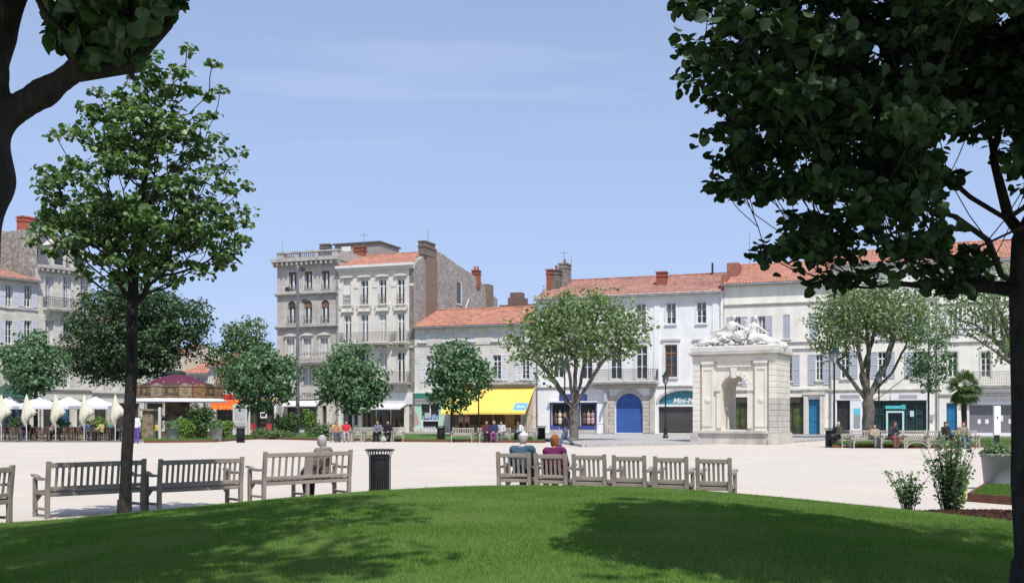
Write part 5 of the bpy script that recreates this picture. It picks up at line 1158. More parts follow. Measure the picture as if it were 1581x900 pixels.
# sculpture group on the fountain
q = [('c', (-2.3, 1.2, .05), (2.3, 1.2, .0), .30, .26), ('c', (-2.0, 1.1, .15), (1.2, 1.1, .25), .42, .38), ('c', (-1.6, 1.3, .2), (.6, 1.3, .35), .42, .42), ('c', (-.7, 1.4, .4), (.3, 1.4, .5), .45, .38),
     ('c', (1.2, 1.2, .2), (2.1, 1.1, .05), .35, .25)]
rs_ = random.Random(8)
for i in range(130):
    x = rs_.uniform(-2.3, 2.2); zz = max(.05, .75*(1-abs(x+.3)/2.4)); r = rs_.uniform(.05, .13); q.append(('e', (x, rs_.uniform(.35, 1.0), rs_.uniform(0, zz)), (r*1.2, r, r*rs_.uniform(.6, 1.2))))
o = blob('carved_rock', q, .04, SWH, fr_, k=.04, noise=.02); o.location = (0, .1, FTOP); o.scale = (1.08, 1.0, .97)
man = [('c', (-.55, .9, .75), (-.42, .88, 1.30), .24, .27), ('e', (-.45, .85, 1.2), (.32, .22, .28)), ('c', (-.40, .85, 1.45), (-.30, .82, 1.68), .10, .09), ('e', (-.28, .80, 1.78), (.125, .14, .16)), ('c', (-.40, .88, 1.9), (-.14, .82, 1.86), .06, .05),
       ('c', (-.2, .85, 1.38), (.18, .70, 1.16), .11, .09), ('c', (.18, .70, 1.16), (.42, .68, 1.02), .085, .06), ('c', (.42, .68, 1.02), (.46, .66, 1.5), .055, .05), ('c', (.46, .66, 1.5), (.36, .66, 1.62), .07, .04),
       ('c', (-.7, .88, 1.30), (-1.05, .85, 1.05), .11, .085), ('c', (-1.05, .85, 1.05), (-1.5, .8, .93), .08, .05), ('c', (-1.5, .8, .93), (-1.62, .78, .90), .05, .03),
       ('c', (-.6, .8, .72), (-1.15, .65, .78), .19, .15), ('c', (-1.15, .65, .78), (-1.45, .58, .35), .14, .09), ('c', (-1.45, .58, .35), (-1.62, .48, .30), .07, .05), ('c', (-.5, .75, .66), (-.95, .55, .45), .19, .14), ('c', (-.95, .55, .45), (-1.9, .5, .25), .13, .07), ('c', (-1.9, .5, .25), (-2.15, .48, .32), .07, .05)]
o = blob('river_god', man, .035, SWH, fr_, k=.07, noise=.008); o.location = (0, .1, FTOP); o.scale = (1.08, 1.0, .97)
wom = [('c', (.72, .82, .62), (.80, .84, 1.15), .22, .22), ('e', (.80, .80, 1.18), (.26, .19, .22)), ('c', (.80, .82, 1.33), (.86, .80, 1.58), .085, .075), ('e', (.90, .78, 1.68), (.11, .13, .145)), ('e', (.88, .84, 1.76), (.12, .12, .09)), ('c', (.78, .9, 1.65), (.68, .9, 1.4), .05, .04),
       ('c', (.98, .82, 1.25), (1.28, .74, 1.0), .09, .07), ('c', (1.28, .74, 1.0), (1.62, .66, .72), .065, .045), ('c', (.62, .76, 1.22), (.50, .62, .95), .09, .07), ('c', (.50, .62, .95), (.68, .5, .85), .06, .045),
       ('c', (.78, .78, .62), (1.45, .62, .55), .21, .15), ('c', (1.45, .62, .55), (2.15, .55, .22), .13, .07), ('c', (.72, .72, .55), (1.30, .52, .45), .2, .13), ('c', (1.30, .52, .45), (2.0, .48, .15), .12, .06), ('c', (2.15, .55, .22), (2.35, .53, .17), .06, .04),
       ('c', (.7, .62, .5), (1.7, .5, .18), .14, .10)]
o = blob('sea_nymph', wom, .035, SWH, fr_, k=.06, noise=.01); o.location = (0, .1, FTOP); o.scale = (1.08, 1.0, .97)
urn = [('e', (.10, .62, .62), (.40, .34, .36)), ('c', (.30, .55, .80), (.48, .5, .95), .12, .14)] + [('c', (.10+.38*math.cos(a), .40, .62+.34*math.sin(a)), (.10+.30*math.cos(a+.5), .36, .62+.26*math.sin(a+.5)), .035, .03) for a in [k*.7 for k in range(9)]]
o = blob('urn', urn, .035, SWH, fr_, k=.03); o.location = (0, .1, FTOP); o.scale = (1.08, 1.0, .97)

# ------------------------------------------------ benches
TEAK = mat('weathered_teak', (.30, .255, .215), (.20, .17, .15), rough=.85, scale=3, stretch=(1, 8, 1), bump=.25, bscale=30, lo=.3, hi=.7)
TEAKF = mat('silvered_teak', (.42, .385, .33), (.33, .30, .26), rough=.85, scale=3, bump=.2, bscale=30)
MC = {}
def cmesh(key, fn, name, m):
    if key not in MC: MC[key] = fn().mesh(name, m)
    return MC[key]
def bench(label, L, loc, rz, slats=5, group=None, wide=None, H=.92, m=TEAK, fine=True, cat='bench', arch=False, name='bench'):
    """local +y is the way a sitter faces; origin under the middle of the back posts"""
    b = thing(name, label, cat, loc, rz, group); a = L/2; D = .52; key = (round(L, 3), H, m.name, fine, slats)
    def part(n, k, fn, l=(0, 0, 0)): return link(n, cmesh(key + (k,), fn, n, m), b, l)
    def post():
        q = MB(); q.prism([(-.028, 0), (.032, 0), (.032, .42), (-.03, H), (-.085, H), (-.035, .42)], -.032, .032, 'x'); return q
    for s in (-1, 1):
        part('back_leg', 'p', post, (s*(a-.032), 0, 0)); part('front_leg', 'f', lambda: MB().box(-.03, .03, D-.06, D, 0, .62, bev=.005), (s*(a-.03), 0, 0))
        def arm():
            q = MB(); n = 6; ys = [(-.04, .60), (.08, .60), (.2, .59), (.35, .60), (.46, .635), (D+.06, .645)]
            q.prism(ys + [(y, z+.038) for y, z in ys[::-1]], -.04, .04, 'x'); return q
        part('armrest', 'a', arm, (s*(a-.032), 0, 0)); part('side_rail', 's', lambda: MB().box(-.015, .015, .033, D-.061, .36, .42, bev=.004), (s*(a-.03), 0, 0)); part('side_stretcher', 't', lambda: MB().box(-.015, .015, .033, D-.061, .12, .16, bev=.004), (s*(a-.03), 0, 0))
    part('top_rail', 'r', lambda: MB().box(-a+.065, a-.065, -.066, -.03, H-.105, H-.025, bev=.008)); part('bottom_rail', 'b', lambda: MB().box(-a+.065, a-.065, -.02, .015, .44, .50, bev=.006))
    part('seat_rail', 'sr', lambda: MB().box(-a+.065, a-.065, D-.045, D-.015, .355, .40, bev=.005)); part('back_rail', 'br', lambda: MB().box(-a+.065, a-.065, -.012, .02, .34, .40, bev=.005))
    def slat():
        q = MB(); w_ = .021; q.prism([(-.008, .50), (.004, .50), (-.040, H-.105), (-.052, H-.105)], -w_, w_, 'x'); return q
    if fine:
        for i in range(slats):
            x = -a + .065 + (L-.13)*(i+1)/(slats+1); part('back_slat', 'sl', slat, (x, 0, 0))
        for i in range(5): part('seat_slat', 'ss', lambda: MB().box(-a+.02, a-.02, -.038, .038, .401, .42, bev=.004), (0, .07+.10*i, 0))
    else:
        def allslats():
            q = MB()
            for i in range(slats): x = -a + .065 + (L-.13)*(i+1)/(slats+1); q.prism([(-.008, .50), (.004, .50), (-.040, H-.105), (-.052, H-.105)], x-.021, x+.021, 'x')
            return q
        o = part('back_slats', 'as', allslats)
        part('seat', 'st', lambda: MB().box(-a+.02, a-.02, .03, D+.01, .401, .42, bev=.004))
    def brace():
        q = MB(); q.prism([(-a+.06, .355), (-a+.15, .355), (-a+.06, .24)], D-.045, D-.02, 'y'); q.prism([(a-.06, .355), (a-.06, .24), (a-.15, .355)], D-.045, D-.02, 'y'); return q
    part('knee_brace', 'k', brace)
    if arch:
        def arcm():
            q = MB(); n = 10; rr = (L/2-.07)
            for i in range(n):
                t0, t1 = math.pi*i/n, math.pi*(i+1)/n
                q.prism([(-rr*math.cos(t0), .12+.23*math.sin(t0)), (-rr*math.cos(t1), .12+.23*math.sin(t1)), (-(rr-.04)*math.cos(t1), .09+.21*math.sin(t1)), (-(rr-.04)*math.cos(t0), .09+.21*math.sin(t0))], D-.045, D-.02, 'y')
            return q
        part('apron', 'ar', arcm)
    if wide:
        def mid():
            q = MB(); q.prism([(-.012, .50), (.010, .50), (-.034, H-.105), (-.058, H-.105)], -.055, .055, 'x'); q.box(-.03, .03, -.011, .045, 0, .339); q.box(-.03, .03, D-.055, D-.005, 0, .354); q.box(-.015, .015, .046, D-.056, .12, .16); return q
        part('middle_support', 'm', mid)
    return b
def span(px0, d0, px1, d1):
    a, b = P(px0, d0), P(px1, d1); return (a+b)/2, (b-a).length, math.atan2(b.y-a.y, b.x-a.x)
GB = 'teak benches round the oval lawn'; GC = 'teak armchairs in a row beyond the lawn'
for (x0, d0, x1, d1, n, wide, lb) in ((-125, 14.0, 17, 15.5, 14, None, 'bench cut off by the left photo edge, only its right post and rails showing'),
        (70, 16.75, 223, 17.9, 14, None, 'empty teak bench behind the slim tree trunk'), (243, 17.7, 374, 18.75, 14, None, 'empty teak bench between the slim tree trunk and the grey haired woman\'s bench'),
        (405, 19.0, 541, 20.3, 12, True, 'long teak bench on which the grey haired woman sits')):
    c, L, rz = span(x0, d0, x1, d1); bench(lb, L, (c.x, c.y, .0 if not wide else .03), rz, n, GB, wide, H=.90 if not wide else .945)
WB = (c, rz)
CH = []
chl = ['leftmost armchair of the row, under the man in the white cap', 'armchair under the woman in the plum sweater', 'empty teak armchair just right of the plum sweatered woman', 'empty teak armchair, fourth from the left, below the blue portal', 'empty teak armchair, second from the right end of the row', 'empty teak armchair at the right end of the row with its free arm showing']
for i, (x0, x1) in enumerate(((768, 820), (826.5, 876), (884.5, 936.5), (946.5, 998), (1010, 1063), (1075, 1130))):
    d = 19.9 - i*.34; c, L, rz = span(x0, d, x1, d-.24); rz = rz*.9
    CH.append((bench(chl[i], L, (c.x, c.y, .05 - .008*i), rz, 5, GC, H=.90, m=TEAK, cat='armchair', name='armchair'), c, rz))
# people on the near seats
PLAID = cloth('brown_plaid', (.13, .085, .07), (.24, .19, .17), 14); JEAN = cloth('denim', (.07, .10, .20), (.10, .14, .26)); DK = cloth('dark_trousers', (.02, .02, .03))
c, rz = WB; off = Matrix.Rotation(rz, 3, 'Z') @ Vector((.47, .20, 0))
person('grey haired woman in checked brown jacket sitting on the long bench', (c.x+off.x, c.y+off.y, .03), rz+R(14), topc=PLAID, legc=DK, hairc=cloth('grey_hair', (.42, .40, .39), (.30, .28, .28), 20), res=.016, scale=.90, fem=True, hair='bob', turn=-.25, seat=.41, lean=.06, coll=cloth('grey_knit', (.33, .27, .27)))
sb = cloth('patterned_bag', (.22, .25, .24), (.06, .05, .06), 12)
off = Matrix.Rotation(rz, 3, 'Z') @ Vector((.13, .18, .43)); q = blob('handbag', [('e', (0, 0, .11), (.16, .08, .12)), ('c', (-.09, 0, .2), (-.04, 0, .30), .012, .012), ('c', (-.04, 0, .30), (.04, 0, .30), .012, .012), ('c', (.04, 0, .3), (.09, 0, .2), .012, .012)], .018, sb); q.location = (c.x+off.x, c.y+off.y, .46); q.rotation_euler = (0, 0, rz); tag(q, 'patterned cloth bag lying beside the grey haired woman on the bench', 'bag')
_, c, rz = CH[0]; off = Matrix.Rotation(rz, 3, 'Z') @ Vector((.07, .22, 0))
person('man in white flat cap and teal jacket sitting on the leftmost near armchair', (c.x+off.x, c.y+off.y, .05), rz-R(4), topc=cloth('teal_jacket', (.045, .095, .14), (.03, .06, .09), 3), legc=cloth('navy_trousers', (.03, .03, .06)), hairc=cloth('grey_hair', (.42, .40, .39)), res=.016, scale=.93, skin=SKIN2, hat=cloth('white_cap', (.66, .64, .60), (.55, .53, .50)), hair='short', seat=.41, lean=.10, coll=cloth('pale_collar', (.5, .52, .5)))
_, c, rz = CH[1]; off = Matrix.Rotation(rz, 3, 'Z') @ Vector((-.01, .22, 0))
person('red haired woman in a plum sweater sitting on the second armchair, seen from behind', (c.x+off.x, c.y+off.y, .05), rz, topc=cloth('plum_sweater', (.14, .012, .075), (.09, .008, .05), 4), legc=DK, hairc=cloth('auburn_hair', (.30, .11, .035), (.16, .05, .02), 25), res=.016, scale=.90, fem=True, hair='bob', turn=.1, seat=.41, lean=.06)

# ------------------------------------------------ litter bins
def bin_(label, px, d, h, r, m, ribs=28, group='litter bins', basez=0.0):
    p = P(px, d); b = thing('litter_bin', label, 'bin', (p.x, p.y, basez), 0, group)
    MB().lathe([(r*.90, .02), (r*.90, h-.10)], 24).build('inner_bin', mat('bin_inner', (.008, .008, .009), rough=.8), b, smooth=True)
    def rib(): return MB().add([(r*.99, -.014, .06), (r*1.0, .014, .06), (r*1.0, .014, h-.16), (r*.99, -.014, h-.16), (r*1.02, -.010, .06), (r*1.02, .010, .06), (r*1.02, .010, h-.16), (r*1.02, -.010, h-.16), (r*1.38, -.012, h-.01), (r*1.38, .012, h-.01)], [(4, 5, 6, 7), (0, 4, 7, 3), (1, 2, 6, 5), (7, 6, 9, 8)])
    me = cmesh(('rib', r, h, m.name), rib, 'rib', m)
    for i in range(ribs): link('rib', me, b, (0, 0, 0), 2*math.pi*i/ribs)
    MB().lathe([(r*1.36, h-.03), (r*1.42, h-.01), (r*1.36, h), (r*1.15, h-.02), (r*1.12, h-.04)], 32, close=False).build('rim', m, b, smooth=True)
    MB().lathe([(r*.98, 0), (r*1.04, .0), (r*1.04, .06), (r*.98, .065)], 24).build('base_ring', m, b)
    MB().lathe([(r*1.03, h-.17), (r*1.05, h-.17), (r*1.05, h-.14), (r*1.03, h-.14)], 24).build('hoop', m, b); return b
BIN = mat('bin_black', (.018, .018, .022), (.035, .035, .04), rough=.4, scale=8, metal=.3)
bin_('black ribbed litter bin with flared rim, nearest, right of the long bench', 586.5, 20.6, .975, .205, BIN, basez=0)
for px, d, lb in ((371.5, 66, 'dark bin standing by the grey planters left of the square'), (681, 68, 'dark bin at the left end of the benches under the lime tree'), (836, 69, 'dark bin between the yellow awning and the big plane tree'), (1282, 55.5, 'dark bin beside the tall lamp post at the right hand benches')):
    bin_(lb, px, d, 1.0, .25, BIN, 20)
# ------------------------------------------------ trees
BARK = mat('dark_bark', (.055, .045, .038), (.10, .085, .07), rough=.95, scale=5, stretch=(3, 3, .6), bump=.8, bscale=20)
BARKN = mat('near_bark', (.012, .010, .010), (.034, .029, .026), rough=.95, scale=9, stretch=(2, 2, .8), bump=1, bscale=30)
BARKP = mat('plane_bark', (.17, .155, .135), (.10, .085, .07), rough=.95, scale=3, bump=.6, bscale=12)
LIMEL = leaf_mat('lime_leaf', (.040, .085, .028), (.095, .165, .055), (.26, .34, .17), rough=.45, trans=.25)
LIMEF = leaf_mat('far_lime_leaf', (.04, .095, .04), (.10, .19, .09), (.22, .32, .20), rough=.6, trans=.25)
PLANL = leaf_mat('plane_leaf', (.095, .15, .06), (.17, .235, .11), (.28, .34, .22), rough=.6, trans=.35)
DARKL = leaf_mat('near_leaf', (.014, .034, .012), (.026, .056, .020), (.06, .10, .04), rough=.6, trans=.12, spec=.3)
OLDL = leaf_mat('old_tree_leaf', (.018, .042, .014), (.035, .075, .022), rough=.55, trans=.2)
def leaf_proto(kind):
    if kind == 'quad':                         # two-triangle folded blade
        V = np.array([(0, 0, 0), (.5, .45, .10), (0, 1, 0), (-.5, .45, .10)]); F = np.array([(0, 1, 2), (0, 2, 3)])
    elif kind == 'heart':
        o = [(0, 0), (.34, -.06), (.54, .28), (.47, .64), (.20, .90), (0, .99)]
        V = [(0, .0, 0)] + [(x, y, .34*x - .16*y*y) for x, y in o[1:]] + [(-x, y, .34*x - .16*y*y) for x, y in o[1:5]]
        V = np.array(V); F = np.array([(0, 1, 2), (0, 2, 3), (0, 3, 4), (0, 4, 5), (0, 7, 6), (0, 8, 7), (0, 9, 8), (0, 5, 9)])
    return V, F
def place_leaves(rs, pos, nrm, size, kind, droop=.5, up=.55, jit=.75):
    """pos (n,3), nrm (n,3) outward; leaves tilt outward and down"""
    V, F = leaf_proto(kind); n = len(pos)
    nrm = nrm + rs.randn(n, 3)*jit + np.array((0, 0, up)); nrm /= np.linalg.norm(nrm, axis=1, keepdims=True)+1e-9
    ax = rs.randn(n, 3) + np.array((0, 0, -droop)); ax -= nrm*(ax*nrm).sum(1, keepdims=True); ax /= np.linalg.norm(ax, axis=1, keepdims=True)+1e-9
    bx = np.cross(ax, nrm); s = (size*(.65+.6*rs.rand(n)))[:, None]
    W = pos[:, None, :] + s[:, None]*(V[None, :, 0:1]*bx[:, None, :] + V[None, :, 1:2]*ax[:, None, :] + V[None, :, 2:3]*nrm[:, None, :])
    Fa = (F[None] + (np.arange(n)*len(V))[:, None, None]).reshape(-1, F.shape[1]); return W.reshape(-1, 3), Fa
class Skel:
    def __init__(s, pts): s.p = [Vector(p) for p in pts]; s.par = [-1] + list(range(len(pts)-1)); s.ch = None
    def grow(s, t, seg=.5, minh=.35, rnd=None, sag=.12):
        t = Vector(t); best = None
        for i, q in enumerate(s.p):
            if q.z < s.minz: continue
            v = t - q; c = v.length + max(0, q.z - t.z + .3)*1.3 + s.depth(i)*.02
            if best is None or c < best[0]: best = (c, i)
        i = best[1]; q = s.p[i]; L = (t-q).length; n = max(1, int(L/seg)); prev = i
        for k in range(1, n+1):
            f = k/n; pt = q.lerp(t, f) + Vector((rnd.uniform(-1, 1), rnd.uniform(-1, 1), rnd.uniform(-.6, .6)))*seg*.12*(k < n) + Vector((0, 0, -sag*L*math.sin(math.pi*f)*.6))
            s.p.append(pt); s.par.append(prev); s._d[len(s.p)-1] = s._d[prev]+1; prev = len(s.p)-1
        return prev
    def depth(s, i): return s._d[i]
    def init(s, minz): s.minz = minz; s._d = {i: i for i in range(len(s.p))}
    def mesh(s, name, m, r0, rtip, n=6, expo=2.2):
        N = len(s.p); ch = [[] for _ in range(N)]
        for i, q in enumerate(s.par):
            if q >= 0: ch[q].append(i)
        w = [0.0]*N
        for i in range(N-1, -1, -1):
            w[i] = sum(w[c] for c in ch[i]) if ch[i] else 1.0
        tot = w[0]; rad = [max(rtip, r0*(x/tot)**(1/expo)) for x in w]
        mb = MB(); stack = [(0, None)]; starts = [0]
        done = set()
        while starts:
            a = starts.pop(); path = [a] if s.par[a] < 0 else [s.par[a], a]; rr = [rad[a]] if s.par[a] < 0 else [min(rad[s.par[a]], rad[a]*1.15), rad[a]]
            cur = a
            while ch[cur]:
                cs = sorted(ch[cur], key=lambda c: -w[c]); starts += cs[1:]; cur = cs[0]; path.append(cur); rr.append(rad[cur])
            if len(path) > 1: mb.tube([s.p[i] for i in path], rr, n if rr[0] > .03 else 4, cap=False)
        return mb
def tree(name, label, base, trunk, r0, crowns, nclump, clump_r, per, leaf, lmat, bark=BARK, kind='quad', seed=1, cat='tree', minz=None, group=None, rtip=.012, flare=1.35, singles=0, shell=.55, limbs=None, fixed=None, expo=2.2, droop=.5, sky=None, keep=None, up=.55, flat=.75, outk=.4):
    rnd = random.Random(seed); rs = np.random.RandomState(seed)
    t = thing(name, label, cat, base, 0, group)
    tr = [Vector(p) for p in trunk]; top = tr[-1]
    pts = []
    for a, b in zip(tr[:-1], tr[1:]):
        n = max(1, int((b-a).length/.35)); pts += [a.lerp(b, k/n) + Vector((rnd.uniform(-1, 1), rnd.uniform(-1, 1), 0))*r0*.12*(k > 0) for k in range(n)]
    pts.append(tr[-1]); sk = Skel(pts); sk.init(minz if minz is not None else top.z*.35)
    if limbs:
        fork = len(pts)-1
        for path in limbs:
            prev = fork; z0 = path[0][2]
            for i in range(len(pts)-1, 0, -1):
                if pts[i].z > z0 - .25*abs(path[0][0]-pts[i].x) - .15: prev = i
            for pnt in path:
                q = sk.p[prev]; e = Vector(pnt); n = max(1, int((e-q).length/.35))
                for k in range(1, n+1):
                    sk.p.append(q.lerp(e, k/n) + Vector((rnd.uniform(-1, 1), rnd.uniform(-1, 1), 0))*.03); sk.par.append(prev); sk._d[len(sk.p)-1] = sk._d[prev]+1; prev = len(sk.p)-1
    cl = []; tries = 0
    vols = [c[3]*c[4]*c[5] for c in crowns]
    while len(cl) < nclump and tries < nclump*60:
        tries += 1; c = rnd.choices(crowns, vols)[0]; v = Vector((rnd.gauss(0, 1), rnd.gauss(0, 1), rnd.gauss(0, 1))).normalized() * (rnd.random()**(1/3*shell*1.3 if shell < 1 else .33))
        p = Vector((c[0]+v.x*c[3], c[1]+v.y*c[4], c[2]+v.z*c[5]))
        if keep and not all(keep(p + Vector(o)) for o in ((0, 0, 0), (.07, 0, .02), (-.07, 0, .02), (0, 0, -.06))): continue
        if all((p-q).length > clump_r*.62 for q in cl): cl.append(p)
    if fixed: cl += [Vector(f) for f in fixed]
    axis = Vector((top.x, top.y, 0)); cl.sort(key=lambda p: (Vector((p.x, p.y, 0))-axis).length + abs(p.z-top.z)*.3)
    for p in cl: sk.grow(p, seg=clump_r*.9, rnd=rnd)
    mb = sk.mesh('trunk', bark, r0, rtip, 8 if r0 < .2 else 12, expo)
    mb.build('trunk', bark, t, smooth=True)
    if flare: MB().tube([(0, 0, -.15), (0, 0, .0), (0, 0, .22)], [r0*flare*1.15, r0*flare, r0*1.02], 12).build('root_flare', bark, t, smooth=True)
    C = np.array([tuple(p) for p in cl]); cr = clump_r*(.6+.7*rs.rand(len(C))); k = np.repeat(np.arange(len(C)), per)
    v = rs.randn(len(k), 3); v /= np.linalg.norm(v, axis=1, keepdims=True); rad = rs.rand(len(k))**.45
    pos = C[k] + v*(cr[k]*rad)[:, None]*np.array((1.15, 1.15, flat))
    cen = np.mean(C, 0); outw = pos - cen; outw /= np.linalg.norm(outw, axis=1, keepdims=True)+1e-9
    if keep: msk = np.array([keep(Vector(p)) for p in pos]); pos, v, outw = pos[msk], v[msk], outw[msk]
    near = None
    if singles:
        o = np.array(base); dist = np.linalg.norm(pos + o - np.array((0, 0, EYE)), axis=1); W = pos + o; vis = (np.abs(W[:, 0]/W[:, 1]) < .47) & (W[:, 1] > 0) & ((W[:, 2]-EYE)/W[:, 1] < .37)
        dist = dist + 100*(~vis); ids = np.argsort(dist)[:singles]; near = ids; msk = np.ones(len(pos), bool); msk[ids] = False
        protos = []
        Vp, Fp = leaf_proto(kind)
        for j in range(3): protos.append(np_mesh('leaf', Vp*np.array((1+.1*j, 1-.08*j, 1+.9*j)), Fp, lmat, False))
        for i in ids:
            n_ = Vector(outw[i]*outk + v[i]*.6*(outk/.4) + rs.randn(3)*.75 + np.array((0, 0, up))).normalized(); ax = Vector(rs.randn(3) + np.array((0, 0, -droop))); ax = (ax - n_*ax.dot(n_)).normalized(); bx = ax.cross(n_); s_ = leaf*rs.uniform(.7, 1.25)
            M = Matrix((bx*s_, ax*s_, n_*s_)).transposed().to_4x4(); M.translation = Vector(pos[i]); lo_ = link('leaf', protos[i % 3], t); lo_.matrix_local = M
        pos, v, outw = pos[msk], v[msk], outw[msk]
    Vv, Ff = place_leaves(rs, pos, outw*outk+v*.6*(outk/.4), leaf, kind, droop, up)
    f = arrays('foliage', Vv, Ff, lmat, t, kind='stuff'); return t

GT = 'clipped lime trees round the square'
def lime(label, px, d, cxp, yt, yb, wpx, seed, n=88, leaf=.23, m=LIMEF, trunks=1, r0=.13, per=72, dark=False, name='lime_tree'):
    b = P(px, d); k = d/FPX; zt = EYE+(HY-yt)*k; zb = EYE+(HY-yb)*k; cx = (cxp-px)*k; rx = wpx*k/2; cz = (zt+zb)/2
    crowns = [(cx, 0, cz-.05*(zt-zb), rx*.86, rx*.86, (zt-zb)*.40), (cx*.8, 0, cz+(zt-zb)*.18, rx*.55, rx*.55, (zt-zb)*.30)]
    q_ = random.Random(seed*3)
    for i in range(5):
        a = q_.uniform(0, 6.28); crowns.append((cx + rx*.72*math.cos(a), rx*.4*math.sin(a*2), cz + (zt-zb)*.33*math.sin(a), rx*q_.uniform(.18, .32), rx*.3, (zt-zb)*q_.uniform(.10, .18)))
    return tree(name, label, (b.x, b.y, .05), [(0, 0, 0), (0, 0, zb), (cx*.5, 0, cz)], r0, crowns, n, rx*.26, per, leaf, m, seed=seed, group=GT, minz=zb*.8, rtip=.02)
lime('round dark green lime tree behind the cafe umbrellas at the left edge', 55, 78, 53, 516, 614, 108, 21, r0=.16)
lime('small round lime tree left of the tall steel mast', 399, 77, 406, 526, 638, 112, 22)
lime('round lime tree between the mast and the cream house, trunk behind the bench sitters', 541, 78, 543, 529, 640, 126, 23)
t_ = lime('round lime tree in front of the low house, partly covering the yellow awning', 698, 80, 707, 527, 638, 106, 24)
lime('tall dark lime tree rising behind the small one at the side street', 392, 88, 375, 484, 618, 116, 25, n=80, m=LIMEL)
b = P(203, 84); k = 84/FPX; cz_ = lambda y: EYE+(HY-y)*k
tree('dark_tree', 'big dark tree hidden behind the slim foreground trunk, left of the carousel', (b.x, b.y, .05), [(0, 0, 0), (0, 0, cz_(600)), (0, 0, cz_(520))], .22,
     [(0, 0, cz_(510), 100*k, 3.4, 78*k), (67*k, 0, cz_(500), 58*k, 2.2, 45*k), (-40*k, .3, cz_(545), 70*k, 2.4, 45*k)], 290, .95, 95, .22, leaf_mat('dark_tree_leaf', (.022, .052, .020), (.045, .095, .036), (.13, .19, .09), rough=.5, trans=.2), seed=26, minz=cz_(610), rtip=.02)  # leaf green deeper than on the other background trees
def plane(label, px, d, r0, fork_y, crowns, n, seed, limbs, leaf=.22, per=42, clump=.9, basez=.1, name='plane_tree', bark=BARKP, py=None):
    b = P(px, d); k = d/FPX; conv = lambda x, y, dy=0: ((x-px)*k, dy, EYE+(HY-y)*k-basez)
    cr = [(*conv(x, y, dy), rx*k, ry, rz*k) for (x, y, dy, rx, ry, rz) in crowns]
    lm = [[conv(x, y, dy) for (x, y, dy) in path] for path in limbs]
    return tree(name, label, (b.x, b.y, basez), [(0, 0, 0), conv(px+1, fork_y+20), conv(px, fork_y)], r0, cr, n, clump, per, leaf, PLANL, bark, seed=seed, limbs=lm, minz=(HY-fork_y)*k*.9+EYE-.4, rtip=.03, shell=.8, group='old pollarded plane trees', expo=1.75)
plane('large plane tree with fat forked trunk in front of the white house', 886, 66, .29, 634,
      [(893, 510, 0, 84, 2.8, 46), (855, 500, 0, 45, 2.0, 35), (835, 540, 0, 45, 1.6, 50), (960, 510, 0, 40, 1.8, 42), (900, 470, 0, 55, 2.0, 22), (800, 520, .5, 18, .8, 22)], 170, 31,
      [[(868, 610, 0), (845, 575, .3), (815, 545, .5)], [(880, 590, -.5), (872, 540, -.8), (866, 500, -1)], [(894, 600, .4), (905, 550, .5), (920, 500, .8)], [(900, 605, -.3), (925, 565, -.6), (955, 530, -.8)], [(888, 590, 0), (890, 530, 0), (885, 480, 0)], [(860, 590, .5), (830, 555, -.3), (796, 515, 0)]])
plane('spreading pollarded plane tree with many upright limbs in front of the bank', 1340, 74, .40, 622,
      [(1345, 480, 0, 88, 3.2, 42), (1290, 505, 0, 40, 2.2, 50), (1400, 490, 0, 50, 2.4, 42), (1350, 460, 0, 75, 2.4, 28)], 230, 32,
      [[(1325, 600, 0), (1300, 565, .3), (1285, 540, .5)], [(1332, 590, -.4), (1322, 545, -.6), (1318, 505, -.8)], [(1342, 585, .4), (1345, 535, .5), (1340, 490, .6)], [(1348, 600, 0), (1366, 560, -.3), (1378, 510, -.5)], [(1352, 605, .3), (1380, 575, .4), (1405, 530, .6)], [(1356, 612, -.4), (1392, 585, -.4), (1418, 560, -.5)], [(1335, 580, .8), (1355, 520, .9), (1362, 480, 1)]], per=36, leaf=.20)
plane('sparse plane tree with long drooping limbs at the right end, left of the near trunk', 1592, 60, .36, 590,
      [(1540, 470, 0, 70, 2.4, 45), (1490, 480, 0, 45, 1.6, 50), (1560, 520, 0, 50, 2.0, 45), (1530, 430, 0, 60, 2, 28)], 110, 33,
      [[(1575, 565, 0), (1545, 530, .2), (1510, 500, .3)], [(1580, 560, .3), (1555, 500, .3), (1535, 450, .3)], [(1575, 575, -.3), (1535, 545, -.4), (1495, 520, -.5)], [(1590, 540, 0), (1590, 480, 0)]], per=30, leaf=.17)
b = P(1433.5, 70); k = 70/FPX
tree('young_tree', 'slender young tree with airy crown between the plane tree and the palm', (b.x, b.y, .1), [(0, 0, 0), (0, 0, (EYE+43*k)), (0, 0, EYE+110*k)], .07, [((1437-1433)*k, 0, EYE+(HY-552)*k, 36*k, 1.4, 55*k)], 70, .5, 40, .15, LIMEF, seed=41, minz=EYE+20*k)

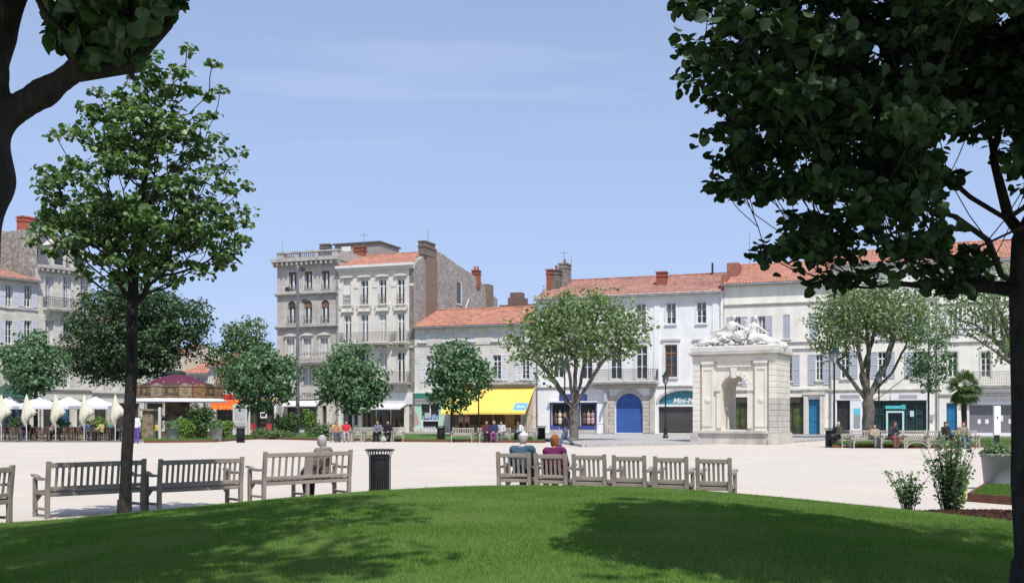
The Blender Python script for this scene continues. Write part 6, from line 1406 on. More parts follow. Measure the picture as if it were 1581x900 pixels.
# palm
b = P(1489, 66); k = 66/FPX; pt = thing('palm_tree', 'fan palm with shaggy trunk standing in front of the blue door on the right', 'palm', (b.x, b.y, .1))
hz = EYE + (HY-598)*k
MB().tube([(0, 0, -.1), (.02, 0, .8), (-.03, 0, 1.8), (0, 0, hz)], [.17, .15, .17, .14], 10).build('trunk', mat('palm_trunk', (.05, .035, .025), (.10, .07, .05), scale=12, bump=1), pt, smooth=True)
PALML = leaf_mat('palm_frond', (.03, .07, .015), (.07, .13, .03), (.14, .17, .05), rough=.5, trans=.2); rnd = random.Random(6)
for i in range(70):
    az = rnd.uniform(0, 2*math.pi); el = rnd.uniform(-1.1, 1.3); mb = MB(); L = rnd.uniform(.45, .75); d = Vector((math.cos(az)*math.cos(el), math.sin(az)*math.cos(el), math.sin(el))); s0 = Vector((0, 0, hz)); c = s0 + d*L
    up = Vector((0, 0, 1)); sd = d.cross(up).normalized(); n2 = sd.cross(d)
    mb.add([s0 - sd*.01, s0 + sd*.01, c + sd*.01, c - sd*.01], [(0, 1, 2, 3)])
    for j in range(13):
        a = R(-78 + 13*j); e = c + (d*math.cos(a) + sd*math.sin(a))*.62 - up*(.16 + .26*abs(math.sin(a))); m_ = c.lerp(e, .6) + n2*.04; w_ = (d*math.sin(a) - sd*math.cos(a))*.035
        mb.add([c, m_ - w_, e, m_ + w_], [(0, 1, 2, 3)])
    mb.build('frond', PALML, pt)

# slim foreground tree on the lawn rim
b = P(191, 15.3); k = 15.3/FPX; bz = float(lawn_z(b.x, b.y)) if ((b.x-LCX)/LA)**2+((b.y-LCY)/LB)**2 < 1 else 0.0
cv = lambda x, y, dy=0: ((x-191)*k, dy, EYE+(HY-y)*k-bz)
tree('slim_tree', 'slim young lime tree with layered crown standing on the left rim of the lawn', (b.x, b.y, bz), [(0, 0, 0), cv(196, 700), cv(203, 560), cv(206, 430), cv(212, 330), cv(232, 230), cv(240, 150)], .086,
     [(*cv(220, 300), 158*k, 1.4, 130*k), (*cv(235, 190), 112*k, 1.0, 95*k), (*cv(218, 372), 172*k, 1.4, 66*k), (*cv(120, 350), 75*k, .7, 50*k), (*cv(250, 125), 62*k, .6, 58*k)], 390, .16, 27, .070, LIMEL, BARKN, kind='heart', seed=52, minz=1.2+(HY-470)*k, rtip=.007, singles=300, shell=.9, expo=2.1, flare=1.12, up=1.1, flat=.5, outk=.2,
     fixed=[cv(70, 262), cv(90, 300), cv(380, 345), cv(378, 372), cv(365, 235), cv(285, 72, .1), cv(322, 92, .2), cv(60, 355), cv(340, 140), cv(85, 345)])

# near tree on the right
D6 = 6.0; b = P(1594, D6); bz = float(lawn_z(b.x, b.y)); k = D6/FPX; cv = lambda x, y, dy=0: ((x-1586)*k, dy, EYE+(HY-y)*k-bz)
def kr(p):                                   # natural gap near the stem where the photograph shows sky between the leaders
    wy = b.y + p.y; px = CX + (b.x+p.x)*FPX/wy; py = HY - (p.z+bz-EYE)*FPX/wy
    if px > 1545 and 330 < py < 480: return False
    nv = mnoise.noise(Vector((px*.022, py*.030, p.y*.6))); nf = mnoise.noise(Vector((px*.06, py*.075, p.y*1.5+7)))
    lim = 1066 + (max(0, py-60))*.16 if py > 60 else 1066 + (60-py)*.35
    if px < lim - 14 + 120*nv + 45*nf: return False
    low = 392 + (px-1115)*.44 if px < 1300 else 478 - max(0, px-1420)*.35
    if py > low + 75*nv + 45*nf: return False
    if py > 300 and nf + nv*.5 < -.22: return False
    if 1455 < px < 1570 and 205 < py < 345 and nf + nv > -.12: return False
    if mnoise.noise(Vector((px*.030, py*.055, p.y*.5+3))) > .36: return False
    return wy > 4.3
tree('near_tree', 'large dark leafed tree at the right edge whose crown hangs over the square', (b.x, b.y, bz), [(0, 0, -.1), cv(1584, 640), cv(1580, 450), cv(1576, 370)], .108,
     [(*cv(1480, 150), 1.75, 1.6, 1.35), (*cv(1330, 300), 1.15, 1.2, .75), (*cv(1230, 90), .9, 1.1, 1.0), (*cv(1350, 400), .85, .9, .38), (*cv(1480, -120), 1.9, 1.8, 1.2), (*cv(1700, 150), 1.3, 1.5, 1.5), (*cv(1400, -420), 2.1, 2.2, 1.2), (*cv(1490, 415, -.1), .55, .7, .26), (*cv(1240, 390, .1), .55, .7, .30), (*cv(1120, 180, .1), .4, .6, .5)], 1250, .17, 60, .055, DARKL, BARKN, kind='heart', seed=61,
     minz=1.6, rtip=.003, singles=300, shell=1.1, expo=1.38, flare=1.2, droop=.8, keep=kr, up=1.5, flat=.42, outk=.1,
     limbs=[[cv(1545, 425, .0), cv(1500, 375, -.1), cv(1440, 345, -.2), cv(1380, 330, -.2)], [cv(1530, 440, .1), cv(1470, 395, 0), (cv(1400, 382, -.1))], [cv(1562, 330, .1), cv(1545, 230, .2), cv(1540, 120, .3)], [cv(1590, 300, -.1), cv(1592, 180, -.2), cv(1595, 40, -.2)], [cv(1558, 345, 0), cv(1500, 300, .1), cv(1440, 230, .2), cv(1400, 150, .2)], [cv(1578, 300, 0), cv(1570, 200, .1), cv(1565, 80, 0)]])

# old tree at the left edge
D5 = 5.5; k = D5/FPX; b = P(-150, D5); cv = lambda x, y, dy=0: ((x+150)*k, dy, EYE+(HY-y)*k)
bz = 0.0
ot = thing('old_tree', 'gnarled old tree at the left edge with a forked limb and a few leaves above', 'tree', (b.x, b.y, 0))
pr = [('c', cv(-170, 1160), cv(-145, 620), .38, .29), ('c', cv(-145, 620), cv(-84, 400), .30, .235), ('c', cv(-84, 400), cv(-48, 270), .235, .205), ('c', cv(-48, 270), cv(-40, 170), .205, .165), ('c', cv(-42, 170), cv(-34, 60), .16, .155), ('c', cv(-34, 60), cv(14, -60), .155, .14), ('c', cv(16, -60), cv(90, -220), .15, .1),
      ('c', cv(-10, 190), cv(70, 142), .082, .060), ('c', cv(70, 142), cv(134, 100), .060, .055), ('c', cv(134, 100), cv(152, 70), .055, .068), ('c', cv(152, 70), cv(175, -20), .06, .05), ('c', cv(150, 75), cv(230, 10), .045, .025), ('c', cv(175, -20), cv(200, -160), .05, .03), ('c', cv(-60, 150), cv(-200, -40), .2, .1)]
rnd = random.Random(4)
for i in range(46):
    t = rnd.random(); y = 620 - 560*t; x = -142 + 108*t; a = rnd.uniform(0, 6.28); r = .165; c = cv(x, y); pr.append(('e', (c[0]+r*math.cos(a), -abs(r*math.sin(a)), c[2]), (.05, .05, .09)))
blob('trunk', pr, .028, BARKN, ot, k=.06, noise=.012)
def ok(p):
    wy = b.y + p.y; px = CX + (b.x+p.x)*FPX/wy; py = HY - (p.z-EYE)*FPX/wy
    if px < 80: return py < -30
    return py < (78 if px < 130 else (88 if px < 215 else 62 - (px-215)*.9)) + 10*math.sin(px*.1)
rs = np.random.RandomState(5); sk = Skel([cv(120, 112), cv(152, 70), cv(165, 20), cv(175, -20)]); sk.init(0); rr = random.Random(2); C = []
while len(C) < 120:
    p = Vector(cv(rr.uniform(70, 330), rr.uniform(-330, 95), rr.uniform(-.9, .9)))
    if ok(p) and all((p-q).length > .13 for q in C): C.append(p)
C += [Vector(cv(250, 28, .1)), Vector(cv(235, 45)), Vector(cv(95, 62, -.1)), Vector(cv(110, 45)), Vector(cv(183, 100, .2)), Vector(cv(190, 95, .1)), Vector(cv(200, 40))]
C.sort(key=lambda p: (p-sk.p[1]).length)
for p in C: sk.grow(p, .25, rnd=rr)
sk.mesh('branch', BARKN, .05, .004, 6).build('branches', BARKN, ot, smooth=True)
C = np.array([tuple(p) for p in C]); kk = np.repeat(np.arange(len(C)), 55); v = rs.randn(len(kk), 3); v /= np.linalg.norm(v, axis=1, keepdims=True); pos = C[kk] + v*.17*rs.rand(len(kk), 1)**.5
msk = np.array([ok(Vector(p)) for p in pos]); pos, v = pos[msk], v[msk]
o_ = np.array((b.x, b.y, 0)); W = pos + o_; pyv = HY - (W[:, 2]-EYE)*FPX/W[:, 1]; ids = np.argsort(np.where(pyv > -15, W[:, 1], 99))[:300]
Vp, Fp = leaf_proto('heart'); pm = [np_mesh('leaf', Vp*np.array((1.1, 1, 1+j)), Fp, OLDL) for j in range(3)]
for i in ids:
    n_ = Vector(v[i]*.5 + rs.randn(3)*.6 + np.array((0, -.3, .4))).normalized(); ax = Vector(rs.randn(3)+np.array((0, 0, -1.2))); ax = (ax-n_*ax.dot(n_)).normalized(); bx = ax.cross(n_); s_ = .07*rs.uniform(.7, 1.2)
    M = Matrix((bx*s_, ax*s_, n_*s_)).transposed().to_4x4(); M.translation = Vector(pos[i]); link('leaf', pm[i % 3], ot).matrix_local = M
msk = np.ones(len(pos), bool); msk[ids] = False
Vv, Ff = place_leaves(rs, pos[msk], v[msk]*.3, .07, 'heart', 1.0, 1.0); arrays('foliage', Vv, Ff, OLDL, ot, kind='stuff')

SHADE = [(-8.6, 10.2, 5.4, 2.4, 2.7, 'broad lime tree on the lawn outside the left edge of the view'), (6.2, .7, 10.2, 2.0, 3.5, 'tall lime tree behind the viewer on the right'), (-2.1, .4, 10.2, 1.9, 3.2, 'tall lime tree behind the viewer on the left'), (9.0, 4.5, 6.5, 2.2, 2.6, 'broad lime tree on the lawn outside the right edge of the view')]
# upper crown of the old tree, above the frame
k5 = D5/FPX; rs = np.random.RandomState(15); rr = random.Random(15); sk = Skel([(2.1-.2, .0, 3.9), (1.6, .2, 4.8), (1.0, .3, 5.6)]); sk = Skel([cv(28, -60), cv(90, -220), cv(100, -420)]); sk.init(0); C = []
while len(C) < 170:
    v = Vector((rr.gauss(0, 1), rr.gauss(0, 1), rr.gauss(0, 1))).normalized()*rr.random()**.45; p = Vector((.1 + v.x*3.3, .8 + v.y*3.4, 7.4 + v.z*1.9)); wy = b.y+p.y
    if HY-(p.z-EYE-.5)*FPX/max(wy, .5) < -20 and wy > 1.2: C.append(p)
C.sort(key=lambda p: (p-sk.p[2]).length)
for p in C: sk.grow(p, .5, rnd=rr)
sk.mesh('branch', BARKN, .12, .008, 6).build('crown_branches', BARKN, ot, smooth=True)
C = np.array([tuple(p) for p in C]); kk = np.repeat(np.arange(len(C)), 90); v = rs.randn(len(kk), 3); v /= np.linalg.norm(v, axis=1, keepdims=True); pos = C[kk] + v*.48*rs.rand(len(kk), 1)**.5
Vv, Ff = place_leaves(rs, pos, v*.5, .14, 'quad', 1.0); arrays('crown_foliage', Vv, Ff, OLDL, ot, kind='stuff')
# trees of the same lawn standing beside and behind the camera: they throw the shade on the grass
def shade_tree(x, y, zc, rz, r, lb, seed, n=95):
    dx = 0 if y > 3 else (1.2 if x > 0 else -2.0); dy = 0 if y > 3 else -2.2
    tree('park_tree', lb, (x+dx, y+dy, 0), [(0, 0, 0), (-dx*.2, -dy*.2, zc*.45), (-dx, -dy, zc)], .16, [(-dx, -dy, zc, r, r, rz)], n, .5, 55, .16, LIMEL, seed=seed, minz=zc-rz, group='park trees round the viewer', kind='quad', rtip=.01)
for i, (x, y, zc, rz, r, lb) in enumerate(SHADE): shade_tree(x, y, zc, rz, r, lb, 70+i)
# ------------------------------------------------ far benches, people, planters, lamps, cafe, carousel, plants
GF = 'pale teak benches on the far side of the square'
def fseat(label, px, d, L, face, cat='bench', arch=False, n=None):
    p = P(px, d); bench(label, L, (p.x, p.y, .0), face, n or int(L/.13), GF, m=TEAKF, fine=False, cat=cat, arch=arch, name='bench' if cat == 'bench' else 'armchair'); return p
PI = math.pi
FS = PI - .10                                  # sitters face the camera side
fseat('pale seat on which the man in the orange shirt sits', 517, 67.5, .68, PI+.5, 'armchair')
fseat('pale seat under the man in the red shirt', 534, 67.8, .68, PI+.2, 'armchair', arch=True)
fseat('empty pale armchair right of the red shirted man', 554, 68, .68, FS, 'armchair', arch=True)
fseat('empty pale armchair left of the couple with the striped bag', 572, 68.2, .68, FS, 'armchair', arch=True)
fseat('pale bench hidden under the couple with the striped bag', 593, 68.3, 1.2, FS)
fseat('empty pale armchair right of the couple with the striped bag', 617, 68.3, .68, FS, 'armchair')
fseat('empty pale bench just right of the bin by the double tree', 715, 67, 1.35, FS-.05)
fseat('narrow pale armchair left of the seated trio', 745, 66.8, .62, FS+.3, 'armchair')
fseat('pale bench under the seated trio', 771, 66.6, 1.4, FS)
fseat('pale seat under the figure in the white top', 815, 66.4, 1.1, FS-.2)
fseat('pale bench turned sideways next to the right hand bin', 1303, 55.5, 1.3, PI*.5+.25)
fseat('long pale bench behind the right hand bin', 1335, 54.6, 1.55, FS+.15)
fseat('pale bench under the figure in the dark coat', 1375, 54.3, 1.2, FS)
fseat('empty pale bench in the middle of the right hand row', 1412, 54.2, 1.1, FS, arch=True)
fseat('empty pale armchair left of the woman in black', 1440, 54.2, .66, FS, 'armchair', arch=True)
fseat('pale bench under the woman in black', 1464, 54, .9, FS+.1)
fseat('pale bench under the man in jeans', 1492, 53.8, 1.0, FS)
BLK = cloth('black_cloth', (.015, .013, .018)); HB = cloth('brown_hair', (.08, .045, .025)); HD = cloth('dark_hair', (.025, .018, .015)); TAN = cloth('beige_cloth', (.38, .32, .25)); WHT = cloth('white_cloth', (.68, .68, .68)); NVY = cloth('navy_cloth', (.03, .035, .09)); GRY = cloth('grey_cloth', (.20, .20, .21))
def sit(label, px, d, face, **k):
    p = P(px, d); f = Vector((-math.sin(face), math.cos(face), 0))*.17; k.setdefault('res', .03); return person(label, (p.x+f.x, p.y+f.y, 0), face, **k)
sit('man in a sandy orange shirt leaning forward on a far seat', 516, 67.5, PI+.5, topc=cloth('sandy_orange_cloth', (.62, .36, .17)), legc=cloth('slate_trousers', (.10, .11, .15)), hairc=HD, lean=.22, skin=SKIN2, sleeves=False)
sit('man in a bright red shirt sitting on a far seat', 534, 67.8, PI+.2, topc=cloth('bright_red_cloth', (.62, .03, .06)), legc=cloth('pale_trousers', (.42, .40, .40)), hairc=HD, lean=.10, sleeves=False)
sit('woman in dark patterned dress sitting beside her companion with a striped bag', 586, 68.2, FS-.2, topc=cloth('navy_print', (.05, .05, .12), (.3, .28, .34), 20), legc=BLK, hairc=HB, fem=True, lean=.14)
sit('dark clothed companion on the right of the woman in the patterned dress', 599, 68.3, FS+.2, topc=BLK, legc=BLK, hairc=HD, lean=.12)
q = blob('shoulder_bag', [('e', (0, 0, .18), (.2, .12, .18)), ('c', (-.12, 0, .3), (0, 0, .42), .02, .02), ('c', (.12, 0, .3), (0, 0, .42), .02, .02)], .03, cloth('striped_bag', (.6, .6, .62), (.1, .1, .1), 9)); p = P(592, 66.9); q.location = (p.x, p.y, 0); tag(q, 'black and white bag on the ground before the far seated couple', 'bag')
sit('person in dark coat with beige scarf, left of the seated trio', 751, 66.6, FS+.2, topc=cloth('maroon_cloth', (.09, .02, .04)), legc=BLK, hairc=HB, fem=True)
sit('fair haired person in purple trousers in the middle of the seated trio', 763, 66.5, FS, topc=NVY, legc=cloth('purple_cloth', (.22, .05, .18)), hairc=cloth('fair_hair', (.4, .28, .16)), fem=True, hair='bob')
sit('person in a light top at the right of the seated trio', 775, 66.6, FS-.2, topc=cloth('light_grey_top', (.5, .48, .48)), legc=GRY, hairc=HD)
sit('dark haired figure in a white top bending forward, left of the far bin', 811, 66.4, PI*.6, topc=WHT, legc=BLK, hairc=HD, lean=.25, fem=True, hair='long')
sit('grey haired man in a green jumper sitting sideways by the right hand bin', 1298, 55.4, PI*.5+.25, topc=cloth('moss_green_cloth', (.07, .09, .06)), legc=BLK, hairc=cloth('grey_hair', (.42, .40, .39)), lean=.0)
sit('fair haired child sitting behind the back of the long right hand bench', 1349, 54.6, FS+.1, topc=TAN, legc=GRY, hairc=cloth('fair_hair', (.4, .28, .16)), scale=.82)
sit('hunched person in a dark coat and reddish trousers on the right hand benches', 1372, 54.3, PI+.35, topc=cloth('dark_coat', (.04, .045, .06)), legc=cloth('brick_trousers', (.22, .09, .07)), hairc=HB, lean=.25, skin=SKIN2)
sit('woman in black with crossed legs and bare calves, right hand benches', 1457, 54, PI+.35, topc=BLK, legc=BLK, hairc=HB, fem=True, arms='crossleg', hair='bob', shorts=True, res=.026)
sit('man in jeans and grey jacket over a yellow shirt, right hand benches', 1484, 53.8, PI+.05, topc=cloth('grey_jacket', (.17, .16, .17), (.30, .22, .10), 3), legc=JEAN, hairc=HB, lean=.05, res=.026)
p = G(874, 689); person('man in dark jacket and jeans striding past the big plane tree', (p.x, p.y, 0), PI/2+.15, 'walk', topc=cloth('dark_navy_jacket', (.035, .035, .055)), legc=cloth('blue_grey_jeans', (.10, .13, .22)), hairc=HB, arms='swing', res=.026, scale=1.04)
p = G(210, 684, 0); person('person in white shirt and violet skirt standing at the right end of the cafe', (p.x, p.y, 0), .4, 'stand', topc=WHT, legc=cloth('violet_cloth', (.12, .08, .32)), hairc=HD, arms='down', res=.032, fem=True)
p = P(243, 71); person('small child in a yellow top standing by the carousel', (p.x, p.y, .1), PI*.9, 'stand', topc=cloth('yellow_cloth', (.72, .50, .08)), legc=NVY, hairc=HB, arms='down', scale=.62, res=.028)
# people behind glass line / under yellow awning
for px, c, lb in ((721, cloth('pink_cloth', (.5, .3, .3)), 'shopper in a pale top standing under the yellow awning'), (712, TAN, 'shopper in beige at the left under the yellow awning')):
    p = MAIN.world(MAIN.x(px, -1.5), -1.5); person(lb, (p.x, p.y, .13), PI*.8, 'stand', topc=c, legc=DK, hairc=HD, arms='down', res=.035)

# planters
def planter(label, px, d, r, h, seed, zb=0.0, leafm=None, spread=1.0, dome=True):
    p = P(px, d); t = thing('planter', label, 'planter', (p.x, p.y, zb), 0, 'grey conical planters')
    m = mat('grey_planter', (.30, .29, .31), (.25, .245, .26), rough=.6, scale=2, stain=((.2, .2, .2), 3, .3))
    MB().lathe([(r*.78, 0), (r*.98, h-.03), (r*1.02, h-.03), (r*1.02, h), (r*.94, h), (r*.9, h-.1)], 32, close=False).build('pot', m, t, smooth=True)
    MB().lathe([(r*.92, h-.09), (.01, h-.06)], 24).build('soil', MULCH, t)
    rs = np.random.RandomState(seed); n = 1500; v = rs.randn(n, 3); v /= np.linalg.norm(v, axis=1, keepdims=True); v[:, 2] = np.abs(v[:, 2]); rad = rs.rand(n, 1)**.4
    pos = v*rad*np.array((r*1.05*spread, r*1.05*spread, r*(1.15 if dome else .8))) + np.array((0, 0, h-.05)); V, F = place_leaves(rs, pos, v, .055 if d < 30 else .11, 'quad'); arrays('plant', V, F, leafm or FOLB, t, kind='stuff'); 
    if not dome:
        mb = MB(); rr = random.Random(seed)
        for i in range(120):
            a = rr.uniform(0, 6.28); q0 = Vector((math.cos(a)*r*rr.random()*.7, math.sin(a)*r*rr.random()*.7, h-.05)); e = q0 + Vector((rr.uniform(-.25, .25), rr.uniform(-.25, .25), rr.uniform(.2, .42))); s = Vector((.006, 0, 0)); mb.add([q0-s, q0+s, e], [(0, 1, 2)])
        mb.build('stems', FOLB, t, kind='stuff')
    return t
FOLB = leaf_mat('shrub_leaf', (.07, .13, .05), (.13, .21, .09), (.24, .32, .18), rough=.6, trans=.25)
FOLY = leaf_mat('bright_shrub_leaf', (.10, .18, .03), (.18, .28, .06), (.28, .38, .10), rough=.6, trans=.3)
FOLD = leaf_mat('dark_shrub_leaf', (.03, .07, .02), (.06, .12, .03), (.11, .18, .06), rough=.6, trans=.2)
planter('large grey planter with spiky green plants on the right, beside the near trunk', 1540, 23.4, .345, .73, 3, zb=.06, dome=False)
planter('grey planter with dome of foliage, left of the pair by the carousel', 267, 68, .42, .95, 4); planter('grey planter with trailing foliage, right of the pair by the carousel', 333.5, 68, .42, .95, 5, spread=1.25)
# shrubs
def shrub(name, label, px, d, w_, h, seed, m, n=1400, leaf=.12, zb=.12, cat='shrub', depth=.8):
    p = P(px, d); rs = np.random.RandomState(seed); t = thing(name, label, cat, (p.x, p.y, zb)); nc = 14; C = np.stack([(rs.rand(nc)-.5)*w_*.7, (rs.rand(nc)-.5)*depth*.6, h*(.25+.5*rs.rand(nc))], 1); k = rs.randint(0, nc, n); v = rs.randn(n, 3); v /= np.linalg.norm(v, axis=1, keepdims=True)
    pos = C[k] + v*rs.rand(n, 1)**.4*np.array((w_*.26, depth*.3, h*.27)); pos[:, 2] = np.clip(pos[:, 2], .03, None); V, F = place_leaves(rs, pos, v, leaf, 'quad'); arrays('leaves', V, F, m, t, kind='stuff')
    mb = MB()
    for i in range(8): c = C[i]; mb.tube([(c[0]*.4, c[1]*.4, 0), (c[0]*.8, c[1]*.8, c[2]*.6), tuple(c)], [.02, .014, .008], 4)
    mb.build('stems', BARK, t); return t
shrub('shrub', 'dark bushy shrub between the two grey planters', 312, 71, 2.0, 2.4, 1, FOLD, 2600, .14); shrub('shrub', 'bright yellow green shrub right of the left planter', 291, 70.5, 1.8, 1.5, 2, FOLY, 1800)
shrub('shrub', 'low bright shrub in front of the carousel base', 345, 72, 1.6, 1.3, 3, FOLY, 1300); shrub('hedge', 'clipped dark green column of hedge left of the tall mast', 446, 76, 1.5, 1.9, 4, FOLD, 2600, .10)
shrub('hedge', 'flat topped clipped bush in front of the mast', 431, 78, 1.1, 1.9, 14, FOLD, 1500, .10)
shrub('shrub', 'loose rose shrub right of the mast', 500, 76, 2.6, 1.1, 5, FOLB, 1500); shrub('shrub', 'small bushy standard plant just right of the mast', 478, 76, 1.3, 2.3, 6, FOLY, 900); shrub('shrub', 'low pale shrub left of the seated men', 418, 75, 2.4, .8, 7, FOLB, 900)
shrub('shrub', 'clipped ball shrub standing among the cafe seats on the left', 28, 76, 1.3, 1.7, 8, FOLD, 1200); shrub('shrub', 'rounded shrub behind the third closed parasol', 92, 76, 1.3, 1.7, 9, FOLB, 1200); shrub('shrub', 'large pale shrub behind the cafe tables, left of the slim trunk', 150, 75, 1.9, 1.6, 10, FOLY, 1500); shrub('shrub', 'light green shrub right of the slim trunk', 215, 74, 1.5, 1.6, 11, FOLB, 900)
# leafy plants in the mulch
def stemplant(name, label, px, d, w_, h, seed, m, stems, leaf):
    p = P(px, d); rr = random.Random(seed); rs = np.random.RandomState(seed); z0 = float(lawn_z(p.x, p.y))+.08 if ((p.x-LCX)/LA)**2+((p.y-LCY)/LB)**2 < 1 else .10
    t = thing(name, label, 'shrub', (p.x, p.y, z0)); mb = MB(); P_ = []; N_ = []
    for i in range(stems):
        a = rr.uniform(0, 6.28); e = Vector((math.cos(a)*w_/2*rr.random(), math.sin(a)*w_/2*rr.random(), h*rr.uniform(.55, 1))); q0 = Vector((e.x*.25, e.y*.25, 0)); m_ = q0.lerp(e, .5) + Vector((-e.x*.1, -e.y*.1, .05)); mb.tube([q0, m_, e], [.008, .006, .003], 4)
        for k in range(int(9*e.z/h)+3):
            f = rr.uniform(.15, 1); c = q0.lerp(m_, f*2) if f < .5 else m_.lerp(e, f*2-1)
            for _ in range(3): P_.append(tuple(c + Vector((rr.uniform(-1, 1), rr.uniform(-1, 1), rr.uniform(-.4, .4)))*.06)); N_.append((rr.uniform(-1, 1), rr.uniform(-1, 1), .5))
    mb.build('stems', BARK, t); V, F = place_leaves(rs, np.array(P_), np.array(N_), leaf, 'quad'); arrays('leaves', V, F, m, t, kind='stuff')
stemplant('shrub', 'tall leafy shrub in the mulch bed, overlapping the seated pair behind', 1466, 16.6, 1.05, 1.32, 3, FOLB, 50, .05); stemplant('shrub', 'dense low green shrub at the foot of the tall one in the mulch', 1475, 16.9, .55, .75, 5, FOLY, 60, .055); stemplant('shrub', 'low airy shrub at the left end of the mulch bed', 1402, 17.2, .85, .66, 4, FOLB, 26, .05)

# lamps and mast
LAMPG = mat('lamp_green_black', (.012, .03, .028), (.02, .04, .038), rough=.4, metal=.3, scale=6)
def lamp(label, px, d, h, zb=.1):
    p = P(px, d); t = thing('street_lamp', label, 'lamp post', (p.x, p.y, zb), 0, 'old style lantern lamp posts')
    MB().lathe([(.20, 0), (.20, .12), (.15, .16), (.13, .55), (.16, .6), (.09, .75), (.07, 1.0), (.055, 1.1), (.045, h-.95), (.08, h-.93), (.05, h-.85)], 12).build('post', LAMPG, t, smooth=True)
    q = MB(); q.lathe([(.10, h-.85), (.13, h-.80), (.20, h-.38), (.21, h-.36)], 6); l = q.build('lantern_glass', mat('lantern_glass', (.35, .38, .36), (.25, .27, .26), rough=.2), t)
    q = MB()
    for i in range(6): a = PI/3*i; q.tube([(.135*math.cos(a), .135*math.sin(a), h-.82), (.212*math.cos(a), .212*math.sin(a), h-.36)], .012, 4)
    q.build('lantern_frame', LAMPG, t); MB().lathe([(.27, h-.36), (.24, h-.28), (.10, h-.16), (.12, h-.10), (.04, h-.03), (.02, h+.06)], 12).build('lantern_cap', LAMPG, t); return t
lamp('dark green lantern lamp standing before the teal arched shop', 1027.5, 74, 4.6, .12); lamp('tall dark lantern lamp rising from behind the right hand bin', 1288, 57, 5.2, .1); lamp('lantern lamp whose post stands beside the double trunked lime tree', 739, 82, 4.2, .1); lamp('lantern lamp half hidden in front of the plane trunk', 872, 71, 5.3, .1)
lamp('lantern lamp post between the plane trunk and the bank entrance', 1357, 72, 4.6, .1)
p = P(459.5, 80); t = thing('mast', 'tall slim grey steel lighting mast rising above the lime trees', 'mast', (p.x, p.y, .1)); mh = EYE + (HY-412)*80/FPX; MST = mat('mast_grey', (.20, .19, .22), (.16, .155, .18), rough=.5, metal=.4, scale=3)
MB().lathe([(.20, 0), (.17, .1), (.155, .2), (.09, mh-.3), (.09, mh)], 14).build('pole', MST, t, smooth=True)
for (a, z) in ((.5, mh-.4), (-.9, mh-1.9), (-.5, mh-3.2), (.7, mh-2.8)):
    q = MB(); q.tube([(0, 0, z), (a*.8, -.1, z+.1)], .03, 5); q.box(a*.8-.16, a*.8+.16, -.3, .0, z-.05, z+.25, bev=.03); q.build('floodlight', IRON, t)
# bollards / bike stand / phone box / totem
q = MB(); q.tube([(-.4, 0, 0), (-.4, 0, .75), (-.3, 0, .85), (.3, 0, .85), (.4, 0, .75), (.4, 0, 0)], .025, 6); p = MAIN.world(MAIN.x(926, -4.5), -4.5); tag(q.build('cycle_stand', GREYIRON, loc=(p.x, p.y, .12)), 'thin grey cycle stand left of the blue portal', 'cycle stand')
p = P(373, 84); t = thing('phone_box', 'white glazed phone box behind the bin on the left', 'phone box', (p.x, p.y, .1)); q = MB()
for sx in (-1, 1):
    for sy in (-1, 1): q.box(sx*.5-.05, sx*.5+.05, sy*.5-.05, sy*.5+.05, 0, 2.2)
q.box(-.55, .55, -.55, .55, 2.201, 2.45); q.box(-.5, .5, -.52, -.48, 1.0, 1.08); q.build('frame', WPAINT, t); MB().box(-.45, .45, -.5, -.47, .1, 2.19).box(-.45, .45, .47, .5, .1, 2.19).build('glass', mat('milky_glass', (.42, .42, .46), (.55, .55, .58), rough=.2, scale=2), t); MB().lathe([(.3, 2.451), (.2, 2.65), (.02, 2.8)], 12).build('cap', WPAINT, t)
p = P(1539, 55); t = thing('totem', 'white information totem in front of the grey shop shutter', 'sign', (p.x, p.y, .1)); MB().box(-.17, .17, -.08, .08, .55, 2.05, bev=.02).build('panel', WPAN, t); MB().box(-.12, .12, -.06, .06, 0, .549).build('foot', BLK, t); MB().box(-.03, .03, -.09, -.081, 1.4, 1.5).build('slot', IRON, t)
p = P(246.5, 69); t = thing('parasol_base', 'white post on a broad white base left of the planters', 'post', (p.x, p.y, 0)); MB().lathe([(.6, 0), (.62, .05), (.58, .09), (.1, .12)], 20).build('base', WPAINT, t); MB().lathe([(.10, .12), (.10, 2.15), (.05, 2.2)], 12).build('post', mat('cream_post', (.5, .5, .42)), t)

# cafe terrace
CREAM = mat('cream_canvas', (.62, .60, .48), (.54, .52, .42), rough=.9, scale=4, stretch=(6, 6, .6)); WCAN = mat('terrace_white_canvas', (.66, .66, .70), (.60, .60, .64), rough=.9, scale=1)
def closed_parasol(px, label, sd):
    p = P(px, 69); t = thing('closed_parasol', label, 'parasol', (p.x, p.y, 0), 0, 'closed cream parasols of the cafe'); rr = random.Random(sd)
    n = 24; vs = []; prof = [(.03, 2.98), (.08, 2.88), (.15, 2.5), (.23, 2.1), (.30, 1.7), (.27, 1.5), (.17, 1.3), (.06, 1.12)]
    for j, (r, z) in enumerate(prof):
        for k in range(n):
            a = 2*PI*k/n; f = 1 + (.28*(1 if k % 3 == 0 else -.35))*min(1, j/3); rg = r*f; vs.append((rg*math.cos(a)*(1+.75*max(0, math.cos(a))*(j > 2)*(j < 6)), rg*.7*math.sin(a), z + (.22*math.cos(a) if j > 3 else 0)))
    MB().add(vs, [(i*n+k, i*n+(k+1) % n, (i+1)*n+(k+1) % n, (i+1)*n+k) for i in range(len(prof)-1) for k in range(n)]).build('canopy', CREAM, t, smooth=True)
    MB().tube([(0, 0, .05), (0, 0, 3.05)], .03, 6).build('pole', CREAM, t); MB().lathe([(.35, 0), (.35, .06), (.06, .10)], 14).build('base', GRY, t)
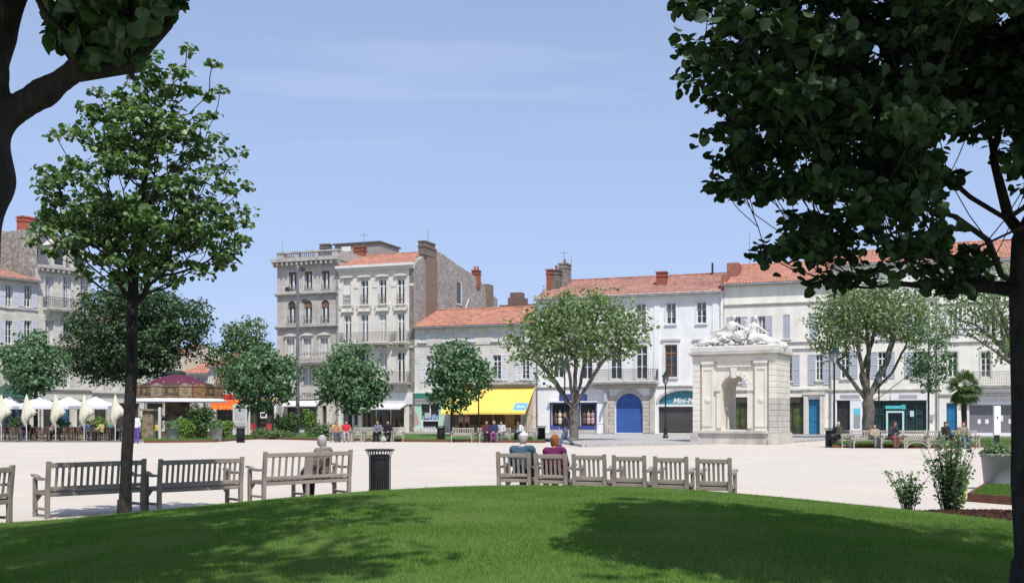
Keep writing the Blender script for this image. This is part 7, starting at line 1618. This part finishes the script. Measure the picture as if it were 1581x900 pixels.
for i, (px, lb) in enumerate(((2, 'closed cream parasol cut by the left photo edge'), (41, 'closed cream parasol, second from the left edge'), (86, 'closed cream parasol in the middle of the cafe terrace'), (130, 'closed cream parasol, fourth from the left edge'), (178, 'closed cream parasol just left of the slim trunk'))): closed_parasol(px, lb, i+1)
def open_parasol(px, d, label, w_=3.3):
    p = P(px, d); t = thing('open_parasol', label, 'parasol', (p.x, p.y, 0), .0, 'open white square parasols of the cafe'); a = w_/2; zt, zb = 3.05, 2.35; n = 6; vs = []; fs = []
    for (sx, sy, ex, ey) in ((-1, -1, 1, -1), (1, -1, 1, 1), (1, 1, -1, 1), (-1, 1, -1, -1)):
        b0 = len(vs)
        for i in range(n+1):
            f = i/n
            for j in range(n+1):
                g = j/n; x = (sx+(ex-sx)*g)*a*f; y = (sy+(ey-sy)*g)*a*f; z = zt - (zt-zb)*(f**.8) + .0 - .12*math.sin(PI*g)*f*(1-f)*2; vs.append((x, y, z))
        for i in range(n):
            for j in range(n): q = b0+i*(n+1)+j; fs.append((q, q+1, q+n+2, q+n+1))
    MB().add(vs, fs).build('canopy', WCAN, t, smooth=True); v = MB()
    for (x0, y0, x1, y1) in ((-a, -a, a, -a), (a, -a, a, a), (a, a, -a, a), (-a, a, -a, -a)): v.quad((x0, y0, zb+.001), (x1, y1, zb+.001), (x1*1.01, y1*1.01, zb-.22), (x0*1.01, y0*1.01, zb-.22))
    v.build('valance', WCAN, t); MB().tube([(0, 0, 0), (0, 0, zt)], .04, 8).build('pole', GREYIRON, t)
    q = MB()
    for sx in (-1, 1):
        for sy in (-1, 1): q.tube([(0, 0, zt-.12), (sx*a, sy*a, zb-.03)], .018, 4)
    q.build('rib', GREYIRON, t)
for px, lb in ((-52, 'open white parasol outside the left edge of the view'), (14, 'open white parasol at the left edge of the cafe'), (62, 'open white parasol, second from the left edge'), (106, 'open white parasol, third from the left edge'), (148, 'open white parasol nearest the slim trunk')): open_parasol(px, 76 + (px % 3)*.4, lb, 2.75)
WICK = mat('dark_wicker', (.035, .025, .035), (.09, .05, .04), rough=.7, scale=14); BAMB = mat('bamboo', (.32, .24, .13), (.20, .14, .08), scale=10); TBL = mat('table_top', (.30, .17, .11), (.36, .30, .26), rough=.3, scale=4)
def cafe_chair(label, x, y, rz, var=0):
    t = thing('cafe_chair', label, 'chair', (x, y, 0), rz, 'dark woven chairs of the cafe terrace')
    def part(n, k, fn, m): return link(n, cmesh(('cc', k), fn, n, m), t)
    part('seat', 's', lambda: MB().box(-.21, .21, -.2, .2, .43, .47, bev=.01), WICK)
    part('backrest', 'b', lambda: MB().prism([(-.20, .52), (-.17, .52), (-.22, .90), (-.25, .90)], -.19, .19, 'x'), WICK)
    for sx, sy, nm in ((-1, -1, 'l1'), (1, -1, 'l2'), (-1, 1, 'l3'), (1, 1, 'l4')): part('leg', nm, lambda: MB().tube([(sx*.20, sy*.19, 0), (sx*.19, sy*.18, .43)] + ([(sx*.19, -.25, .92)] if sy < 0 else []), .016, 5), BAMB)
    part('armrest', 'a', lambda: MB().tube([(-.2, -.2, .66), (-.22, .15, .66), (-.2, .19, .45)], .014, 5).tube([(.2, -.2, .66), (.22, .15, .66), (.2, .19, .45)], .014, 5), BAMB); return t
def cafe_table(label, x, y):
    t = thing('cafe_table', label, 'table', (x, y, 0), 0, 'small round cafe tables'); 
    link('tabletop', cmesh(('ct', 1), lambda: MB().lathe([(.33, .72), (.34, .735), (.33, .75)], 20), 'tabletop', TBL), t); link('leg', cmesh(('ct', 2), lambda: MB().lathe([(.22, 0), (.2, .03), (.03, .06), (.03, .72)], 12), 'leg', IRON), t)
rr = random.Random(12); tops = [cloth('cafe_blue', (.10, .16, .36)), WHT, cloth('cafe_rose', (.5, .2, .16)), NVY, cloth('cafe_grey_blue', (.22, .27, .36)), cloth('cafe_yellow', (.55, .5, .2)), BLK, cloth('cafe_teal', (.08, .22, .24))]
hairs = [HD, HB, cloth('fair_hair', (.4, .28, .16))]
names = {0: 'blue', 1: 'white', 2: 'rose', 3: 'navy', 4: 'grey blue', 5: 'yellow', 6: 'black', 7: 'teal'}
spots = [(8, 70.5), (30, 69.7), (52, 71), (73, 69.9), (97, 70.6), (120, 71.2), (143, 69.9), (165, 70.8), (186, 70.2), (20, 73.5), (66, 73.6), (112, 73.8), (158, 73.6), (-20, 70.5)]
occ = {(3, 0): 1, (4, 1): 2, (5, 0): 0, (6, 1): 4, (6, 0): 5, (7, 0): 3, (8, 1): 7, (2, 1): 3, (1, 0): 6, (11, 0): 4, (12, 1): 6, (8, 0): 0}
refs = ['below the left edge parasols', 'near the second closed parasol', 'between the second and third closed parasols', 'before the clipped ball shrub', 'right of the middle closed parasol', 'between the third and fourth closed parasols', 'right of the fourth closed parasol', 'before the large pale shrub', 'just left of the slim trunk', 'in the back row at the left edge', 'in the back row, second open parasol', 'in the back row, third open parasol', 'in the back row behind the pale shrub', 'outside the left photo edge']
for i, (px, d) in enumerate(spots):
    c = P(px, d); cafe_table('round cafe table ' + refs[i], c.x, c.y)
    for j, a in enumerate((.2 + rr.uniform(-.3, .3), PI + rr.uniform(-.3, .3), PI*.5 + rr.uniform(-.4, .4))):
        x = c.x + math.cos(a)*.62; y = c.y + math.sin(a)*.62; rz = a + PI/2
        cafe_chair(('right', 'left', 'rear')[j] + ' woven chair at the cafe table ' + refs[i], x, y, rz)
        if (i, j) in occ:
            k = occ[(i, j)]; person('guest in %s top on the %s chair %s' % (names[k], ('right', 'left')[j], refs[i]), (x, y, 0), rz, topc=tops[k], legc=(DK, JEAN, TAN)[(i+j) % 3], hairc=hairs[(i*2+j) % 3], arms='table', res=.036, scale=.97, lean=.08, seat=.46)
    for j, a in ((3, -PI*.5 + rr.uniform(-.4, .4)),):
        cafe_chair('front woven chair at the cafe table ' + refs[i], c.x + math.cos(a)*.62, c.y + math.sin(a)*.62, a + PI/2)
# red cafe chairs of the restaurant
REDP = mat('red_plastic', (.45, .05, .05), (.36, .04, .04), rough=.5)
for i, (px, d) in enumerate(((352, 86), (358, 87), (366, 86), (386, 86), (392, 87.5), (347, 88), (411, 88), (416, 87))):
    c = P(px, d); t = thing('restaurant_chair', ['leftmost red chair by the orange awning', 'red chair in front of the awning shade', 'red chair left of the phone box', 'red chair right of the phone box', 'red chair against the lime trunk', 'red chair at the awning corner', 'red chair under the framed menu', 'red chair right of the framed menu'][i], 'chair', (c.x, c.y, .1), rr.uniform(0, 6), 'red chairs outside the restaurant')
    link('seat', cmesh(('rc', 1), lambda: MB().box(-.22, .22, -.2, .2, .42, .46, bev=.012), 'seat', REDP), t); link('backrest', cmesh(('rc', 2), lambda: MB().prism([(-.2, .5), (-.16, .5), (-.22, .9), (-.26, .9)], -.21, .21, 'x'), 'backrest', REDP), t)
    for k, (sx, sy) in enumerate(((-1, -1), (1, -1), (-1, 1), (1, 1))): link('leg', cmesh(('rc', 3+k), lambda: MB().tube([(sx*.21, sy*.19, 0), (sx*.18, sy*.17, .43)], .018, 5), 'leg', REDP), t)

# carousel
p = P(274, 79); ca = thing('carousel', 'fairground carousel with plum coloured roof and ornate painted rounding boards', 'carousel', (p.x, p.y, .12)); RC = 3.15; PLUM = mat('plum_canvas', (.11, .022, .055), (.08, .016, .04), rough=.8, scale=2); s_ = 79/FPX
zt = EYE+(HY-578)*s_; ze = EYE+(HY-600)*s_-.1; zb = EYE+(HY-613)*s_-.1
RR = RC
MB().lathe([(RR, ze), (RR*.5, ze+(zt-ze)*.58), (.55, zt-.15)], 24, close=False).build('roof', PLUM, ca); MB().lathe([(.6, zt-.18), (.6, zt+.05), (.3, zt+.18)], 16).build('roof_crown', mat('crown_dark', (.03, .04, .03)), ca)
GOLD = mat('gilt', (.30, .20, .09), (.13, .075, .04), rough=.5, scale=14); PAN = [mat('panel_dark', (.03, .035, .03), (.10, .09, .06), scale=5), mat('panel_cream', (.35, .28, .18), (.16, .14, .12), scale=9), mat('panel_red', (.22, .05, .04), (.30, .22, .12), scale=9)]
n = 20; wseg = 2*RR*math.sin(PI/n)
for i in range(n):
    a = 2*PI*(i+.5)/n; o = MB(); hh = zb; H2 = ze-zb+.25
    o.box(-wseg/2+.01, wseg/2-.01, -.06, 0, hh, hh+H2*.82); pts = [(-wseg/2+.01, hh+H2*.821)] + [(-wseg/2 + wseg*k/8, hh + H2*(.86+.20*math.sin(PI*k/8))) for k in range(9)] + [(wseg/2-.01, hh+H2*.821)]; o.prism(pts, -.05, -.01, 'y')
    b_ = o.build('rounding_board', PAN[i % 3], ca, loc=(math.sin(a)*RR, -math.cos(a)*RR, 0), rz=a)
    f = MB(); 
    for (x0, x1, z0, z1) in ((-wseg/2, wseg/2, hh-.05, hh+.04), (-wseg/2, wseg/2, hh+H2*.78, hh+H2*.84)): f.box(x0, x1, -.10, -.061, z0, z1)
    for k in range(7): x = -wseg/2 + wseg*(k+.5)/7; f.lathe([(.0, hh-.16), (.05, hh-.1), (.03, hh-.055)], 6, (x, -.08, 0))
    for sx in (-1, 1): f.prism([(sx*wseg*.45, hh+.1), (sx*wseg*.38, hh+H2*.5), (sx*wseg*.45, hh+H2*.75), (sx*wseg*.49, hh+H2*.4)], -.10, -.061, 'y')
    f.prism([(wseg*.2*math.cos(t), hh+H2*.42+H2*.22*math.sin(t)) for t in [k*PI/5 for k in range(10)]], -.09, -.061, 'y'); f.lathe([(.06, hh+H2*1.0), (.09, hh+H2*1.1), (.0, hh+H2*1.25)], 6, (-wseg/2, -.03, 0)); f.build('gilding', GOLD, b_)
MB().lathe([(RR+.05, zb-.12), (RR+.45, zb-.30), (RR+.46, zb-.40), (RR+.42, zb-.33)], 40, close=False).build('canvas_skirt', WCAN, ca)
MB().lathe([(RR-.15, 0), (RR-.15, .35), (.1, .36)], 32).build('platform', mat('platform_wood', (.16, .09, .07), (.10, .06, .05), scale=4), ca)
MB().lathe([(.9, .36), (.9, zb)], 12, close=False).build('centre_drum', mat('drum_panel', (.14, .06, .05), (.30, .24, .15), scale=3), ca)
MB().lathe([(RR, zb), (.05, zb+.05)], 24, close=False).build('ceiling', mat('carousel_ceiling', (.05, .03, .03)), ca)
HC = [WHT, cloth('horse_brown', (.16, .08, .05)), cloth('horse_cream', (.5, .44, .36))]
for i in range(12):
    a = 2*PI*i/12 + .15; r = RR*.74; x, y = r*math.cos(a), r*math.sin(a); MB().tube([(x, y, .36), (x, y, zb)], .025, 6).build('pole', GOLD, ca)
    key = ('horse', i % 3)
    if key not in MC:
        pz = [('c', (-.35, 0, 0), (.3, 0, .02), .17, .16), ('c', (.32, 0, .08), (.55, 0, .42), .12, .08), ('c', (.55, 0, .42), (.80, 0, .30), .075, .05), ('c', (.52, 0, .5), (.53, 0, .56), .025, .01)]
        for sx, bx in ((.28, .2), (-.34, -.15)):
            for sy in (-.1, .1): pz += [('c', (sx, sy, -.08), (sx+bx*(1 if sy > 0 else .3), sy, -.35), .07, .04), ('c', (sx+bx*(1 if sy > 0 else .3), sy, -.35), (sx+bx*.2, sy, -.60), .035, .03)]
        pz += [('c', (-.5, 0, .08), (-.68, 0, -.3), .05, .02)]; V, Q = sdf_arrays(pz, .045, .04); MC[key] = np_mesh('horse', V, Q, HC[i % 3], True)
    link('horse', MC[key], ca, (x, y, 1.15 + .2*math.sin(i*2)), a + PI/2)
MB().tube([(-2.6, -2.0, .1), (-2.6, -2.0, zb)], .06, 8).tube([(2.6, -2.0, .1), (2.6, -2.0, zb)], .06, 8).build('corner_post', GOLD, ca)
q = MB(); q.box(-.35, .35, -.3, .3, 1.0, 2.0); q.box(-.5, .5, -.45, .45, 2.001, 2.12); q.box(-.38, .38, -.33, .33, 0, .999); p2 = P(230, 73); tag(q.build('ticket_booth', mat('booth_panel', (.30, .26, .16), (.12, .08, .06), scale=3), loc=(p2.x, p2.y, .0)), 'small ornate ticket booth left of the carousel', 'booth')
